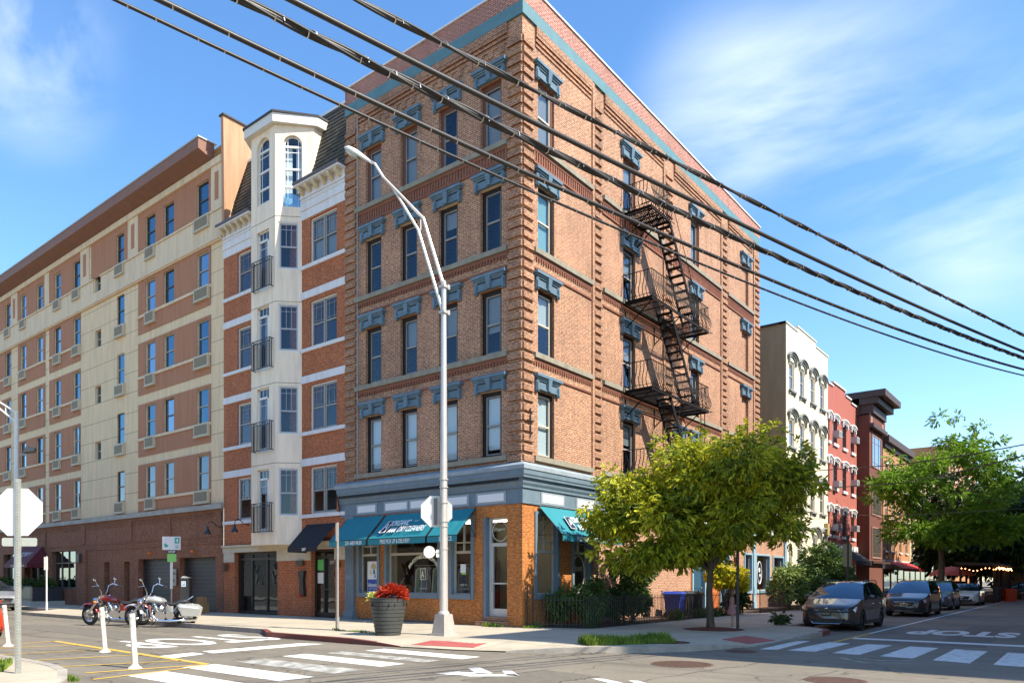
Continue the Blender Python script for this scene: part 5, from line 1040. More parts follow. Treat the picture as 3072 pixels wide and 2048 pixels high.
for z in (9.6, 3.0): m = MB(); m.fbox(Fr, 43.4, 49.5, z, z+.17, .9, 1.22); m.build('string_course', MATS['cornice_dark'], BB)
m = MB(); m.tube([(43.6, -.1, .3), (43.6, -.1, 14.6)], .08, 6); m.build('downpipe', mat('pipe_orange', (.40, .12, .05), .6), BB)
# orange brick row beyond
def simple_row(name, label, x0, x1, H, wm, hm, cols, floors, shop=None, cat='building', corn=None):
    r = thing(name, label, cat, (x0, 0, .14)); m = MB(); n = cols; w_ = (x1-x0)/n; hh = []
    for q in range(n):
        for f in range(floors):
            a = x0+w_*(q+.5)-.5; z = 4.3+f*(H-5.0)/floors; hh.append((a, a+1.0, z, z+1.8))
    wall(m, Fr, x0, x1, 0, H, hh); m.face([(x0, 0, 0), (x0, 12, 0), (x0, 12, H), (x0, 0, H)]); m.face([(x0, 0, H-.1), (x1, 0, H-.1), (x1, 12, H-.1), (x0, 12, H-.1)]); m.build('wall', wm, r)
    for h_ in hh:
        window(r, Fr, *h_, WHT, d=-.1, fw=.07, glassm=gls[2], depth=.2); m = MB(); m.fbox(Fr, h_[0]-.12, h_[1]+.12, h_[3], h_[3]+.22, 0, .1); m.fbox(Fr, h_[0]-.12, h_[1]+.12, h_[2]-.14, h_[2], 0, .12); m.build('window_trim', hm, r)
    m = MB(); m.fbox(Fr, x0-.05, x1, H-.1, H+.5, -.5, .5); m.fbox(Fr, x0, x1, H-.5, H-.1, 0, .2); m.build('roof_cornice', corn or MATS['cornice_dark'], r)
    if shop:
        m = MB(); m.fbox(Fr, x0, x1, 2.7, 3.5, 0, .12); m.slot(1)
        k = int((x1-x0)/2.6)
        for q in range(k): a = x0+.4+q*(x1-x0)/k; m.fbox(Fr, a, a+(x1-x0)/k-.7, .3, 2.6, 0, .02)
        m.build('shopfront', [shop, MATS['glass_dark']], r)
    return r
OR = brick('brick_row_orange', (.52, .22, .075), (.42, .16, .06), (.5, .36, .22), dirt=.15)
o1 = simple_row('orange_building', 'orange brick building with white shopfront and red awning behind the tree', 52.6, 64.5, 14.0, OR, WHT, 4, 3, mat('shop_white', (.66, .66, .64), .6))
m = MB(); m.face([(53, -.1, 3.4), (63.5, -.1, 3.4), (63.5, -1.6, 2.7), (53, -1.6, 2.7)]); m.face([(53, -1.6, 2.7), (63.5, -1.6, 2.7), (63.5, -1.6, 2.45), (53, -1.6, 2.45)]); m.build('awning', mat('awning_red', (.50, .03, .03), .7), o1)
simple_row('tan_building', 'tan building with green shop sign glimpsed through the trees', 64.6, 76, 13.0, stucco('tan_row', (.60, .44, .26)), WHT, 4, 3, mat('shop_green', (.05, .28, .18), .6))
simple_row('brick_building', 'red brick building glimpsed through the leafy tree crown', 76.1, 90, 14.5, brick('brick_row_red', (.45, .16, .1), (.36, .12, .08), (.5, .4, .3)), WHT, 5, 3, mat('shop_white', (.66, .66, .64), .6))
simple_row('gabled_building', 'distant taller brick building with pale roof line above the trees', 90.2, 118, 19.0, MATS['brick_row_orange'], WHT, 8, 4, None, corn=WHT)
# blocks across the right-hand street: they shade the road and show in windows and car bodies
def opposite(x0, x1, H, mt, label, y=-19.0):
    F = lambda s, z, d: (s, y+d, z); r = thing('street_building', label, 'building', (x0, y, .14)); hh = []
    n = max(2, int((x1-x0)/2.6)); w_ = (x1-x0)/n
    for q in range(n):
        for f in range(int((H-4.6)/3.4)):
            a = x0+w_*(q+.5)-.5; z = 4.6+f*3.4; hh.append((a, a+1, z, z+1.9))
    m = MB(); wall(m, F, x0, x1, 0, H, hh); m.face([(x0, y, 0), (x0, y-14, 0), (x0, y-14, H), (x0, y, H)]); m.face([(x1, y, 0), (x1, y-14, 0), (x1, y-14, H), (x1, y, H)]); m.face([(x0, y, H), (x1, y, H), (x1, y-14, H), (x0, y-14, H)]); m.face([(x0, y-14, 0), (x1, y-14, 0), (x1, y-14, H), (x0, y-14, H)]); m.build('wall', mt, r)
    
    for h_ in hh: g = MB(); g.fbox(F, h_[0], h_[1], h_[2], h_[3], -.2, -.15); g.build('window', gls[2], r)
    g = MB(); g.fbox(F, x0-.1, x1, H-.3, H+.3, 0, .5); g.build('roof_cornice', MATS['cornice_dark'], r)
opposite(-2.0, 17, 18.8, stucco('opp_tan', (.60, .48, .32)), 'tan corner building across the right hand street, nearest the camera')
opposite(17.2, 42, 18.5, MATS['brick_row_red'], 'red brick building across the right hand street beside the tan corner one')
opposite(42.2, 80, 17.5, stucco('opp_grey', (.42, .38, .33)), 'grey rendered building across the right hand street'); opposite(80.2, 130, 17.0, MATS['brick_row_orange'], 'orange brick building far across the right hand street')

def west(y0, y1, H, mt, label):
    F = lambda s, z, d: (-19.6+d, s, z); r = thing('street_building', label, 'building', (-19.6, y0, .14)); hh = []
    n = max(2, int((y1-y0)/2.6)); w_ = (y1-y0)/n
    for q in range(n):
        for f in range(int((H-1.6)/3.2)): a = y0+w_*(q+.5)-.5; hh.append((a, a+1, 1.3+f*3.2, 3.1+f*3.2))
    m = MB(); wall(m, F, y0, y1, 0, H, hh); m.face([(-19.6, y0, 0), (-31, y0, 0), (-31, y0, H), (-19.6, y0, H)]); m.face([(-19.6, y0, H), (-31, y0, H), (-31, y1, H), (-19.6, y1, H)]); m.build('wall', mt, r)
    for h_ in hh: g = MB(); g.fbox(F, h_[0], h_[1], h_[2], h_[3], -.2, -.15); g.build('window', gls[2], r)
    g = MB(); g.fbox(F, y0, y1, H-.4, H+.2, 0, .4); g.build('roof_cornice', MATS['cornice_dark'], r)
west(1.5, 14, 9.5, MATS['brick_row_red'], 'red brick house across the left hand street, nearest the corner'); west(14.2, 30, 10.5, MATS['opp_tan'], 'tan house across the left hand street beside the red brick one'); west(30.2, 56, 9.0, MATS['opp_grey'], 'grey row across the left hand street, farthest from the corner')
# ---------------- vegetation ----------------
BARK = mat('bark', (.13, .09, .06), .95, noise=.5, nscale=9, bump=1., bscale=25, stretch=(1, 1, .25))
def leaf(m, p, d, w_, l_, rnd, fold=.0):
    """one pointed leaf: two triangles' worth of quad, hanging from p along d"""
    d = Vector(d).normalized(); s = d.cross(Vector((rnd.uniform(-1, 1), rnd.uniform(-1, 1), rnd.uniform(-1, 1))))
    if s.length < .05: s = d.cross(Vector((1, .2, 0)))
    s.normalize(); n = s.cross(d)*fold*w_; p = Vector(p)
    m.face([p, p+d*l_*.45+s*w_*.5+n, p+d*l_, p+d*l_*.45-s*w_*.5+n])
def limbs(m, base, h, crown, rnd, r0, nb, fork=.5, spread=None):
    """tapered trunk and limbs reaching the given crown centres"""
    x, y, z = base; top = Vector((x, y, z+h*fork)); lean = Vector((rnd.uniform(-.1, .1), rnd.uniform(-.1, .1), 0))
    m.tube([(x, y, z-.1), (x+lean.x*.3, y+lean.y*.3, z+.15*h*fork), (x+lean.x, y+lean.y, z+.6*h*fork), top], [r0*1.35, r0, r0*.88, r0*.72], 9)
    for k in range(nb):
        t = Vector(crown[k % len(crown)]); a = top+Vector((0, 0, -h*fork*rnd.uniform(0, .12))); b = a.lerp(t, .5)+Vector((rnd.uniform(-.3, .3), rnd.uniform(-.3, .3), rnd.uniform(.0, .3)))
        m.tube([a, a.lerp(b, .5)+Vector((0, 0, .1)), b, t], [r0*.5, r0*.36, r0*.22, r0*.06], 5, False)
        for q in range(3):
            f = rnd.uniform(.4, .9); c = b.lerp(t, f); e = c+Vector((rnd.uniform(-.8, .8), rnd.uniform(-.8, .8), rnd.uniform(-.2, .7))); m.tube([c, e], [r0*.14, r0*.04], 4, False)
def crown_mesh(clumps, n, rnd, lw, ll, droop=.5, shell=.55):
    m = MB(); tot = sum(c[1]**2*c[2] if len(c) > 2 else c[1]**2 for c in clumps)
    for c in clumps:
        ctr, r = Vector(c[0]), c[1]; k = int(n*(r**2*(c[2] if len(c) > 2 else 1))/tot); fl_ = c[3] if len(c) > 3 else .8
        for _ in range(k//5):
            v = Vector((rnd.gauss(0, 1), rnd.gauss(0, 1), rnd.gauss(0, 1))).normalized(); rr = r*(shell+(1-shell)*rnd.random()**.6)*rnd.uniform(.75, 1.12); p = ctr+Vector((v.x*rr, v.y*rr, v.z*rr*fl_))
            dv = Vector((v.x, v.y, v.z*.6-.25*droop))+Vector((rnd.uniform(-.5, .5), rnd.uniform(-.5, .5), rnd.uniform(-.5, .3)))
            for q in range(5):   # a sprig of leaves
                dd = dv.normalized()+Vector((rnd.uniform(-.7, .7), rnd.uniform(-.7, .7), rnd.uniform(-.7, .4)-droop*.35)); s = rnd.uniform(.5, 1.45)
                leaf(m, p+dv.normalized()*q*ll*.3, dd, lw*s, ll*s, rnd, .25)
    return m
def tree(name, label, cat, base, h, clumps, n, lw, ll, mt, r0=.1, nb=9, fork=.4, seed=1, droop=.5, group=None, shell=.55):
    rnd = random.Random(seed); t = thing(name, label, cat, base, group=group); m = MB(); ks = sorted(clumps, key=lambda c: -c[1]); limbs(m, base, h, [c[0] for c in ks], rnd, r0, nb, fork)
    m.build('trunk', BARK, t, smooth=True); crown_mesh(clumps, n, rnd, lw, ll, droop, shell).build('crown', mt, t); return t
LF1 = leafmat('leaf_yellowgreen', (.11, .17, .012), (.66, .62, .03), .36); LF2 = leafmat('leaf_locust', (.09, .19, .015), (.26, .42, .03), .5); LFD = leafmat('leaf_dark', (.018, .045, .012), (.06, .11, .02), .3)
LFS = leafmat('leaf_shrub', (.04, .09, .02), (.13, .20, .035), .3); LFY = leafmat('leaf_yellow', (.45, .40, .01), (.65, .58, .02), .3)
rg = random.Random(5)
def blob(c, R_, n, r, seed, flat=.7, dens=1.):
    q = random.Random(seed); o = []
    for i in range(n):
        while True:
            v = Vector((q.uniform(-1, 1), q.uniform(-1, 1), q.uniform(-1, 1)))
            if v.length <= 1: break
        v = v.normalized()*v.length**.45
        o.append(((c[0]+v.x*R_[0], c[1]+v.y*R_[1], c[2]+v.z*R_[2]), r*q.uniform(.7, 1.25), dens, flat))
    return o
# camera-right and depth axes at the site, to shape crowns in the street's own space
AX = Vector((.6179, -.7863, 0)); DEP = Vector((.7863, .6179, 0))
def at(x, y, a, b, z): p = Vector((x, y, 0))+AX*a+DEP*b; return (p.x, p.y, z)
tc1 = []
q = random.Random(3)
prof = [(-3.1, 3.4, 3.6, .55), (-2.6, 3.1, 4.7, .75), (-1.9, 2.9, 5.3, .85), (-1.0, 2.9, 5.5, .9), (-.5, 3.0, 5.7, .9), (0, 2.9, 5.6, .95), (.45, 3.0, 5.6, .9), (.9, 3.1, 5.6, .9), (1.7, 3.4, 5.5, .8), (2.3, 3.6, 5.6, .7)]
for a, z0, z1, r in prof:
    for _ in range(9):
        b = q.uniform(-1.9, 1.9)*(1-abs(a)/5); tc1.append((at(3, -5.2, a+q.uniform(-.3, .3)-.0, b, q.uniform(z0, z1)), r*q.uniform(.6, 1.0), 1, .7))
for k in range(26): tc1.append((at(3, -5.2, q.uniform(-2.6, .6), q.uniform(-1.4, 1.4), q.uniform(2.35, 3.1)), q.uniform(.3, .5), 1, .7))
for a, z, r in ((-3.6, 3.6, .35), (-3.9, 3.9, .3), (-3.5, 2.7, .35), (-3.0, 2.3, .4), (-2.2, 2.1, .35), (-3.2, 5.0, .35), (-1.4, 6.0, .4), (-.4, 6.1, .35), (1.2, 6.4, .35), (1.9, 6.3, .35), (2.9, 4.6, .3), (3.3, 4.7, .3), (3.6, 4.75, .22), (2.7, 5.0, .35), (3.0, 5.3, .25), (2.3, 3.0, .4), (2.7, 3.3, .35), (-.8, 2.3, .35), (.4, 2.2, .3), (-2.7, 2.7, .4)):
    tc1.append((at(3, -5.2, a, q.uniform(-.5, .5), z), r, 1, .7))
tree('street_tree', 'yellow green street tree with thin trunk in a red mulch pit on the corner', 'tree', (3.0, -5.2, .14), 5.2, tc1, 78000, .06, .165, LF1, r0=.12, nb=22, fork=.38, seed=2, droop=.6)
tc2 = []
for a, z0, z1, r in ((-4.3, 7.5, 9.0, .9), (-3.3, 5, 9.5, 1.1), (-2.2, 4, 10.5, 1.2), (-1.2, 3.6, 11.8, 1.2), (-.2, 3.5, 12.2, 1.3), (.8, 3.4, 12.3, 1.2), (1.8, 3.4, 11.5, 1.2), (2.8, 3.6, 11.2, 1.2), (3.7, 4.5, 9.5, 1.0)):
    for _ in range(8): tc2.append((at(40.5, -6.6, a+q.uniform(-.4, .4), q.uniform(-2.2, 2.2), q.uniform(z0, z1)), r*q.uniform(.55, .95), 1, .45))
for a, z, r in ((-4.8, 8.2, .5), (-5.2, 8.6, .35), (4.4, 9.6, .4), (4.9, 10.2, .3), (-.6, 13.0, .5), (.9, 13.1, .4), (3.5, 11.6, .5), (-3.7, 10.3, .5), (2.3, 12.4, .5)): tc2.append((at(40.5, -6.6, a, 0, z), r, 1, .4))
tc2 = [((c[0][0], c[0][1], max(c[0][2], 4.6)),)+tuple(c[1:]) for c in tc2]
tree('locust_tree', 'bright green feathery tree by the kerb behind the parked cars', 'tree', (40.5, -6.2, .14), 11, tc2, 21000, .11, .32, LF2, r0=.22, nb=24, fork=.42, seed=7, droop=.2, shell=.3)
far = [((56, -6.4), 11, 4.2, 'dark leafy tree behind the dining shed, nearest it'), ((70, -7), 12, 5.5, 'dark tree further down the street, left of the far crown'), ((88, -10), 15, 7, 'dark green tree at the end of the street, at the right edge')]
for i, ((x, y_), H, rr, lb) in enumerate(far):
    cl = blob((x, y_, H*.58), (rr, rr, H*.36), 34, rr*.33, 40+i, .6); tree('distant_tree', lb, 'tree', (x, y_, .14), H, cl, 9000, .28, .5, LFD if i != 1 else LFS, r0=.25, nb=12, fork=.35, seed=60+i, group='trees down the right hand street')
for i, (x, y_, H, rr, lb) in enumerate(((60, -8.2, 10.5, 4.6, 'full green tree just past the dining shed, near the right edge'), (64, -18, 12.5, 5, 'tree on the far side of the right hand street, its crown cut by the frame'), (105, -20, 12, 7, 'large distant tree closing the right hand street'))):
    cl = blob((x, y_, H*.6), (rr, rr, H*.34), 34, rr*.33, 80+i, .6); tree('distant_tree', lb, 'tree', (x, y_, .14), H, cl, 9000, .28, .5, LFS if i == 0 else LFD, r0=.25, nb=12, fork=.35, seed=70+i, group='trees down the right hand street')
def shrub(name, label, base, R_, H, n, mt, seed, lw=.06, ll=.14, k=10, z0=.2, group=None, cat='shrub'):
    rnd = random.Random(seed); t = thing(name, label, cat, base, group=group); m = MB(); x, y_, z = base; cl = blob((x, y_, z+z0+(H-z0)*.5), (R_[0]*.65, R_[1]*.65, (H-z0)*.34), k, min(R_+((H-z0),))*.34, seed, .9)
    for c in cl[:8]: m.tube([(x+rnd.uniform(-.1, .1), y_+rnd.uniform(-.1, .1), z), Vector((x, y_, z)).lerp(Vector(c[0]), .5)+Vector((0, 0, .05)), c[0]], [.025, .018, .006], 4, False)
    m.build('stem', BARK, t); crown_mesh(cl, n, rnd, lw, ll, .3).build('foliage', mt, t); return t
shrub('leafy_shrub', 'tall sprawling shrub against the pink brick wall below the tree', (5.3, -1.1, .14), (1.15, .9), 3.3, 9000, LFS, 21, k=20)
shrub('leafy_shrub', 'low dark shrub behind the fence, right below the teal side awning', (2.1, -1.2, .14), (.95, .6), 1.75, 3600, LFS, 22)
shrub('leafy_shrub', 'dark shrub in the middle of the fenced garden bed', (3.4, -1.4, .14), (1.1, .6), 1.35, 3600, LFD, 23)
shrub('leafy_shrub', 'dark shrub at the foot of the tall wall shrub', (4.6, -1.6, .14), (.9, .5), 1.25, 2600, LFS, 24)
shrub('potted_shrub', 'small leafy shrub under the first side shop window', (1.3, -.6, .14), (.5, .35), 1.45, 1500, LFS, 25)
YS = shrub('yellow_shrub', 'rounded bright yellow leaved shrub beside the sign post', (12.6, -1.9, .14), (.95, .95), 2.5, 7000, LFY, 26, z0=.75, lw=.08, ll=.13)
shrub('leafy_shrub', 'dark green shrub at the foot of the yellow one', (12.9, -2.1, .14), (.9, .6), 1.15, 2200, LFD, 27)
shrub('leafy_shrub', 'large glossy green shrub in front of the cream building', (25.6, -2.4, .14), (2.5, 1.9), 4.3, 11000, LFS, 28, .1, .2, k=16)
shrub('hydrangea', 'pale green flowering shrub spilling over the fence by the blue shopfront', (19.6, -2.3, .14), (1.7, 1.2), 2.4, 6000, leafmat('leaf_lime', (.10, .16, .03), (.34, .42, .12), .3), 29, .09, .16, k=12)
shrub('hydrangea', 'lower darker flowering shrub left of the large green one', (21.8, -2.9, .14), (2.0, 1.0), 1.7, 5000, LFS, 30, .09, .16)
shrub('leafy_shrub', 'small weedy plant by the kerb near the dark car bumper', (6.6, -6.2, .1), (.35, .3), .4, 300, LFD, 33)
def blades(name, label, c, R_, n, h_, mt, seed, z=.14, cat='grass', kind=None, w_=.012, rectx=None, flare=.6):
    rnd = random.Random(seed); m = MB()
    for _ in range(n):
        if rectx and kind and rnd.random() < .25: seed += .37
        if rectx:
            (ax, ay), (bx, by), wd = rectx; f = rnd.random(); g = rnd.uniform(-wd, wd); L_ = math.hypot(bx-ax, by-ay); x = ax+(bx-ax)*f-(by-ay)/L_*g; y_ = ay+(by-ay)*f+(bx-ax)/L_*g
        else: a = rnd.uniform(0, 6.283); r = math.sqrt(rnd.random()); x, y_ = c[0]+R_[0]*r*math.cos(a), c[1]+R_[1]*r*math.sin(a)
        hh = h_*rnd.uniform(.3, 1.1)*(1+.45*math.sin(x*5+y_*3)*(kind is not None)); a = rnd.uniform(0, 6.283); lx, ly = math.cos(a)*hh*flare*rnd.random(), math.sin(a)*hh*flare*rnd.random(); sx, sy = -math.sin(a+1)*w_, math.cos(a+1)*w_
        m.face([(x-sx, y_-sy, z), (x+sx, y_+sy, z), (x+sx*.7+lx*.4, y_+sy*.7+ly*.4, z+hh*.6), (x-sx*.7+lx*.4, y_-sy*.7+ly*.4, z+hh*.6)]); m.face([(x-sx*.7+lx*.4, y_-sy*.7+ly*.4, z+hh*.6), (x+sx*.7+lx*.4, y_+sy*.7+ly*.4, z+hh*.6), (x+lx, y_+ly, z+hh)])
    return tag(m.build(name, mt), label, cat, kind=kind)
GR = leafmat('grass_blade', (.10, .17, .02), (.26, .36, .05), .4)
blades('grass', 'strip of uncut grass behind the kerb at the corner', None, None, 6500, .19, GR, 3, rectx=((-4.2, -5.05), (-2.3, -6.4), .36), kind='stuff', z=.145)
blades('grass', 'patch of grass beside the stop sign post at the left edge', None, None, 2500, .1, GR, 4, rectx=((-15.1, -.1), (-14.5, 1.3), .35), kind='stuff', z=.145); blades('grass', 'weeds growing in the kerb gutter at bottom left', None, None, 500, .08, GR, 5, rectx=((-13.72, 1.2), (-14.1, -1.4), .06), kind='stuff', z=.0)
blades('grass', 'weeds at the foot of the orange brick corner', (.1, -.35), (.45, .2), 260, .16, GR, 6, kind='stuff'); blades('grass', 'weeds below the shop door step', (-.35, 1.0), (.1, .5), 160, .12, GR, 8, kind='stuff'); blades('grass', 'weeds along the sign post foot', None, None, 300, .07, GR, 9, rectx=((-4.6, 3.9), (-5.0, .9), .06), kind='stuff')
blades('strap_plant', 'clump of long strap leaves inside the corner fence', (1.5, -1.7), (.35, .2), 110, .95, LFS, 10, cat='plant', w_=.02, flare=.9); blades('strap_plant', 'leafy clump at the fence foot near the bins', (7.2, -2.0), (.5, .25), 120, .5, LFS, 12, cat='plant', w_=.03, flare=.9); blades('strap_plant', 'ground cover plants between the tree trunk and the yellow shrub', (10.3, -2.0), (1.6, .25), 420, .45, LFS, 13, cat='plant', w_=.03, flare=.9)
rnd = random.Random(9); m = MB()
for _ in range(260):
    f = rnd.random(); x, y_ = -5.1+3.8*f+rnd.gauss(0, .1), -5.2-2.7*f+rnd.gauss(0, .07)-.12; a = rnd.uniform(0, 6.28); s = rnd.uniform(.012, .035); m.face([(x+s*math.cos(a+k*1.57), y_+s*math.sin(a+k*1.57), .012+rnd.uniform(0, .012)) for k in range(4)])
tag(m.build('leaf_litter', mat('litter', (.28, .12, .04), .9, noise=.5, nscale=30)), 'brown leaf litter lying in the corner gutter', 'litter', kind='stuff')
# ---------------- fences ----------------
def fence(label, pts, h_, sp=.115, name='iron_fence', gp='iron fences in front of the buildings'):
    t = thing(name, label, 'fence', (pts[0][0], pts[0][1], .14), group=gp); r = MB(); p = MB()
    for (a, b) in zip(pts[:-1], pts[1:]):
        for z in (.14+.12, .14+h_-.12): r.tube([(a[0], a[1], z), (b[0], b[1], z)], .012, 4, sq=True)
        L_ = math.hypot(b[0]-a[0], b[1]-a[1]); n = int(L_/sp)
        for k in range(n+1):
            f = k/n; x, y_ = a[0]+(b[0]-a[0])*f, a[1]+(b[1]-a[1])*f; p.tube([(x, y_, .14), (x, y_, .14+h_-.03), (x, y_, .14+h_+.03)], [.011, .011, .001], 4, False)
    for k, a in enumerate(pts): q = MB(); q.tube([(a[0], a[1], .14), (a[0], a[1], .14+h_+.08)], .022, 6); q.ball((a[0], a[1], .14+h_+.1), .03, 6); q.build('fence_post', BLK, t)
    r.build('rail', BLK, t); p.build('pickets', BLK, t)
fence('low black iron picket fence in front of the corner building garden', [(.12, -.35), (.75, -1.9), (2.9, -2.15), (5.6, -2.2), (8.8, -2.2), (11.2, -2.25), (13.3, -2.3)], 1.03)
fence('low black iron fence with open gate beside the flowering shrubs', [(15.2, -2.4), (17.6, -2.5), (20.2, -2.55), (23.5, -2.6)], 1.05)
fence('higher black iron rail at the left corner pier of the side front', [(.12, -.12), (.12, -.34)], 1.25, .1)
# ---------------- bins ----------------
def bin_(label, x, y_, c, rz=0.):
    t = thing('wheeled_bin', label, 'bin', (x, y_, .14), rz, 'wheeled bins by the side wall'); W_ = .29; D_ = .36; mt = mat('bin_'+c[0], c[1], .4)
    m = MB(); m.hexa([(-W_*.8, -D_*.7, .06), (W_*.8, -D_*.7, .06), (W_*.8, D_*.75, .06), (-W_*.8, D_*.75, .06), (-W_, -D_, .98), (W_, -D_, .98), (W_, D_, .98), (-W_, D_, .98)]); m.box(-W_-.02, W_+.02, -D_-.02, D_+.02, .93, .98)
    for q in (-.15, 0, .15): m.box(q-.015, q+.015, -D_-.01, -D_*.72, .2, .9)
    m.build('body', mt, t, world=False)
    m = MB(); m.hexa([(-W_-.03, -D_-.06, .985), (W_+.03, -D_-.06, .985), (W_+.03, D_+.05, .985), (-W_-.03, D_+.05, .985), (-W_*.8, -D_, 1.06), (W_*.8, -D_, 1.06), (W_*.8, D_, 1.09), (-W_*.8, D_, 1.09)]); m.build('lid', mt, t, world=False)
    m = MB(); m.tube([(-.2, D_+.1, .95), (.2, D_+.1, .95)], .018, 6); m.tube([(-.2, D_, .93), (-.2, D_+.1, .95)], .014, 5); m.tube([(.2, D_, .93), (.2, D_+.1, .95)], .014, 5); m.build('handle', BLK, t, world=False)
    for s in (-1, 1): m = MB(); m.tube([(s*.24, D_*.7, .1), (s*.31, D_*.7, .1)], .1, 12); m.build('wheel', BLK, t, world=False)
bin_('blue wheeled bin with blue lid, leftmost by the wall behind the fence', 8.7, -1.2, ('blue', (.02, .06, .36)), .1); bin_('dark wheeled bin just right of the blue one', 9.7, -1.1, ('dark', (.03, .03, .03)), -.1); bin_('black wheeled bin, rightmost by the blue side door', 10.5, -1.2, ('black', (.015, .015, .014)), .15)
# ---------------- lamps, signs, posts ----------------
GALV = mat('galvanised', (.50, .47, .43), .38, metal=.55, noise=.15, nscale=6); SIGNB = mat('sign_back', (.62, .61, .56), .45, metal=.15, noise=.08, nscale=5); PLAM = mat('lamp_pole', (.60, .55, .49), .35, metal=.35, noise=.18, nscale=7, stretch=(1, 1, .3))
def octagon(r, c, F, d0, d1, m): m.fprism(F, [(c[0]+r*math.cos(R(22.5+45*k))/math.cos(R(22.5)), c[1]+r*math.sin(R(22.5+45*k))/math.cos(R(22.5))) for k in range(8)], d0, d1)
t = thing('street_lamp', 'tall pale metal street lamp with truss arm on the corner sidewalk', 'street lamp', (-4.1, -.35, .14)); bx, by = -4.1, -.35
m = MB()
m.hexa([(bx-.29, by-.29, .14), (bx+.29, by-.29, .14), (bx+.29, by+.29, .14), (bx-.29, by+.29, .14), (bx-.28, by-.28, .2), (bx+.28, by-.28, .2), (bx+.28, by+.28, .2), (bx-.28, by+.28, .2)]); m.hexa([(bx-.24, by-.24, .2), (bx+.24, by-.24, .2), (bx+.24, by+.24, .2), (bx-.24, by+.24, .2), (bx-.17, by-.17, .74), (bx+.17, by-.17, .74), (bx+.17, by+.17, .74), (bx-.17, by+.17, .74)])
m.lathe((bx, by, .74), [(.17, 0), (.16, .05), (.12, .09)], 12); m.build('base', PLAM, t)
def poleh(z): return .118-.05*(z-.8)/9
m = MB(); m.tube([(bx, by, z) for z in (.8, 4, 7, 10.05)], [.118, .1, .085, .068], 18); m.ball((bx, by, 10.05), .07, 8)
for z in (3.18, 3.32, 3.85, 4.28, 4.5, 2.55, 9.2, 9.9): m.lathe((bx, by, z), [(.125 if z < 5 else .1, 0), (.125 if z < 5 else .1, .035)], 16)
m.build('pole', PLAM, t, smooth=False)
# arm leans out over the left-hand street
arm_end = Vector((-7.7, 2.45, 12.2)); A0 = Vector((bx, by, 9.95)); B0 = Vector((bx, by, 9.15))
def apix(u, v, Y):  # point at a chosen depth
    a = (u-1536)/2225; return Vector((CAM[0]+Y*(a*.6179+.7863), CAM[1]+Y*(-a*.7863+.6179), 1.7+Y*(1738-v)/2225))
E0 = apix(1125, 492, 21.0); E1 = apix(1150, 532, 21.0)
K = [A0, apix(1270, 655, 20.9), E1, E0, apix(1115, 486, 21.1)]
K2 = [B0, apix(1255, 690, 20.9), apix(1180, 565, 21.0), E1]
m = MB(); m.tube(K, [.05, .043, .038, .034, .034], 8); m.tube(K2, [.045, .04, .036, .034], 8); m.tube([apix(1262, 658, 20.9), apix(1262, 690, 20.9)], .02, 6)
for z in (9.92, 9.2): m.box(bx-.1, bx+.1, by-.1, by+.1, z-.03, z+.04); m.box(bx+.05, bx+.13, by-.12, by-.04, z-.06, z+.07)
m.build('arm', PLAM, t)
hd = apix(1070, 455, 21.3); d = (apix(1036, 445, 21.6)-apix(1112, 488, 21.1)).normalized(); ln = (apix(1036, 445, 21.6)-apix(1112, 488, 21.1)).length
s_ = d.cross(Vector((0, 0, 1))).normalized(); u_ = s_.cross(d).normalized(); o_ = apix(1112, 488, 21.1)
m = MB(); rows = [(0, .05, .05), (.12, .1, .07), (.35, .15, .1), (.6, .2, .13), (.82, .19, .12), (1.0, .06, .05)]; n = 12; base = []
for f, rw_, rh in rows:
    for k in range(n): a = 2*math.pi*k/n; base.append(o_+d*ln*f+s_*rw_*math.cos(a)+u_*(rh*math.sin(a) if math.sin(a) > 0 else rh*.25*math.sin(a)))
m.raw(base, [(i*n+k, i*n+(k+1) % n, (i+1)*n+(k+1) % n, (i+1)*n+k) for i in range(5) for k in range(n)]+[tuple(range(n)), tuple(range(5*n, 6*n))]); hm = m.build('lamp_head', mat('lamp_white', (.66, .64, .58), .4), t, smooth=True)
m = MB(); pts = []
for f, rw_, dr in ((.4, .12, .06), (.65, .17, .12), (.88, .13, .07)):
    for k in range(9): a = math.pi*k/8; pts.append(o_+d*ln*f+s_*rw_*math.cos(a)-u_*(dr*math.sin(a)+.02))
m.raw(pts, [(i*9+k, i*9+k+1, (i+1)*9+k+1, (i+1)*9+k) for i in range(2) for k in range(8)]+[tuple(range(9)), tuple(range(18, 27))]); m.build('lens', mat('lens_cloudy', (.50, .46, .33), .25, noise=.3, nscale=8), hm, smooth=True)
# signs strapped to the lamp pole: octagon and small round one, backs to the camera
Fs = FA(bx-.5*.6179-.2, by+.5*.7863-.1, bx+.5*.6179-.2, by-.5*.7863-.1)
t2 = thing('stop_sign', 'pale back of a stop sign strapped to the tall lamp pole', 'sign', (bx, by, 3.5)); m = MB()
tw = Vector((.6179, -.7863, 0)).normalized(); 
def plane_from(c, right, out): return lambda s, z, d_: tuple(Vector(c)+Vector(right)*s+Vector((0, 0, z))+Vector(out)*d_)
Fo = plane_from((bx, by, 0), Vector((.85, -.52, 0)).normalized(), Vector((-.52, -.85, 0)).normalized())
m = MB(); octagon(.44, (-.12, 3.63), plane_from((bx+.05, by+.16, 0), Vector((.72, -.69, 0)).normalized(), Vector((-.69, -.72, 0)).normalized()), 0, .008, m); m.build('plate', SIGNB, t2)
m = MB(); m.fprism(plane_from((bx+.05, by+.16, 0), Vector((.72, -.69, 0)).normalized(), Vector((-.69, -.72, 0)).normalized()), [(-.2, 3.25), (-.1, 3.25), (-.1, 4.0), (-.2, 4.0)], .01, .05); m.build('bracket', mat('bracket_dark', (.16, .14, .11), .6), t2)
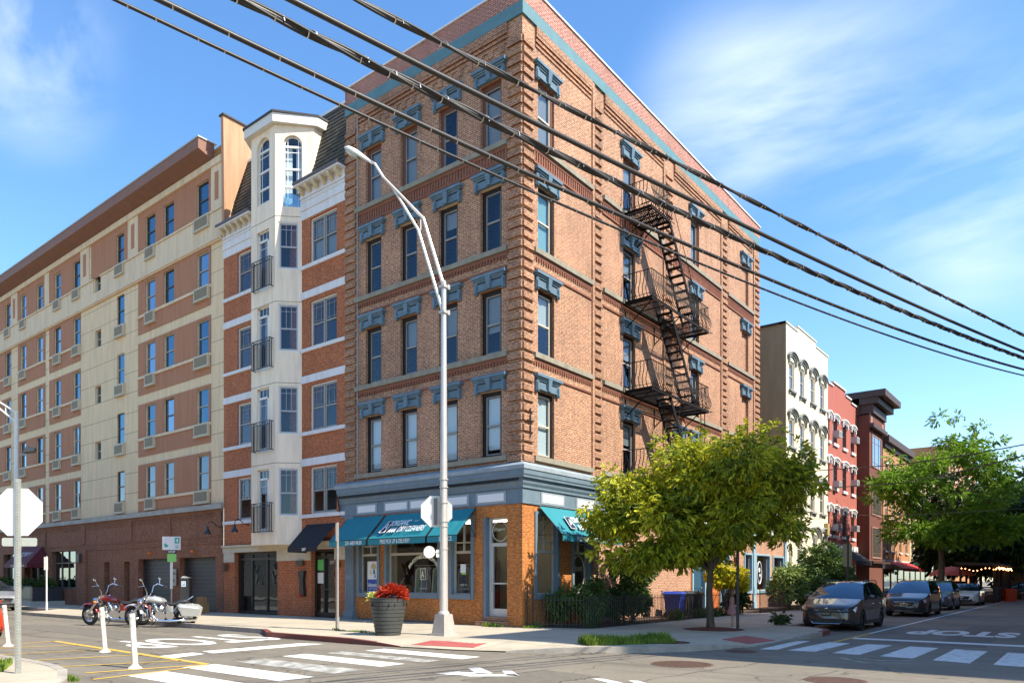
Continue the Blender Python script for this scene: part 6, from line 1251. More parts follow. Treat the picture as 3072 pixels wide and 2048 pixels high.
t3 = thing('round_sign', 'small round sign back hung left of the tall lamp pole below the octagon', 'sign', (bx, by, 2.9)); m = MB(); c = apix(1288, 1655, 20.7)
Fo = plane_from((c.x, c.y, 0), Vector((.9, -.43, 0)).normalized(), Vector((-.43, -.9, 0)).normalized()); m.fprism(Fo, [(.17*math.cos(R(20*k)), c.z+.17*math.sin(R(20*k))) for k in range(18)], 0, .008); m.fprism(Fo, [(.2, c.z-.14), (.32, c.z-.14), (.32, c.z+.07), (.2, c.z+.07)], .0, .008); m.build('plate', SIGNB, t3)
m = MB(); m.tube([c, (bx, by, c.z)], .015, 5); m.build('bracket', GALV, t3)
# near stop sign at the left edge, seen from behind
sx, sy = -14.69, -.63; t = thing('stop_sign', 'large white octagonal back of a stop sign on a perforated post at the left edge', 'sign', (sx, sy, .14)); out_ = Vector((-.74, -.67, 0)).normalized(); rt_ = Vector((.67, -.74, 0)).normalized()
Fo = plane_from((sx, sy, 0), rt_, out_)
m = MB(); octagon(.395, (-.02, 2.83), Fo, -.05, -.04, m); m.build('plate', mat('sign_white_back', (.78, .77, .71), .4, noise=.04, nscale=3), t)
m = MB(); z0, z1 = 2.26, 2.4; m.fprism(Fo, [(-.25, z0), (.27, z0), (.29, z0+.02), (.29, z1-.02), (.27, z1), (-.25, z1), (-.27, z1-.02), (-.27, z0+.02)], -.045, -.035); m.build('small_plate', mat('plate_green_grey', (.44, .46, .39), .4, noise=.15, nscale=8), t)
m = MB(); m.slot(0); m.fbox(Fo, -.045, -.022, .14, 3.38, -.03, .0); m.fbox(Fo, .022, .045, .14, 3.38, -.03, 0); m.fbox(Fo, -.022, .022, .14, 3.38, -.01, .012); m.slot(1)
for k in range(62): m.fprism(Fo, [(.008*math.cos(R(60*j)), .25+k*.05+.008*math.sin(R(60*j))) for j in range(6)], .012, .0135)
m.build('post', [mat('post_galv', (.47, .47, .41), .4, metal=.4, noise=.2, nscale=12), DARK], t)
# right-hand stop sign beyond the girl; backlit darkness is painted into the plate colour
sx, sy = 3.25, -5.98; t = thing('stop_sign', 'stop sign painted backlit-dark, seen from behind under the tree beside the girl', 'sign', (sx, sy, .14)); Fo = plane_from((sx, sy, 0), rt_, out_); SB = mat('sign_back_backlit', (.06, .055, .05), .6); SP = mat('post_dark', (.04, .035, .03), .6)
m = MB(); octagon(.39, (0, 3.35), Fo, -.05, -.04, m); m.build('plate', SB, t); m = MB(); m.fbox(Fo, -.22, .22, 2.62, 2.78, -.045, -.035); m.build('small_plate', SB, t); m = MB(); m.fbox(Fo, -.04, .04, .14, 3.9, -.03, .02); m.build('post', SP, t)
# thin sign posts
def post(label, x, y_, h_, plate=None, mt=GALV, w_=.06, ang=0, pm=None):
    t = thing('sign_post', label, 'sign post', (x, y_, .14)); m = MB(); m.box(x-w_/2, x+w_/2, y_-w_/2, y_+w_/2, .14, .14+h_); m.box(x-w_*.7, x+w_*.7, y_-w_*.7, y_+w_*.7, .14, .55); m.build('post', mt, t)
    if plate: a, z0, z1 = plate; m = MB(); Fo = plane_from((x-.03, y_, 0), Vector((math.cos(ang), math.sin(ang), 0)), Vector((math.sin(ang), -math.cos(ang), 0))); m.fbox(Fo, -a, a, z0, z1, 0, .006); m.build('plate', pm or SIGNB, t)
post('bare grey metal sign post with edge-on sign near the black awning', -4.49, 3.83, 3.35, (.15, 2.9, 3.45), ang=R(38)); post('pale sign post on the far sidewalk in front of the hedge planter', -4.31, 27.1, 2.75, (.15, 2.2, 2.85), mat('post_white', (.62, .61, .57), .5), ang=R(36))
post('sign post with brown plate among the shrubs by the grey shopfront', 17.1, -5.8, 3.6, (.2, 2.3, 3.35), SP, .1, ang=R(-52), pm=mat('plate_tan', (.36, .27, .14), .6))
# bus stop sign
x, y_ = -.75, 21.4; x, y_ = -4.6, 17.0
px, py = G(514, 1838, .14); t = thing('bus_stop_sign', 'white and teal bus stop sign numbered 4 above a green plate', 'sign', (px, py, .14)); Fo = plane_from((px, py, 0), Vector((.6179, -.7863, 0)), Vector((-.7863, -.6179, 0))); kf = 34.6/2225
def zc(v): return 1.7+(1738-v)*kf
def sc_(u): return (u-514)*kf
m = MB(); m.fbox(Fo, -.03, .03, .14, zc(1610), -.05, -.01); m.slot(1).fbox(Fo, sc_(511), sc_(519), zc(1765), zc(1685), 0, .03); m.build('post', [GALV, WHT], t)
m = MB(); m.fbox(Fo, sc_(487), sc_(542), zc(1648), zc(1608), .0, .01); m.slot(1).fbox(Fo, sc_(524), sc_(539), zc(1629), zc(1611), .01, .013); m.slot(2).fbox(Fo, sc_(524), sc_(539), zc(1645), zc(1631), .01, .013)
m.slot(1); m.fprism(Fo, [(sc_(499)+.1*math.cos(R(a)), zc(1634)+.1*math.sin(R(a))) for a in range(90, 361, 30)]+[(sc_(500), zc(1632))], .01, .014); p_ = m.build('sign_panel', [SIGNW, mat('bus_teal', (.05, .38, .28), .5), mat('pale_grey', (.55, .6, .58), .5)], t)
rv, uv = (.6179, -.7863, 0), (0, 0, 1); m = MB(); fit_text(m, '4', Vector(Fo(sc_(531.5), zc(1620), .016)), rv, uv, .12, .2, bold=.02); m.build('sign_number', WHT, p_)
m = MB(); m.tube([Fo(sc_(531.5), zc(1633), .016), Fo(sc_(531.5), zc(1643), .016)], .008, 4); m.tube([Fo(sc_(528), zc(1640), .016), Fo(sc_(531.5), zc(1643.5), .016), Fo(sc_(535), zc(1640), .016)], .008, 4); m.build('arrow', MATS['bus_teal'], p_)
m = MB(); m.fbox(Fo, sc_(503), sc_(530), zc(1659), zc(1649), 0, .01); o = m.build('sign_plate', DARK, t); m = MB(); fit_text(m, 'STOP', Vector(Fo(sc_(516), zc(1654), .012)), rv, uv, .33, .11, bold=.03); m.build('sign_lettering', WHT, o)
m = MB(); m.fbox(Fo, sc_(502), sc_(529), zc(1684), zc(1660), 0, .01); m.build('green_plate', mat('lime_plate', (.25, .62, .16), .5), t)
# parking pay station
px, py = G(556, 1843, .14); t = thing('pay_station', 'dark parking pay station with a blue P sticker and sloped solar top', 'pay station', (px, py, .14)); kf = 33.6/2225; Fo = plane_from((px, py, 0), Vector((.6179, -.7863, 0)), Vector((-.7863, -.6179, 0))); KM = mat('kiosk_dark', (.035, .037, .04), .4)
zc2 = lambda v: 1.7+(1738-v)*kf; sc2 = lambda u: (u-553)*kf
m = MB(); m.fbox(Fo, -.2, .2, .14, zc2(1738), -.25, .1); m.fbox(Fo, -.2, .17, zc2(1738), zc2(1733), -.25, .12); m.build('body', KM, t)
m = MB(); m.fprism(lambda a, z, d_: Fo(a, z, d_), [(-.17, zc2(1733)), (.2, zc2(1733)), (.22, zc2(1732)), (-.08, zc2(1727))], -.22, .1); m.build('solar_top', mat('kiosk_top', (.42, .42, .40), .3), t)
m = MB(); m.fbox(Fo, -.13, .06, zc2(1758), zc2(1742), .1, .105); o = m.build('sticker', SIGNW, t); m = MB(); m.fbox(Fo, -.10, .03, zc2(1756), zc2(1744), .105, .108); p2 = m.build('sticker_field', mat('p_blue', (.08, .35, .6), .5), o)
m = MB(); fit_text(m, 'P', Vector(Fo(-.035, zc2(1750), .112)), rv, uv, .09, .13, bold=.04); m.build('sticker_letter', WHT, o)
# flexible delineator posts
POSTW = mat('delineator_white', (.74, .68, .58), .5, noise=.12, nscale=12, col2=(.6, .5, .4))
def delin(label, x, y_, lean=(.06, -.1)):
    t = thing('delineator_post', label, 'bollard', (x, y_, 0), group='white posts round the yellow hatching'); m = MB(); m.lathe((x, y_, 0), [(.13, 0), (.12, .015), (.07, .05), (.055, .09)], 14); m.build('base', POSTW, t)
    lx, ly = lean; m = MB(); m.tube([(x, y_, .05), (x-lx*.5, y_-ly*.5, .55), (x-lx, y_-ly, 1.05)], [.055, .052, .055], 12); m.build('tube', POSTW, t, smooth=False)
    m = MB()
    for z in (.84, .96): f = z/1.05; c = Vector((x-lx*f, y_-ly*f, z)); m.lathe(c, [(.058, -.03), (.058, .03)], 12)
    m.build('reflective_band', mat('band_grey', (.52, .50, .44), .4, noise=.3, nscale=20), t)
delin('leaning white flexible post, middle one of the three, by the motorcycles', -11.49, 3.62, (.04, -.09)); delin('white flexible post nearest the camera, right of the other two', -12.58, -.23, (.03, -.06)); delin('white flexible post beside the orange car at the left edge', -12.34, 7.18, (.06, -.1))
# left lamp post with flood light
x, y_ = -4.6, 37.3; px, py = G(50, 1812, .14); t = thing('street_lamp', 'white street lamp pole with a flood light, behind the near stop sign', 'street lamp', (px, py, .14)); D_ = 2225*1.56/74; z_ = lambda v: 1.7+(1738-v)*D_/2225
m = MB(); m.tube([(px, py, .14), (px, py, z_(1232))], [.16, .11], 14); m.build('pole', mat('pole_white', (.70, .69, .65), .45), t)
kk = D_/2225; off = lambda u, v: tuple(Vector((px, py, 0))+Vector((.6179, -.7863, 0))*((u-38)*kk)+Vector((0, 0, z_(v))))
m = MB(); m.tube([off(36, 1237), off(-30, 1195)], .06, 6); m.tube([off(36, 1265), off(-30, 1212)], .06, 6); m.tube([off(5, 1218), off(5, 1238)], .03, 5); m.build('arm', MATS['pole_white'], t)
m = MB(); m.tube([off(42, 1360), off(56, 1364), off(62, 1355)], .04, 6); m.tube([off(56, 1364), off(88, 1366)], .03, 5); c = Vector(off(78, 1350)); m.slot(1)
e1 = Vector((.6179, -.7863, 0)); e2 = Vector((.3, .24, .92)).normalized(); e3 = e1.cross(e2)
q = [c+e1*(a*.34)+e2*(b*.2)+e3*(k_*.12) for k_ in (-1, 1) for a, b in ((-1, -1), (1, -.6), (1, .8), (-.7, 1))]; m.hexa(q); m.build('flood_light', [GALV, mat('flood_body', (.20, .17, .13), .5)], t)
# planter pot with flowers
px, py = -5.0, .95; t = thing('planter', 'big ribbed dark grey planter with red and yellow plants on the corner', 'planter', (px, py, .14)); m = MB(); prof = []
for k in range(10):
    z = k*.105; r = .34+.17*(k/10)**.9; prof += [(r+.012, z), (r+.022, z+.085), (r+.004, z+.1)]
prof += [(.53, 1.05), (.49, 1.06), (.46, .95), (.02, .95)]; m.lathe((px, py, .14), prof, 36, cap=False); m.build('pot', mat('pot_grey', (.055, .058, .052), .55, noise=.2, nscale=4), t)
rnd = random.Random(12); m = MB(); cc = Vector((px, py, 1.2))+AX*.12
for _ in range(520):
    v = Vector((rnd.gauss(0, 1), rnd.gauss(0, 1), abs(rnd.gauss(0, 1)))).normalized(); p = cc+Vector((v.x*.36, v.y*.36, v.z*.3))*rnd.uniform(.6, 1.); leaf(m, p, v+Vector((rnd.uniform(-.6, .6), rnd.uniform(-.6, .6), -.25)), .085, .2, rnd, .35)
m.build('red_foliage', leafmat('leaf_red', (.20, .01, .008), (.62, .07, .025), .25), t)
m = MB()
for _ in range(420):
    a = rnd.uniform(0, 6.28); p = Vector((px, py, 1.2))-AX*.38+Vector((math.cos(a)*.26*rnd.random(), math.sin(a)*.2*rnd.random(), rnd.uniform(-.08, .14))); leaf(m, p, (rnd.uniform(-1, 1), rnd.uniform(-1, 1), rnd.uniform(-.6, .8)), .035, .075, rnd)
m.build('yellow_foliage', leafmat('leaf_pale', (.45, .48, .06), (.72, .70, .25), .3), t)
m = MB()
for _ in range(16): a = rnd.uniform(0, 6.28); p = Vector((px+.42*math.cos(a), py+.42*math.sin(a), 1.15)); leaf(m, p, (math.cos(a)*.6, math.sin(a)*.6, -1), .06, .26, rnd)
m.build('dark_foliage', leafmat('leaf_purple', (.02, .012, .015), (.05, .02, .03), .1), t)
# hedge in a long planter by the restaurant
hb = thing('hedge_planter', 'long dark railed planter box of low hedge beside the restaurant window', 'planter', (-1.0, 38.3, .14)); m = MB(); m.box(-1.9, 0, 36.2, 44.2, .14, .38); m.build('kerb_base', mat('base_pale', (.40, .38, .34), .8), hb)
m = MB(); m.box(-1.8, -.1, 36.3, 44.1, .38, 1.25); m.build('box', KM, hb); m = MB()
for z in (.5, 1.3): m.tube([(-1.87, 36.3, z), (-1.87, 44.1, z)], .02, 4)
for k in range(4): m.tube([(-1.87, 36.3+2.6*k, .38), (-1.87, 36.3+2.6*k, 1.3)], .02, 4)
m.build('railing', mat('rail_grey', (.12, .12, .12), .5), hb)
cl = [((-.95+rg.uniform(-.4, .4), 36.8+k*.42, 1.35+rg.uniform(-.08, .1)), .42, 1, .7) for k in range(18)]; crown_mesh(cl, 5000, random.Random(3), .1, .16).build('hedge', leafmat('leaf_hedge', (.03, .06, .01), (.09, .14, .02), .3), hb)
shrub('leafy_shrub', 'dark green shrub by the restaurant entrance, behind the near stop post', (-1.2, 46.2, .14), (1.2, 1.2), 2.0, 1800, LFS, 55, .12, .2)
# ---------------- cables ----------------
CBL = mat('cable_black', (.014, .011, .009), .45, noise=.5, nscale=60, col2=(.035, .028, .022)); CBT = mat('cable_twisted', (.02, .017, .014), .45)
def solve3(pts):
    A = [[sum(x**(i+j) for x, z in pts) for j in range(3)]+[sum(z*x**i for x, z in pts)] for i in range(3)]
    for i in range(3):
        for k in range(3):
            if k != i: f = A[k][i]/A[i][i]; A[k] = [a-f*c for a, c in zip(A[k], A[i])]
    return [A[i][3]/A[i][i] for i in range(3)]
def cable(label, pix, yy, r, tw=0, ss=-.25, x0=-23.5, x1=14.5, wraps=True, grp='cables crossing the sky'):
    pts = []
    for u, v in pix:
        q = ray(u, v); t_ = (yy+ss*(CAM[0]+10)-CAM[1])/(q[1]-ss*q[0]); pts.append((CAM[0]+t_*q[0], 1.7+t_*q[2]))
    a, b, c = solve3(pts); P_ = lambda x: Vector((x, yy+ss*(x+10), a+b*x+c*x*x)); t = thing('overhead_cable', label, 'cable', P_(x0), group=grp)
    n = 90; m = MB(); xs = [x0+(x1-x0)*i/n for i in range(n+1)]; m.tube([P_(x) for x in xs], r*(.62 if tw else 1), 7); m.build('core', CBL, t, smooth=True)
    if tw:
        n = 620
        for s in range(tw):
            m = MB(); pp = []
            for i in range(n+1):
                x = x0+(x1-x0)*i/n; ph = 2*math.pi*s/tw+x*3.2; pp.append(P_(x)+Vector((0, math.cos(ph), math.sin(ph)))*r*.62)
            m.tube(pp, r*.42, 5, False); m.build('strand', CBT if s % 2 else CBL, t, smooth=True)
    if wraps:
        m = MB(); x = x0; rr = random.Random(int(r*1e4))
        while x < x1:
            x += rr.uniform(.22, .5); p = P_(x); pp = [p+Vector((k*.012, math.cos(k*.9)*r*1.06, math.sin(k*.9)*r*1.06)) for k in range(-3, 5)]; m.tube(pp, .0065, 4, False)
        m.build('lashing_wire', mat('wire_bright', (.55, .52, .46), .3, metal=.7), t)
    return P_
YO = -2.1
cb = {'A': [(342, 0), (1000, 303), (1567, 565), (1894, 700), (2350, 892), (3072, 1126)], 'B': [(470, 0), (1000, 248), (1638, 542), (1979, 700), (2350, 856), (3072, 1108)], 'C': [(705, 0), (1000, 132), (1643, 440), (2350, 783), (3072, 1074)],
      'D': [(862, 0), (1000, 62), (1650, 388), (2350, 735), (3072, 1055)], 'E': [(1071, 0), (1650, 297), (2350, 650), (3072, 1006)]}
ends = []
for k, lb, yy, r, tw, wr in (('A', 'thin twisted cable, lowest of the five crossing the sky', -7.7, .017, 0, 1), ('B', 'second lowest of the five cables crossing the sky', -8.0, .026, 0, 1), ('C', 'thick twisted bundle, middle of the five cables', -8.6, .040, 3, 1), ('D', 'smooth plain black cable just above the thick bundle', -8.9, .027, 0, 0), ('E', 'twisted cable, topmost of the five crossing the sky', -9.3, .029, 2, 1)):
    P_ = cable(lb, cb[k], yy+YO, r, tw, wraps=wr); ends.append((P_(-23.5), P_(14.5)))
def upole(label, x, y_, h_):
    t = thing('utility_pole', label, 'utility pole', (x, y_, .14)); m = MB(); m.tube([(x, y_, .1), (x, y_, h_)], [.17, .12], 12); m.build('pole', BARK, t); m = MB(); m.box(x-.06, x+.06, y_-1.3, y_+1.3, h_-.7, h_-.55); m.build('crossarm', BARK, t)
upole('wooden utility pole carrying the cables left of the camera', -23.6, -6.8, 10.6); upole('wooden utility pole carrying the cables right of the camera', 14.6, -16.2, 10.5)
for lb, pts, r in (('upper of the two slack wires across the right hand street', [(2440, 1412), (2700, 1393), (2900, 1365), (3072, 1333)], .02), ('lower of the two slack wires across the right hand street', [(2500, 1462), (2700, 1448), (2900, 1410), (3072, 1366)], .02), ('faint thin wire low across the right hand street', [(2480, 1545), (2760, 1543), (3072, 1525)], .012)):
    m = MB(); pp = []
    Y0, Y1 = (36, 22) if r > .015 else (46, 30); U0, U1 = pts[0][0], pts[-1][0]
    fine = []
    for i in range(len(pts)-1):
        for k in range(6):
            f = k/6; fine.append((pts[i][0]+(pts[i+1][0]-pts[i][0])*f, pts[i][1]+(pts[i+1][1]-pts[i][1])*f))
    fine.append(pts[-1]); e = fine[-1]; b = fine[-4]; fine += [(e[0]+(e[0]-b[0])*k*3, e[1]+(e[1]-b[1])*k*3) for k in (.5, 1)]
    for u, v in fine: f = (u-U0)/(U1-U0); Y = 1/((1/Y0)*(1-f)+(1/Y1)*f); pp.append(apix(u, v, max(Y, 12)))
    m.tube(pp, r, 5); tag(m.build('overhead_wire', CBL), lb, 'wire', 'slack wires over the right hand street')
# ---------------- vehicles ----------------
CG = glass('car_glass', refl=.10, dark=(.006, .010, .014)); TYRE = mat('tyre', (.018, .018, .018), .8); RIM = mat('rim', (.42, .42, .43), .3, metal=.8); RIMD = mat('rim_dark', (.06, .06, .065), .35, metal=.6); CHR = mat('chrome', (.75, .75, .76), .12, metal=1.); TRIM = mat('trim_black', (.012, .012, .013), .45)
HLM = mat('headlight', (.55, .57, .60), .12, metal=.3, coat=.6)
def lerpc(tab, x):
    for i in range(len(tab)-1):
        if x <= tab[i+1][0]:
            a, b = tab[i], tab[i+1]; f = (x-a[0])/max(1e-6, b[0]-a[0]); f = max(0, min(1, f)); return [p+(q-p)*f for p, q in zip(a[1:], b[1:])]
    return list(tab[-1][1:])
def car(label, cat, x, y, rz, paint, L_=4.6, W_=1.85, H=1.6, kind='suv', rim=RIM, plate=None, grille='bar', name='parked_car', group='cars parked on the right hand street', rails=False, z=0):
    """x = front, along +X local; lofted body with wheel arches, separate glass, lamps, wheels"""
    t = thing(name, label, cat, (x, y, z), rz, group); hw = W_/2
    belt = .62*H if kind != 'sedan' else .64*H; gc = .2; nose = .775*belt+.02
    a1, a2 = .93, L_-.98; wr = .345 if kind != 'sedan' else .32
    if kind == 'suv': cab = [(1.02, 0), (1.98, .84), (2.35, .97), (2.9, 1.0), (3.7, .97), (4.2, .88), (L_-.12, .30), (L_, 0)]
    else: cab = [(1.1, 0), (1.85, .80), (2.2, .96), (2.7, 1.0), (3.2, .93), (3.95, .30), (4.2, 0.02), (L_, 0)]
    xs = sorted(set([0, .05, .14, .3, .5, .75, .95, 1.1, 1.35, 1.75, 2.15, 2.5, 2.55, 2.9, 3.2, 3.5, 3.55, 3.7, 3.95, 4.2, L_-.3, L_-.12, L_-.04, L_]+[a1+wr*1.18*math.cos(R(q)) for q in range(0, 181, 18)]+[a2+wr*1.18*math.cos(R(q)) for q in range(0, 181, 18)]))
    xs = [v for v in xs if 0 <= v <= L_]; xs = [v for i, v in enumerate(xs) if i == 0 or v-xs[i-1] > .012]
    def arch(v):
        b = gc
        for a in (a1, a2):
            r = wr*1.17
            if abs(v-a) < r: b = max(b, .33+math.sqrt(r*r-(v-a)**2)-.01)
        return b
    prs = []
    for v in xs:
        wf = lerpc([(0, .62), (.05, .74), (.14, .84), (.3, .925), (.5, .97), (.9, 1), (L_-.9, 1), (L_-.3, .965), (L_-.12, .93), (L_-.04, .88), (L_, .82)], v)[0]*hw
        hz = lerpc([(0, nose-.13), (.05, nose-.06), (.14, nose-.01), (.3, nose+.035), (.95, belt+.0), (1.2, belt+.02), (L_-.4, belt+.05), (L_-.05, belt+.0), (L_, belt-.1)], v)[0]
        c = lerpc(cab, v)[0]; roof = hz+(H-hz)*c; tw_ = wf*(1-.29*min(1, c*1.1)); lo = gc+(.12 if v < .06 or v > L_-.05 else .02 if v < .2 else 0); ar = arch(v); b = max(lo, ar); mid = max(b+.02, .52*hz); sh = max(mid+.02, hz-.10)
        prs.append([(0, lo), (wf*.6, lo), (wf*.93, max(lo, b-.0)), (wf, max(b+.01, lo+.08)), (wf*1.0, mid), (wf*.985, sh), (wf*.955 if c > .02 else wf*.93, hz), (tw_ if c > .02 else wf*.86, roof-.05*c if c > .02 else hz+.012), (tw_*.9 if c > .02 else wf*.6, roof-.008*c if c > .02 else hz+.03), (0, roof+.015*c if c > .02 else hz+.042), c, v])
    body, gl, wheelw = MB(), MB(), MB(); n = 10
    for i in range(len(xs)-1):
        A, B = prs[i], prs[i+1]; ca, cb_ = A[10], B[10]; xm = (xs[i]+xs[i+1])/2
        for s in (1, -1):
            for k in range(n-1):
                q = [(xs[i], A[k][0]*s, A[k][1]), (xs[i+1], B[k][0]*s, B[k][1]), (xs[i+1], B[k+1][0]*s, B[k+1][1]), (xs[i], A[k+1][0]*s, A[k+1][1])]
                side = k == 6 and min(ca, cb_) > .25 and not (abs(xm-2.53) < .03 or abs(xm-3.53) < .03) and 1.35 < xm < L_-.5
                front = k in (7, 8) and xm < 2.3 and max(ca, cb_) > .05 and cb_ > ca and ca < .9 and ca < .83
                rear = k in (7, 8) and cb_ < ca and ca > .06 and xm > 3.1 and cb_ < .86
                front = front or (k == 6 and xm < 1.35 and max(ca, cb_) > .05 and 0)
                (gl if (side or front or rear) else body).face(q)
    for e in (0, -1):
        body.face([(xs[e], prs[e][k][0], prs[e][k][1]) for k in range(n)]+[(xs[e], -prs[e][k][0], prs[e][k][1]) for k in range(n-1, -1, -1)])
    bm = MB(); bo = body.build('body', paint, t, world=False)
    me = bo.data; b2 = bmesh.new(); b2.from_mesh(me); bmesh.ops.remove_doubles(b2, verts=b2.verts, dist=.0015); bmesh.ops.recalc_face_normals(b2, faces=b2.faces); b2.to_mesh(me); b2.free(); me.polygons.foreach_set('use_smooth', [True]*len(me.polygons)); me.set_sharp_from_angle(angle=R(32))
    go = gl.build('windows', CG, t, world=False); b2 = bmesh.new(); b2.from_mesh(go.data); bmesh.ops.remove_doubles(b2, verts=b2.verts, dist=.0015); b2.to_mesh(go.data); b2.free(); go.data.polygons.foreach_set('use_smooth', [True]*len(go.data.polygons)); go.data.set_sharp_from_angle(angle=R(25))
    # underbody + arches in black
    m = MB(); m.box(.35, L_-.35, -hw*.8, hw*.8, .19, .75); m.build('underbody', TRIM, t, world=False)
    fy = hw*.80; nz = nose
    f = MB()   # lower intake, grille
    f.hexa([(-.015, -hw*.55, .27), (.1, -hw*.78, .27), (.1, hw*.78, .27), (-.015, hw*.55, .27), (-.012, -hw*.62, .42), (.12, -hw*.80, .42), (.12, hw*.80, .42), (-.012, hw*.62, .42)])
    if grille == 'bar': f.hexa([(-.01, -hw*.70, nz-.20), (.16, -hw*.92, nz-.18), (.16, hw*.92, nz-.18), (-.01, hw*.70, nz-.20), (.0, -hw*.70, nz-.15), (.17, -hw*.92, nz-.12), (.17, hw*.92, nz-.12), (.0, hw*.70, nz-.15)])
    else: f.hexa([(-.02, -hw*.40, nz-.33), (.06, -hw*.40, nz-.33), (.06, hw*.40, nz-.33), (-.02, hw*.40, nz-.33), (-.015, -hw*.52, nz-.14), (.08, -hw*.52, nz-.14), (.08, hw*.52, nz-.14), (-.015, hw*.52, nz-.14)])
    f.build('grille', TRIM, t, world=False)
    c_ = MB()
    if grille == 'bar': c_.tube([(.02, -hw*.55, .36), (-.03, -hw*.46, .25), (-.03, hw*.46, .25), (.02, hw*.55, .36)], .013, 5); c_.ball((-.005, 0, nz-.06), .05, 8, (.3, 1, .6))
    else:
        for q in (-.31, -.24, -.17): c_.tube([(-.03, -hw*(.42-.1*(-.17-q)), nz+q), (-.03, hw*(.42-.1*(-.17-q)), nz+q)], .009, 5)
        c_.tube([(-.03, -hw*.40, nz-.34), (-.025, -hw*.5, nz-.2), (-.025, -hw*.48, nz-.13), (-.025, hw*.48, nz-.13), (-.025, hw*.5, nz-.2), (-.03, hw*.40, nz-.34), (-.03, -hw*.40, nz-.34)], .013, 5); c_.tube([(-.02, -hw*.45, .27), (-.02, hw*.45, .27)], .02, 5); c_.ball((-.03, 0, nz-.22), .06, 8, (.3, 1.4, .7))
    c_.build('front_trim', CHR, t, world=False)
    for s in (-1, 1):
        h_ = MB(); h_.hexa([(.05 if grille != 'bar' else .1, s*hw*.60, nz-.20), (.22, s*hw*.93, nz-.17), (.34, s*hw*.95, nz-.12), (.16, s*hw*.60, nz-.14), (.05 if grille != 'bar' else .1, s*hw*.60, nz-.07 if grille != 'bar' else nz-.12), (.22, s*hw*.915, nz-.02 if grille != 'bar' else nz-.08), (.36, s*hw*.95, nz+.0), (.17, s*hw*.60, nz-.04)]); h_.build('headlight', HLM, t, world=False)
        m = MB(); mx_, mz = 1.55, belt+.09; m.ball((mx_, s*(hw+.13), mz), .1, 10, (.75, 1.1, .75)); m.tube([(mx_+.05, s*hw*.92, mz-.05), (mx_, s*(hw+.1), mz-.03)], .025, 6); m.build('mirror', paint, t, smooth=True, world=False)
        h_ = MB(); h_.hexa([(L_-.12, s*hw*.6, belt-.2), (L_-.0, s*hw*.6, belt-.2), (L_-.05, s*hw*.9, belt-.2), (L_-.25, s*hw*.95, belt-.2), (L_-.12, s*hw*.6, belt-.05), (L_-.0, s*hw*.6, belt-.05), (L_-.05, s*hw*.9, belt-.05), (L_-.25, s*hw*.95, belt-.05)]); h_.build('tail_light', mat('tail_red', (.35, .01, .01), .3), t, world=False)
        for hx in (2.2, 3.25): m = MB(); m.tube([(hx, s*(hw+.005), .74*belt+.12), (hx+.18, s*(hw+.005), .74*belt+.12)], .014, 5); m.build('door_handle', paint if kind != 'sedan' else CHR, t, world=False)
        m = MB(); m.box(a1+.42, a2-.42, s*hw-.02, s*hw+.012, .2, .34); m.build('sill_trim', TRIM, t, world=False)
        if rails: m = MB(); m.tube([(2.1, s*hw*.72, H-.04), (2.25, s*hw*.72, H+.04), (4.0, s*hw*.70, H+.02), (4.15, s*hw*.7, H-.08)], .018, 6); m.build('roof_rail', TRIM, t, world=False)
        for a in (a1, a2):
            w_ = MB(); yo = s*(hw-.02); yi = s*(hw-.24); M_ = Matrix.Rotation(R(90), 3, 'X')
            pr = [(wr*.62, -.11), (wr*.9, -.115), (wr, -.08), (wr, .08), (wr*.9, .115), (wr*.62, .11)]
            w_.lathe((a, (yo+yi)/2, wr), pr, 26, M_, False); wo = w_.build('wheel', TYRE, t, world=False, smooth=True)
            r_ = MB(); yd = yo-s*.005; ns = 5
            r_.lathe((a, yd-s*.05, wr), [(wr*.60, -.02), (wr*.66, .02)], 24, M_, False); r_.slot(1).lathe((a, yd-s*.08, wr), [(.001, 0), (wr*.62, 0)], 20, M_, False); r_.slot(0)
            for k in range(ns*2):
                an = 2*math.pi*(k//2)/ns+(.16 if k % 2 else -.16); ca_, sa_ = math.cos(an), math.sin(an); r_.tube([(a+ca_*.05, yd-s*.02, wr+sa_*.05), (a+ca_*wr*.62, yd-s*.035, wr+sa_*wr*.62)], .017, 4)
            r_.lathe((a, yd-s*.03, wr), [(.06, -.03), (.05, .03)], 10, M_); r_.build('rim', [rim, TRIM], wo, world=False)
    if plate:
        m = MB(); m.box(-.035, -.02, -.155, .155, plate[2], plate[2]+.16); po_ = m.build('licence_plate', mat('plate_'+plate[1], {'black': (.02, .02, .015), 'buff': (.55, .46, .16)}[plate[1]], .5), t, world=False)
        m = MB(); fit_text(m, plate[0], (-.036, 0, plate[2]+.08), (0, -1, 0), (0, 0, 1), .26, .08, bold=.02); m.build('plate_lettering', mat('plate_ink_'+plate[1], {'black': (.5, .42, .2), 'buff': (.05, .05, .04)}[plate[1]], .5), po_, world=False)
    return t
def cpaint(n, c, metal=.5, r=.28): return mat(n, c, r, metal=metal, coat=1.)
P1 = cpaint('paint_graphite', (.055, .05, .05)); P2 = cpaint('paint_midnight', (.012, .016, .026), .4); P3 = cpaint('paint_slate', (.10, .13, .17)); P4 = cpaint('paint_white_car', (.62, .62, .60), .1); P5 = cpaint('paint_blueblack', (.02, .035, .06), .4); P6 = cpaint('paint_silver', (.36, .37, .40)); P7 = cpaint('paint_orange', (.62, .05, .015), .1)
car('graphite crossover with wide black nose, nearest car on the right', 'car', 6.55, -7.72, 0, P1, 4.69, 1.86, 1.65, 'suv', RIMD, ('D46 RLC', 'black', .50), 'bar', rails=True)
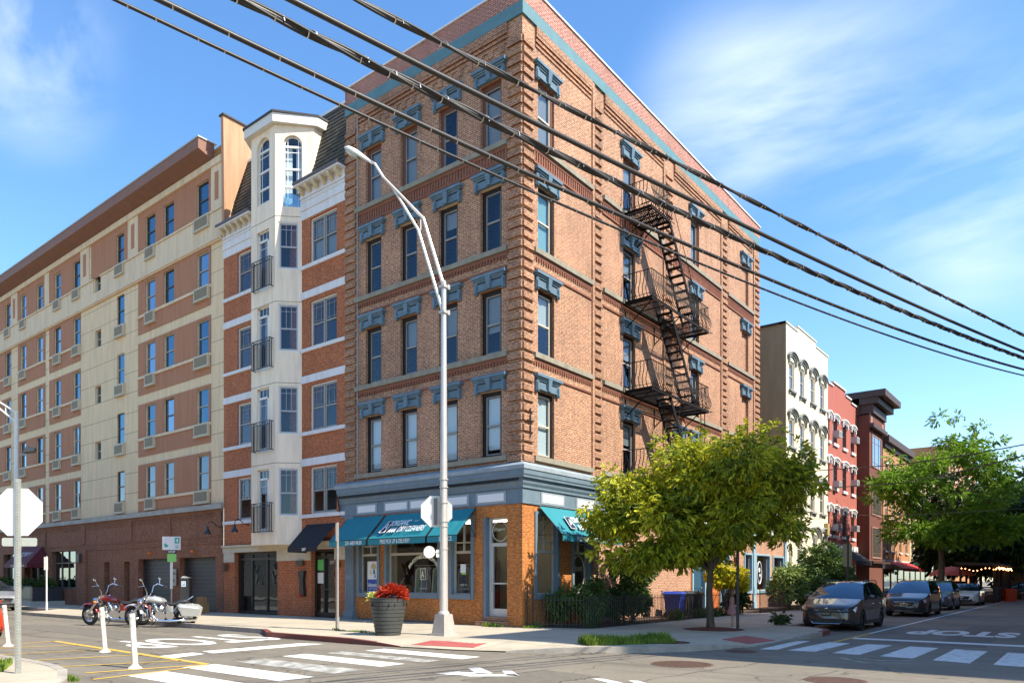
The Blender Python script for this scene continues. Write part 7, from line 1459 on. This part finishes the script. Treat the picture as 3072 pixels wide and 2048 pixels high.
car('dark blue wagon with chrome grille and buff plate, second in the parked row', 'car', 18.6, -7.85, 0, P2, 4.82, 1.84, 1.68, 'suv', RIMD, ('C82 JRM', 'buff', .47), 'hex', rails=True)
car('slate grey crossover, third in the parked row', 'car', 27.6, -7.6, 0, P3, 4.5, 1.85, 1.66, 'suv', RIM, None, 'hex')
car('white sedan with black grille, fourth in the parked row', 'car', 37.2, -7.9, 0, P4, 4.66, 1.8, 1.46, 'sedan', RIM, None, 'hex')
car('dark blue car half hidden between the white sedan and the shed', 'car', 43.4, -6.3, 0, P5, 4.4, 1.8, 1.6, 'suv', RIM, None, 'hex')
car('old dark blue sedan far down the street past the orange barrier', 'car', 61.5, -9.6, 0, P5, 4.6, 1.8, 1.45, 'sedan', RIM, None, 'hex')
car('silver grey SUV with black kidney grille cut by the left edge', 'car', -4.75, 31.8, R(90), P6, 4.7, 1.9, 1.68, 'suv', RIM, None, 'hex', group='cars on the left hand street')
car('orange red car cut by the left edge behind a white post', 'car', -12.45, 9.4, R(90), P7, 4.4, 1.8, 1.5, 'sedan', RIM, None, 'hex', group='cars on the left hand street')
car('dark grey car parked far down the left hand side of the right street', 'car', 72, -7.8, 0, P1, 4.6, 1.85, 1.6, 'suv', RIM, None, 'hex')
# ---------------- motorcycles ----------------
def moto(label, x, y, ang, c, bags=True, red=False, lean=.06, sc_m=1.14, steer=R(-34)):
    """front wheel at origin side: local +X runs from the front axle back to the rear axle"""
    t = thing('motorcycle', label, 'motorcycle', (x, y, 0), ang, 'motorcycles parked at the kerb'); t.rotation_euler = (lean, 0, ang); PM = mat('moto_'+c[0], c[1], .22, metal=.3, coat=1.); M_ = Matrix.Rotation(R(90), 3, 'X'); wb = 1.63
    FRONT = []
    for ax, r, wd, nm in ((0, .32, .10, 'front_wheel'), (wb, .31, .15, 'rear_wheel')):
        m = MB(); m.lathe((ax, 0, r), [(r-.09, -wd*.42), (r-.03, -wd*.5), (r, -wd*.25), (r, wd*.25), (r-.03, wd*.5), (r-.09, wd*.42)], 28, M_, False); o = m.build(nm, TYRE, t, world=False, smooth=True); FRONT.append(o) if ax == 0 else None
        m = MB(); m.lathe((ax, 0, r), [(r-.1, -wd*.4), (r-.085, 0), (r-.1, wd*.4)], 26, M_, False); m.lathe((ax, 0, r), [(.05, -.07), (.05, .07)], 12, M_)
        for k in range(9):
            a = 2*math.pi*k/9; m.tube([(ax+.04*math.cos(a), .02, r+.04*math.sin(a)), (ax+(r-.1)*math.cos(a+.12), 0, r+(r-.1)*math.sin(a+.12))], .011, 4)
        m.slot(1); m.lathe((ax, -.06, r), [(.12, -.004), (.12, .004)], 18, M_); m.build('rim', [CHR, RIM], o, world=False)
    def fender(ax, r, wd, a0, a1, nm):
        m = MB(); n = 12; ring = []
        for i in range(n+1):
            a = R(a0+(a1-a0)*i/n)
            for k in range(7):
                b = math.pi*k/6; rr = r+.02+.05*math.sin(b); ring.append((ax-rr*math.cos(a), wd*math.cos(b), r-.0+rr*math.sin(a)))
        m.raw(ring, [(i*7+k, i*7+k+1, (i+1)*7+k+1, (i+1)*7+k) for i in range(n) for k in range(6)]); return m.build(nm, PM, t, smooth=True, world=False)
    FRONT.append(fender(0, .33, .085, 40, 165, 'front_fender')); fender(wb, .34, .12, 30, 175, 'rear_fender')
    head = (.52, 0, .86)
    m = MB()
    for s in (-1, 1): m.tube([(0, s*.11, .32), (.30, s*.11, .66), (.56, s*.11, .98)], [.042, .036, .032], 8)
    m.box(.38, .52, -.14, .14, .76, .80); m.tube([(.50, 0, .80), (.56, 0, 1.0)], .05, 8); FRONT.append(m.build('fork', CHR, t, world=False))
    m = MB(); m.tube([(.47, 0, .90), (.70, 0, .62), (.75, 0, .25), (1.25, 0, .25), (1.63, 0, .32)], .028, 6); m.tube([(.47, 0, .90), (1.0, 0, .78), (1.4, 0, .60), (1.63, 0, .32)], .025, 6); m.tube([(.75, .1, .2), (.6, .34, .02)], .012, 5); m.build('frame', TRIM, t, world=False)
    m = MB(); hh = [(.0, .09), (.12, .105), (.16, .09)]; m.lathe((.30, 0, .80), [(.01, -.1), (.08, -.06), (.105, 0), (.11, .05)], 16, Matrix.Rotation(R(-90), 3, 'Y')); ho = m.build('headlight_shell', CHR, t, smooth=True, world=False); FRONT.append(ho); m = MB(); m.lathe((.245, 0, .80), [(.001, 0), (.1, 0)], 16, Matrix.Rotation(R(-90), 3, 'Y'), False); m.build('headlight_lens', HLM, ho, world=False)
    for s in (-1, 1):
        m = MB(); m.ball((.36, s*.2, .78), .05, 8); m.build('indicator', mat('amber', (.60, .16, .02), .3) if s > 0 or red else CHR, t, world=False)
        b = MB(); b.tube([(.56, s*.05, .98), (.62, s*.12, 1.12), (.60, s*.20, 1.30), (.66, s*.30, 1.36), (.84, s*.42, 1.27)], .0145, 6); b.slot(1).tube([(.78, s*.385, 1.30), (.90, s*.45, 1.24)], .022, 8); b.slot(0).tube([(.74, s*.37, 1.33), (.60, s*.46, 1.30)], .008, 4); b.tube([(.70, s*.34, 1.36), (.66, s*.38, 1.50)], .007, 4); b.ball((.66, s*.40, 1.52), .055, 8, (.4, 1.2, .75)); FRONT.append(b.build('handlebar', [CHR, TRIM], t, world=False))
    e_ = MB(); e_.tube([(.60, 0, .66), (.56, .30, .60), (.58, .36, .36), (.68, .1, .22)], .016, 6); e_.tube([(.60, 0, .66), (.56, -.30, .60), (.58, -.36, .36), (.68, -.1, .22)], .016, 6); e_.build('crash_bar', CHR, t, world=False)
    m = MB(); rows = []; n = 10; tk = [(.50, .05, .05, .86), (.58, .12, .09, .87), (.72, .16, .12, .87), (.86, .165, .125, .85), (1.0, .13, .10, .82), (1.08, .06, .05, .79)]
    for q, rw_, rh, zc_ in tk:
        for k in range(n): a = 2*math.pi*k/n; rows.append((q, rw_*math.cos(a), zc_+rh*math.sin(a)))
    m.raw(rows, [(i*n+k, i*n+(k+1) % n, (i+1)*n+(k+1) % n, (i+1)*n+k) for i in range(5) for k in range(n)]+[tuple(range(n)), tuple(range(5*n, 6*n))]); tk_ = m.build('tank', PM, t, smooth=True, world=False); m = MB(); m.lathe((.74, 0, .985), [(.05, 0), (.045, .02)], 12); m.build('fuel_cap', CHR, tk_, world=False)
    m = MB(); rows = []; st = [(1.02, .10, .04, .80), (1.15, .16, .05, .74), (1.32, .17, .055, .73), (1.45, .13, .07, .80), (1.66, .11, .06, .82), (1.75, .05, .03, .80)]
    for q, rw_, rh, zc_ in st:
        for k in range(n): a = 2*math.pi*k/n; rows.append((q, rw_*math.cos(a), zc_+rh*math.sin(a)))
    m.raw(rows, [(i*n+k, i*n+(k+1) % n, (i+1)*n+(k+1) % n, (i+1)*n+k) for i in range(5) for k in range(n)]+[tuple(range(n)), tuple(range(5*n, 6*n))]); m.build('seat', mat('moto_seat', (.02, .02, .022), .45), t, smooth=True, world=False)
    e = MB()
    for an, cx_ in ((-24, .84), (24, .98)):
        a = R(an)
        for k in range(7): h_ = .10+k*.042; c_ = Vector((.91+math.sin(a)*h_*1.1, 0, .34+math.cos(a)*h_)); e.lathe(c_, [(.105, -.008), (.105, .012)], 12, Matrix.Rotation(a, 3, 'Y'))
        c_ = Vector((.91+math.sin(a)*.42*1.1, 0, .34+math.cos(a)*.42)); e.lathe(c_, [(.08, -.03), (.07, .03)], 12, Matrix.Rotation(a, 3, 'Y'))
    e.lathe((.90, 0, .36), [(.17, -.17), (.18, .0), (.16, .17)], 16, M_); e.lathe((1.18, 0, .38), [(.14, -.17), (.15, 0), (.13, .17)], 16, M_); e.ball((.93, -.16, .60), .085, 10, (1, .5, 1)); e.build('engine', CHR, t, smooth=False, world=False)
    for s in (-1, 1):
        m = MB(); m.tube([(.72, s*.1, .62), (.66, s*.16, .40), (.85, s*.2, .22), (1.2, s*.22, .22), (1.95, s*.22, .24)], [.024, .024, .028, .045, .045], 9); m.build('exhaust', CHR, t, smooth=True, world=False)
        m = MB(); m.box(1.08, 1.28, s*.13-.02*s, s*.15, .48, .68); m.build('side_cover', PM, t, world=False)
        if bags:
            m = MB(); a, b = (s*.16, s*.36); m.hexa([(1.48, a, .36), (2.05, a, .34), (2.0, b-s*.03, .36), (1.54, b-s*.03, .38), (1.38, a, .70), (2.12, a, .60), (2.08, b, .58), (1.44, b, .66)]); m.hexa([(1.38, a, .705), (2.12, a, .605), (2.08, b, .585), (1.44, b, .665), (1.46, a, .76), (2.0, a, .70), (1.96, b-s*.05, .67), (1.52, b-s*.05, .72)]); m.build('saddlebag', PM, t, world=False, rec=True)
        else: m = MB(); m.tube([(1.4, s*.17, .52), (1.75, s*.17, .30)], .03, 8); m.build('shock_absorber', CHR, t, world=False)
    m = MB(); m.tube([(1.6, -.1, .80), (1.85, -.08, .98), (1.85, .08, .98), (1.6, .1, .80)], .012, 5); m.ball((1.95, 0, .62), .05, 8); m.build('rear_trim', CHR, t, world=False)
    t.scale = (sc_m,)*3
    for o in FRONT: cz = Vector((.52, 0, 0)); rm = Matrix.Rotation(steer, 3, 'Z'); o.rotation_euler = (0, 0, steer); o.location = cz-rm@cz
f1 = G(372, 1877); r1 = G(536, 1873); a1_ = math.atan2(r1[1]-f1[1], r1[0]-f1[0])
moto('silver white cruiser motorcycle with hard saddlebags at the kerb', -7.05, 12.15, R(-33), ('silver', (.48, .49, .46)), True, False)
moto('red cruiser motorcycle with high bars behind the silver one', -7.55, 14.55, R(-36), ('red', (.20, .01, .008)), False, True)
# ---------------- girl behind the sign post ----------------
SKIN = mat('skin', (.48, .26, .17), .6); HAIR = mat('hair_brown', (.16, .06, .02), .6, noise=.4, nscale=30, stretch=(4, 4, .4)); DRESS = mat('dress_pink', (.50, .27, .27), .8, noise=.35, nscale=28, col2=(.36, .12, .13))
def skinned(name, verts, edges, radii, mt, parent, sub=2):
    me = bpy.data.meshes.new(name); me.from_pydata(verts, edges, []); o = bpy.data.objects.new(name, me); C.objects.link(o)
    o.modifiers.new('s', 'SKIN'); s = o.modifiers.new('b', 'SUBSURF'); s.levels = sub; s.render_levels = sub
    for i, r in enumerate(radii): me.skin_vertices[0].data[i].radius = r if isinstance(r, tuple) else (r, r)
    me.skin_vertices[0].data[0].use_root = True
    bpy.context.view_layer.update(); dg = bpy.context.evaluated_depsgraph_get(); m2 = bpy.data.meshes.new_from_object(o.evaluated_get(dg)); bpy.data.objects.remove(o)
    m2.name = name; m2.materials.clear(); m2.materials.append(mt); m2.polygons.foreach_set('use_smooth', [True]*len(m2.polygons)); q = bpy.data.objects.new(name, m2); C.objects.link(q); q.parent = parent; return q
gx, gy = G(2196, 1884, .14); gt = thing('person', 'small girl in a pink patterned dress standing behind the dark sign post', 'person', (gx, gy, .14), R(205)); H_ = 1.27
# local: +Y is the way she faces (turned towards the post), arms hanging, head raised a little
V_ = [(0, 0, .66), (0, 0, .76), (0, 0, .88), (0, 0, .99), (0, .0, 1.04), (0, .01, 1.09),
      (.06, 0, .62), (.062, .015, .36), (.06, -.005, .07), (.062, .05, .03), (.065, .10, .022),
      (-.06, 0, .62), (-.062, .02, .36), (-.06, .02, .07), (-.062, .075, .03), (-.065, .125, .022),
      (.105, 0, .97), (.135, -.01, .80), (.14, .03, .64), (.14, .045, .585), (-.105, 0, .97), (-.135, -.01, .80), (-.14, .03, .64), (-.14, .045, .585)]
E_ = [(0, 1), (1, 2), (2, 3), (3, 4), (4, 5), (0, 6), (6, 7), (7, 8), (8, 9), (9, 10), (0, 11), (11, 12), (12, 13), (13, 14), (14, 15), (3, 16), (16, 17), (17, 18), (18, 19), (3, 20), (20, 21), (21, 22), (22, 23)]
R_ = [(.095, .07), (.085, .06), (.09, .062), (.085, .055), .036, .034, .055, .04, .025, .028, .018, .055, .04, .025, .028, .018, .034, .026, .02, .02, .034, .026, .02, .02]
hv = len(V_)
for s in (1, -1):
    b = 19 if s > 0 else 23
    for k in range(4): fx = .14*s+(k-1.5)*.0; V_ += [(s*.14+s*.004, .03+k*.012, .555), (s*.14, .034+k*.013, .515-.004*abs(k-1.5))]; i = len(V_)-2; E_ += [(b, i), (i, i+1)]; R_ += [.0065, .0055]
    V_ += [(s*.128, .07, .56), (s*.122, .078, .54)]; i = len(V_)-2; E_ += [(b, i), (i, i+1)]; R_ += [.007, .006]
bd = skinned('body', V_, E_, R_, SKIN, gt)
hm_ = MB()   # head welded into the body's mesh: skull, jaw, nose, ears
hc = Vector((0, .015, 1.175)); rows = []; nn = 14
for i in range(11):
    f = i/10; a = math.pi*f; zz = -.105*math.cos(a)
    wdt = .078*math.sin(a)**.75 if 0 < f < 1 else .004
    if f < .45: wdt *= .62+.38*(f/.45)
    for k in range(nn):
        b = 2*math.pi*k/nn; yy = (.094*math.sin(a)**.8 if 0 < f < 1 else .004)*math.sin(b); xx = wdt*math.cos(b)
        if abs(k-nn/4) < .8 and .32 < f < .5: yy += .018
        rows.append((hc.x+xx, hc.y+yy, hc.z+zz))
hm_.raw(rows, [(i*nn+k, i*nn+(k+1) % nn, (i+1)*nn+(k+1) % nn, (i+1)*nn+k) for i in range(10) for k in range(nn)])
for s in (-1, 1): hm_.ball((s*.079, .01, 1.165), .02, 8, (.4, .7, 1.2))
ho = hm_.build('head', SKIN, None, smooth=True); bmj = bmesh.new(); bmj.from_mesh(bd.data); bmj.from_mesh(ho.data); bmj.to_mesh(bd.data); bmj.free(); bd.data.polygons.foreach_set('use_smooth', [True]*len(bd.data.polygons)); bpy.data.objects.remove(ho)
for s in (-1, 1): m = MB(); m.ball((s*.03, .103, 1.18), .011, 8, (1.2, .5, .7)); m.slot(1).ball((s*.03, .108, 1.18), .006, 6, (1, .5, 1)); m.build('eye', [WHT, DARK], bd, world=False)
m = MB(); m.ball((0, .098, 1.128), .02, 8, (1, .3, .3)); m.build('mouth', mat('lips', (.45, .12, .1), .5), bd, world=False)
m = MB(); rows = []   # long hair: cap plus a fall to the shoulder blades
for i in range(9):
    f = i/8; zz = 1.29-.02*f*0-.42*f**1.1
    for k in range(15):
        b = math.pi*(-.08+1.16*k/14)+math.pi; rx = .088*min(1, .15+f*3)*(1-.12*f)+(.012*math.sin(k*2.1+i) if i > 2 else 0); ry = .105*min(1, .15+f*3)*(1-.25*f); rows.append((rx*math.cos(b), .0+ry*math.sin(b)+.01, zz))
m.raw(rows, [(i*15+k, i*15+k+1, (i+1)*15+k+1, (i+1)*15+k) for i in range(8) for k in range(14)]); m.ball((0, .0, 1.20), .1, 12, (.86, .98, .9)); m.build('hair', HAIR, gt, world=False, smooth=True)
m = MB(); pf = [(1.0, .055, .045), (.985, .10, .065), (.93, .112, .076), (.80, .105, .078), (.72, .12, .095), (.58, .155, .13), (.46, .18, .155)]; rows = []
for zz, rx, ry in pf:
    for k in range(20): b = 2*math.pi*k/20; w_ = 1+.05*math.sin(5*b)*(1-zz)*2; rows.append((rx*w_*math.cos(b), ry*w_*math.sin(b), zz))
m.raw(rows, [(i*20+k, i*20+(k+1) % 20, (i+1)*20+(k+1) % 20, (i+1)*20+k) for i in range(6) for k in range(20)]); m.build('dress', DRESS, gt, world=False, smooth=True)
for s in (-1, 1): m = MB(); y_ = .04 if s > 0 else .065; m.ball((s*.063, y_, .025), .035, 8, (1, 2.1, .8)); m.build('shoe', mat('shoe_white', (.6, .58, .55), .6), gt, world=False)
# ---------------- dining shed, umbrella, barrier ----------------
t = thing('dining_shed', 'dark roadside dining shed hung with warm string lights', 'shed', (44.5, -7.6, 0)); WD = mat('shed_wood', (.03, .022, .018), .8)
x0, x1, ya, yb = 44.6, 57.5, -9.0, -6.9
m = MB(); m.hexa([(x0-.5, ya-.35, 2.75), (x1+.5, ya-.35, 2.75), (x1+.5, yb+.3, 2.85), (x0-.5, yb+.3, 2.85), (x0-.5, ya-.35, 2.9), (x1+.5, ya-.35, 2.9), (x1+.5, yb+.3, 3.0), (x0-.5, yb+.3, 3.0)]); m.build('roof', mat('shed_roof', (.07, .065, .06), .7), t)
for x in (x0, x0+3.2, x0+6.4, x0+9.6, x1):
    for y_ in (ya, yb): m = MB(); m.box(x-.07, x+.07, y_-.07, y_+.07, 0, 2.8); m.build('post', WD, t)
m = MB()
for z in range(10): m.box(x0, x1, ya-.04, ya, .1+z*.11, .19+z*.11); m.box(x0-.04, x0, ya, yb, .1+z*.11, .19+z*.11)
m.build('wall_panel', WD, t); m = MB(); m.box(x0+7, x1, ya, ya+.05, 1.2, 2.75); m.box(x0, x1, yb-.02, yb, .1, 1.1); m.build('screen', WD, t)
bl_ = mat('string_bulb', (1, .38, .12), .4, emit=9.); rnd = random.Random(2); lg = MB(); wr_ = MB()
for k in range(34):
    x = x0-.4+k*.38; z = 2.45+.16*abs(math.sin(k*.5)); lg.ball((x, ya-.2+rnd.uniform(-.05, .05), z), .035, 6)
    if k: wr_.tube([(x-.38, ya-.2, 2.5+.16*abs(math.sin((k-1)*.5))), (x, ya-.2, 2.5+.16*abs(math.sin(k*.5)))], .006, 3)
for k in range(9): lg.ball((x0-.3, ya+k*.25, 2.45+.1*math.sin(k)), .035, 6)
wo_ = wr_.build('light_string', TRIM, t); lg.build('bulbs', bl_, wo_)
t = thing('patio_umbrella', 'faded red patio umbrella above the white sedan', 'umbrella', (47.0, -6.0, .14)); m = MB(); cx_, cy_ = 47.0, -6.0; n = 8; rows = [(cx_, cy_, 2.75)]
for rr, zz in ((.7, 2.62), (1.3, 2.35), (1.55, 2.05)):
    for k in range(n*3):
        b = 2*math.pi*k/(n*3); sc_2 = 1-.05*(k % 3 != 0); rows.append((cx_+rr*sc_2*math.cos(b), cy_+rr*sc_2*math.sin(b), zz-.03*(k % 3 != 0)))
N3 = n*3; m.raw(rows, [(0, 1+k, 1+(k+1) % N3) for k in range(N3)]+[(1+i*N3+k, 1+i*N3+(k+1) % N3, 1+(i+1)*N3+(k+1) % N3, 1+(i+1)*N3+k) for i in range(2) for k in range(N3)]); m.build('canopy', mat('umbrella_red', (.52, .13, .11), .8), t)
m = MB(); m.tube([(cx_, cy_, .14), (cx_, cy_, 2.8)], .025, 6); m.build('pole', ALU, t)
t = thing('barrier', 'orange plastic road barrier at the end of the dining shed', 'barrier', (49.8, -9.0, 0)); bx0, by0 = 53.5, -9.6
ux, uy = 50.2, -9.5; m = MB(); Fo = plane_from((ux+.0, uy, 0), Vector((.6179, -.7863, 0)), Vector((-.7863, -.6179, 0))); t.location = (ux, uy, 0)
m.fprism(Fo, [(-.42, 0), (.42, 0), (.36, .3), (.42, .35), (.42, .95), (-.42, .95), (-.42, .35), (-.36, .3)], -.25, .25); m.fbox(Fo, -.3, .3, .45, .5, .25, .27); m.fbox(Fo, -.3, .3, .7, .75, .25, .27); m.build('body', mat('barrier_orange', (.62, .07, .02), .5), t)
m = MB(); m.fbox(Fo, -.43, .43, .95, 1.0, -.2, .2); m.build('cap', MATS['barrier_orange'], t)
t = thing('dining_shelter', 'pale roofed roadside shelter far down the street past the shed', 'shed', (68, -8, 0)); m = MB(); m.hexa([(66, -11, 2.9), (80, -11, 2.7), (80, -7, 2.7), (66, -7, 2.9), (66, -11, 3.15), (80, -11, 2.95), (80, -7, 2.95), (66, -7, 3.15)]); m.build('roof', mat('shelter_roof', (.36, .35, .32), .7), t)
m = MB(); m.box(66.2, 79.5, -10.8, -10.7, .2, 1.3); m.box(66.2, 66.3, -10.8, -7.2, .2, 2.6); m.build('wall_panel', mat('shelter_wood', (.20, .17, .14), .8), t)
for x in (66.3, 72, 79): m = MB(); m.box(x, x+.15, -10.9, -10.75, 0, 2.9); m.build('post', mat('shelter_wood', (.2, .17, .14), .8), t)

m = MB(); bx_, by_ = -.75, 17.9; m.box(bx_-.35, bx_+.0, by_-.0, by_+.75, .14, .62); m.box(bx_-.3, bx_-.05, by_+.1, by_+.6, .62, .9); tag(m.build('cardboard_box', mat('cardboard', (.30, .17, .07), .9)), 'brown cardboard box on the pavement by the garage door', 'box')
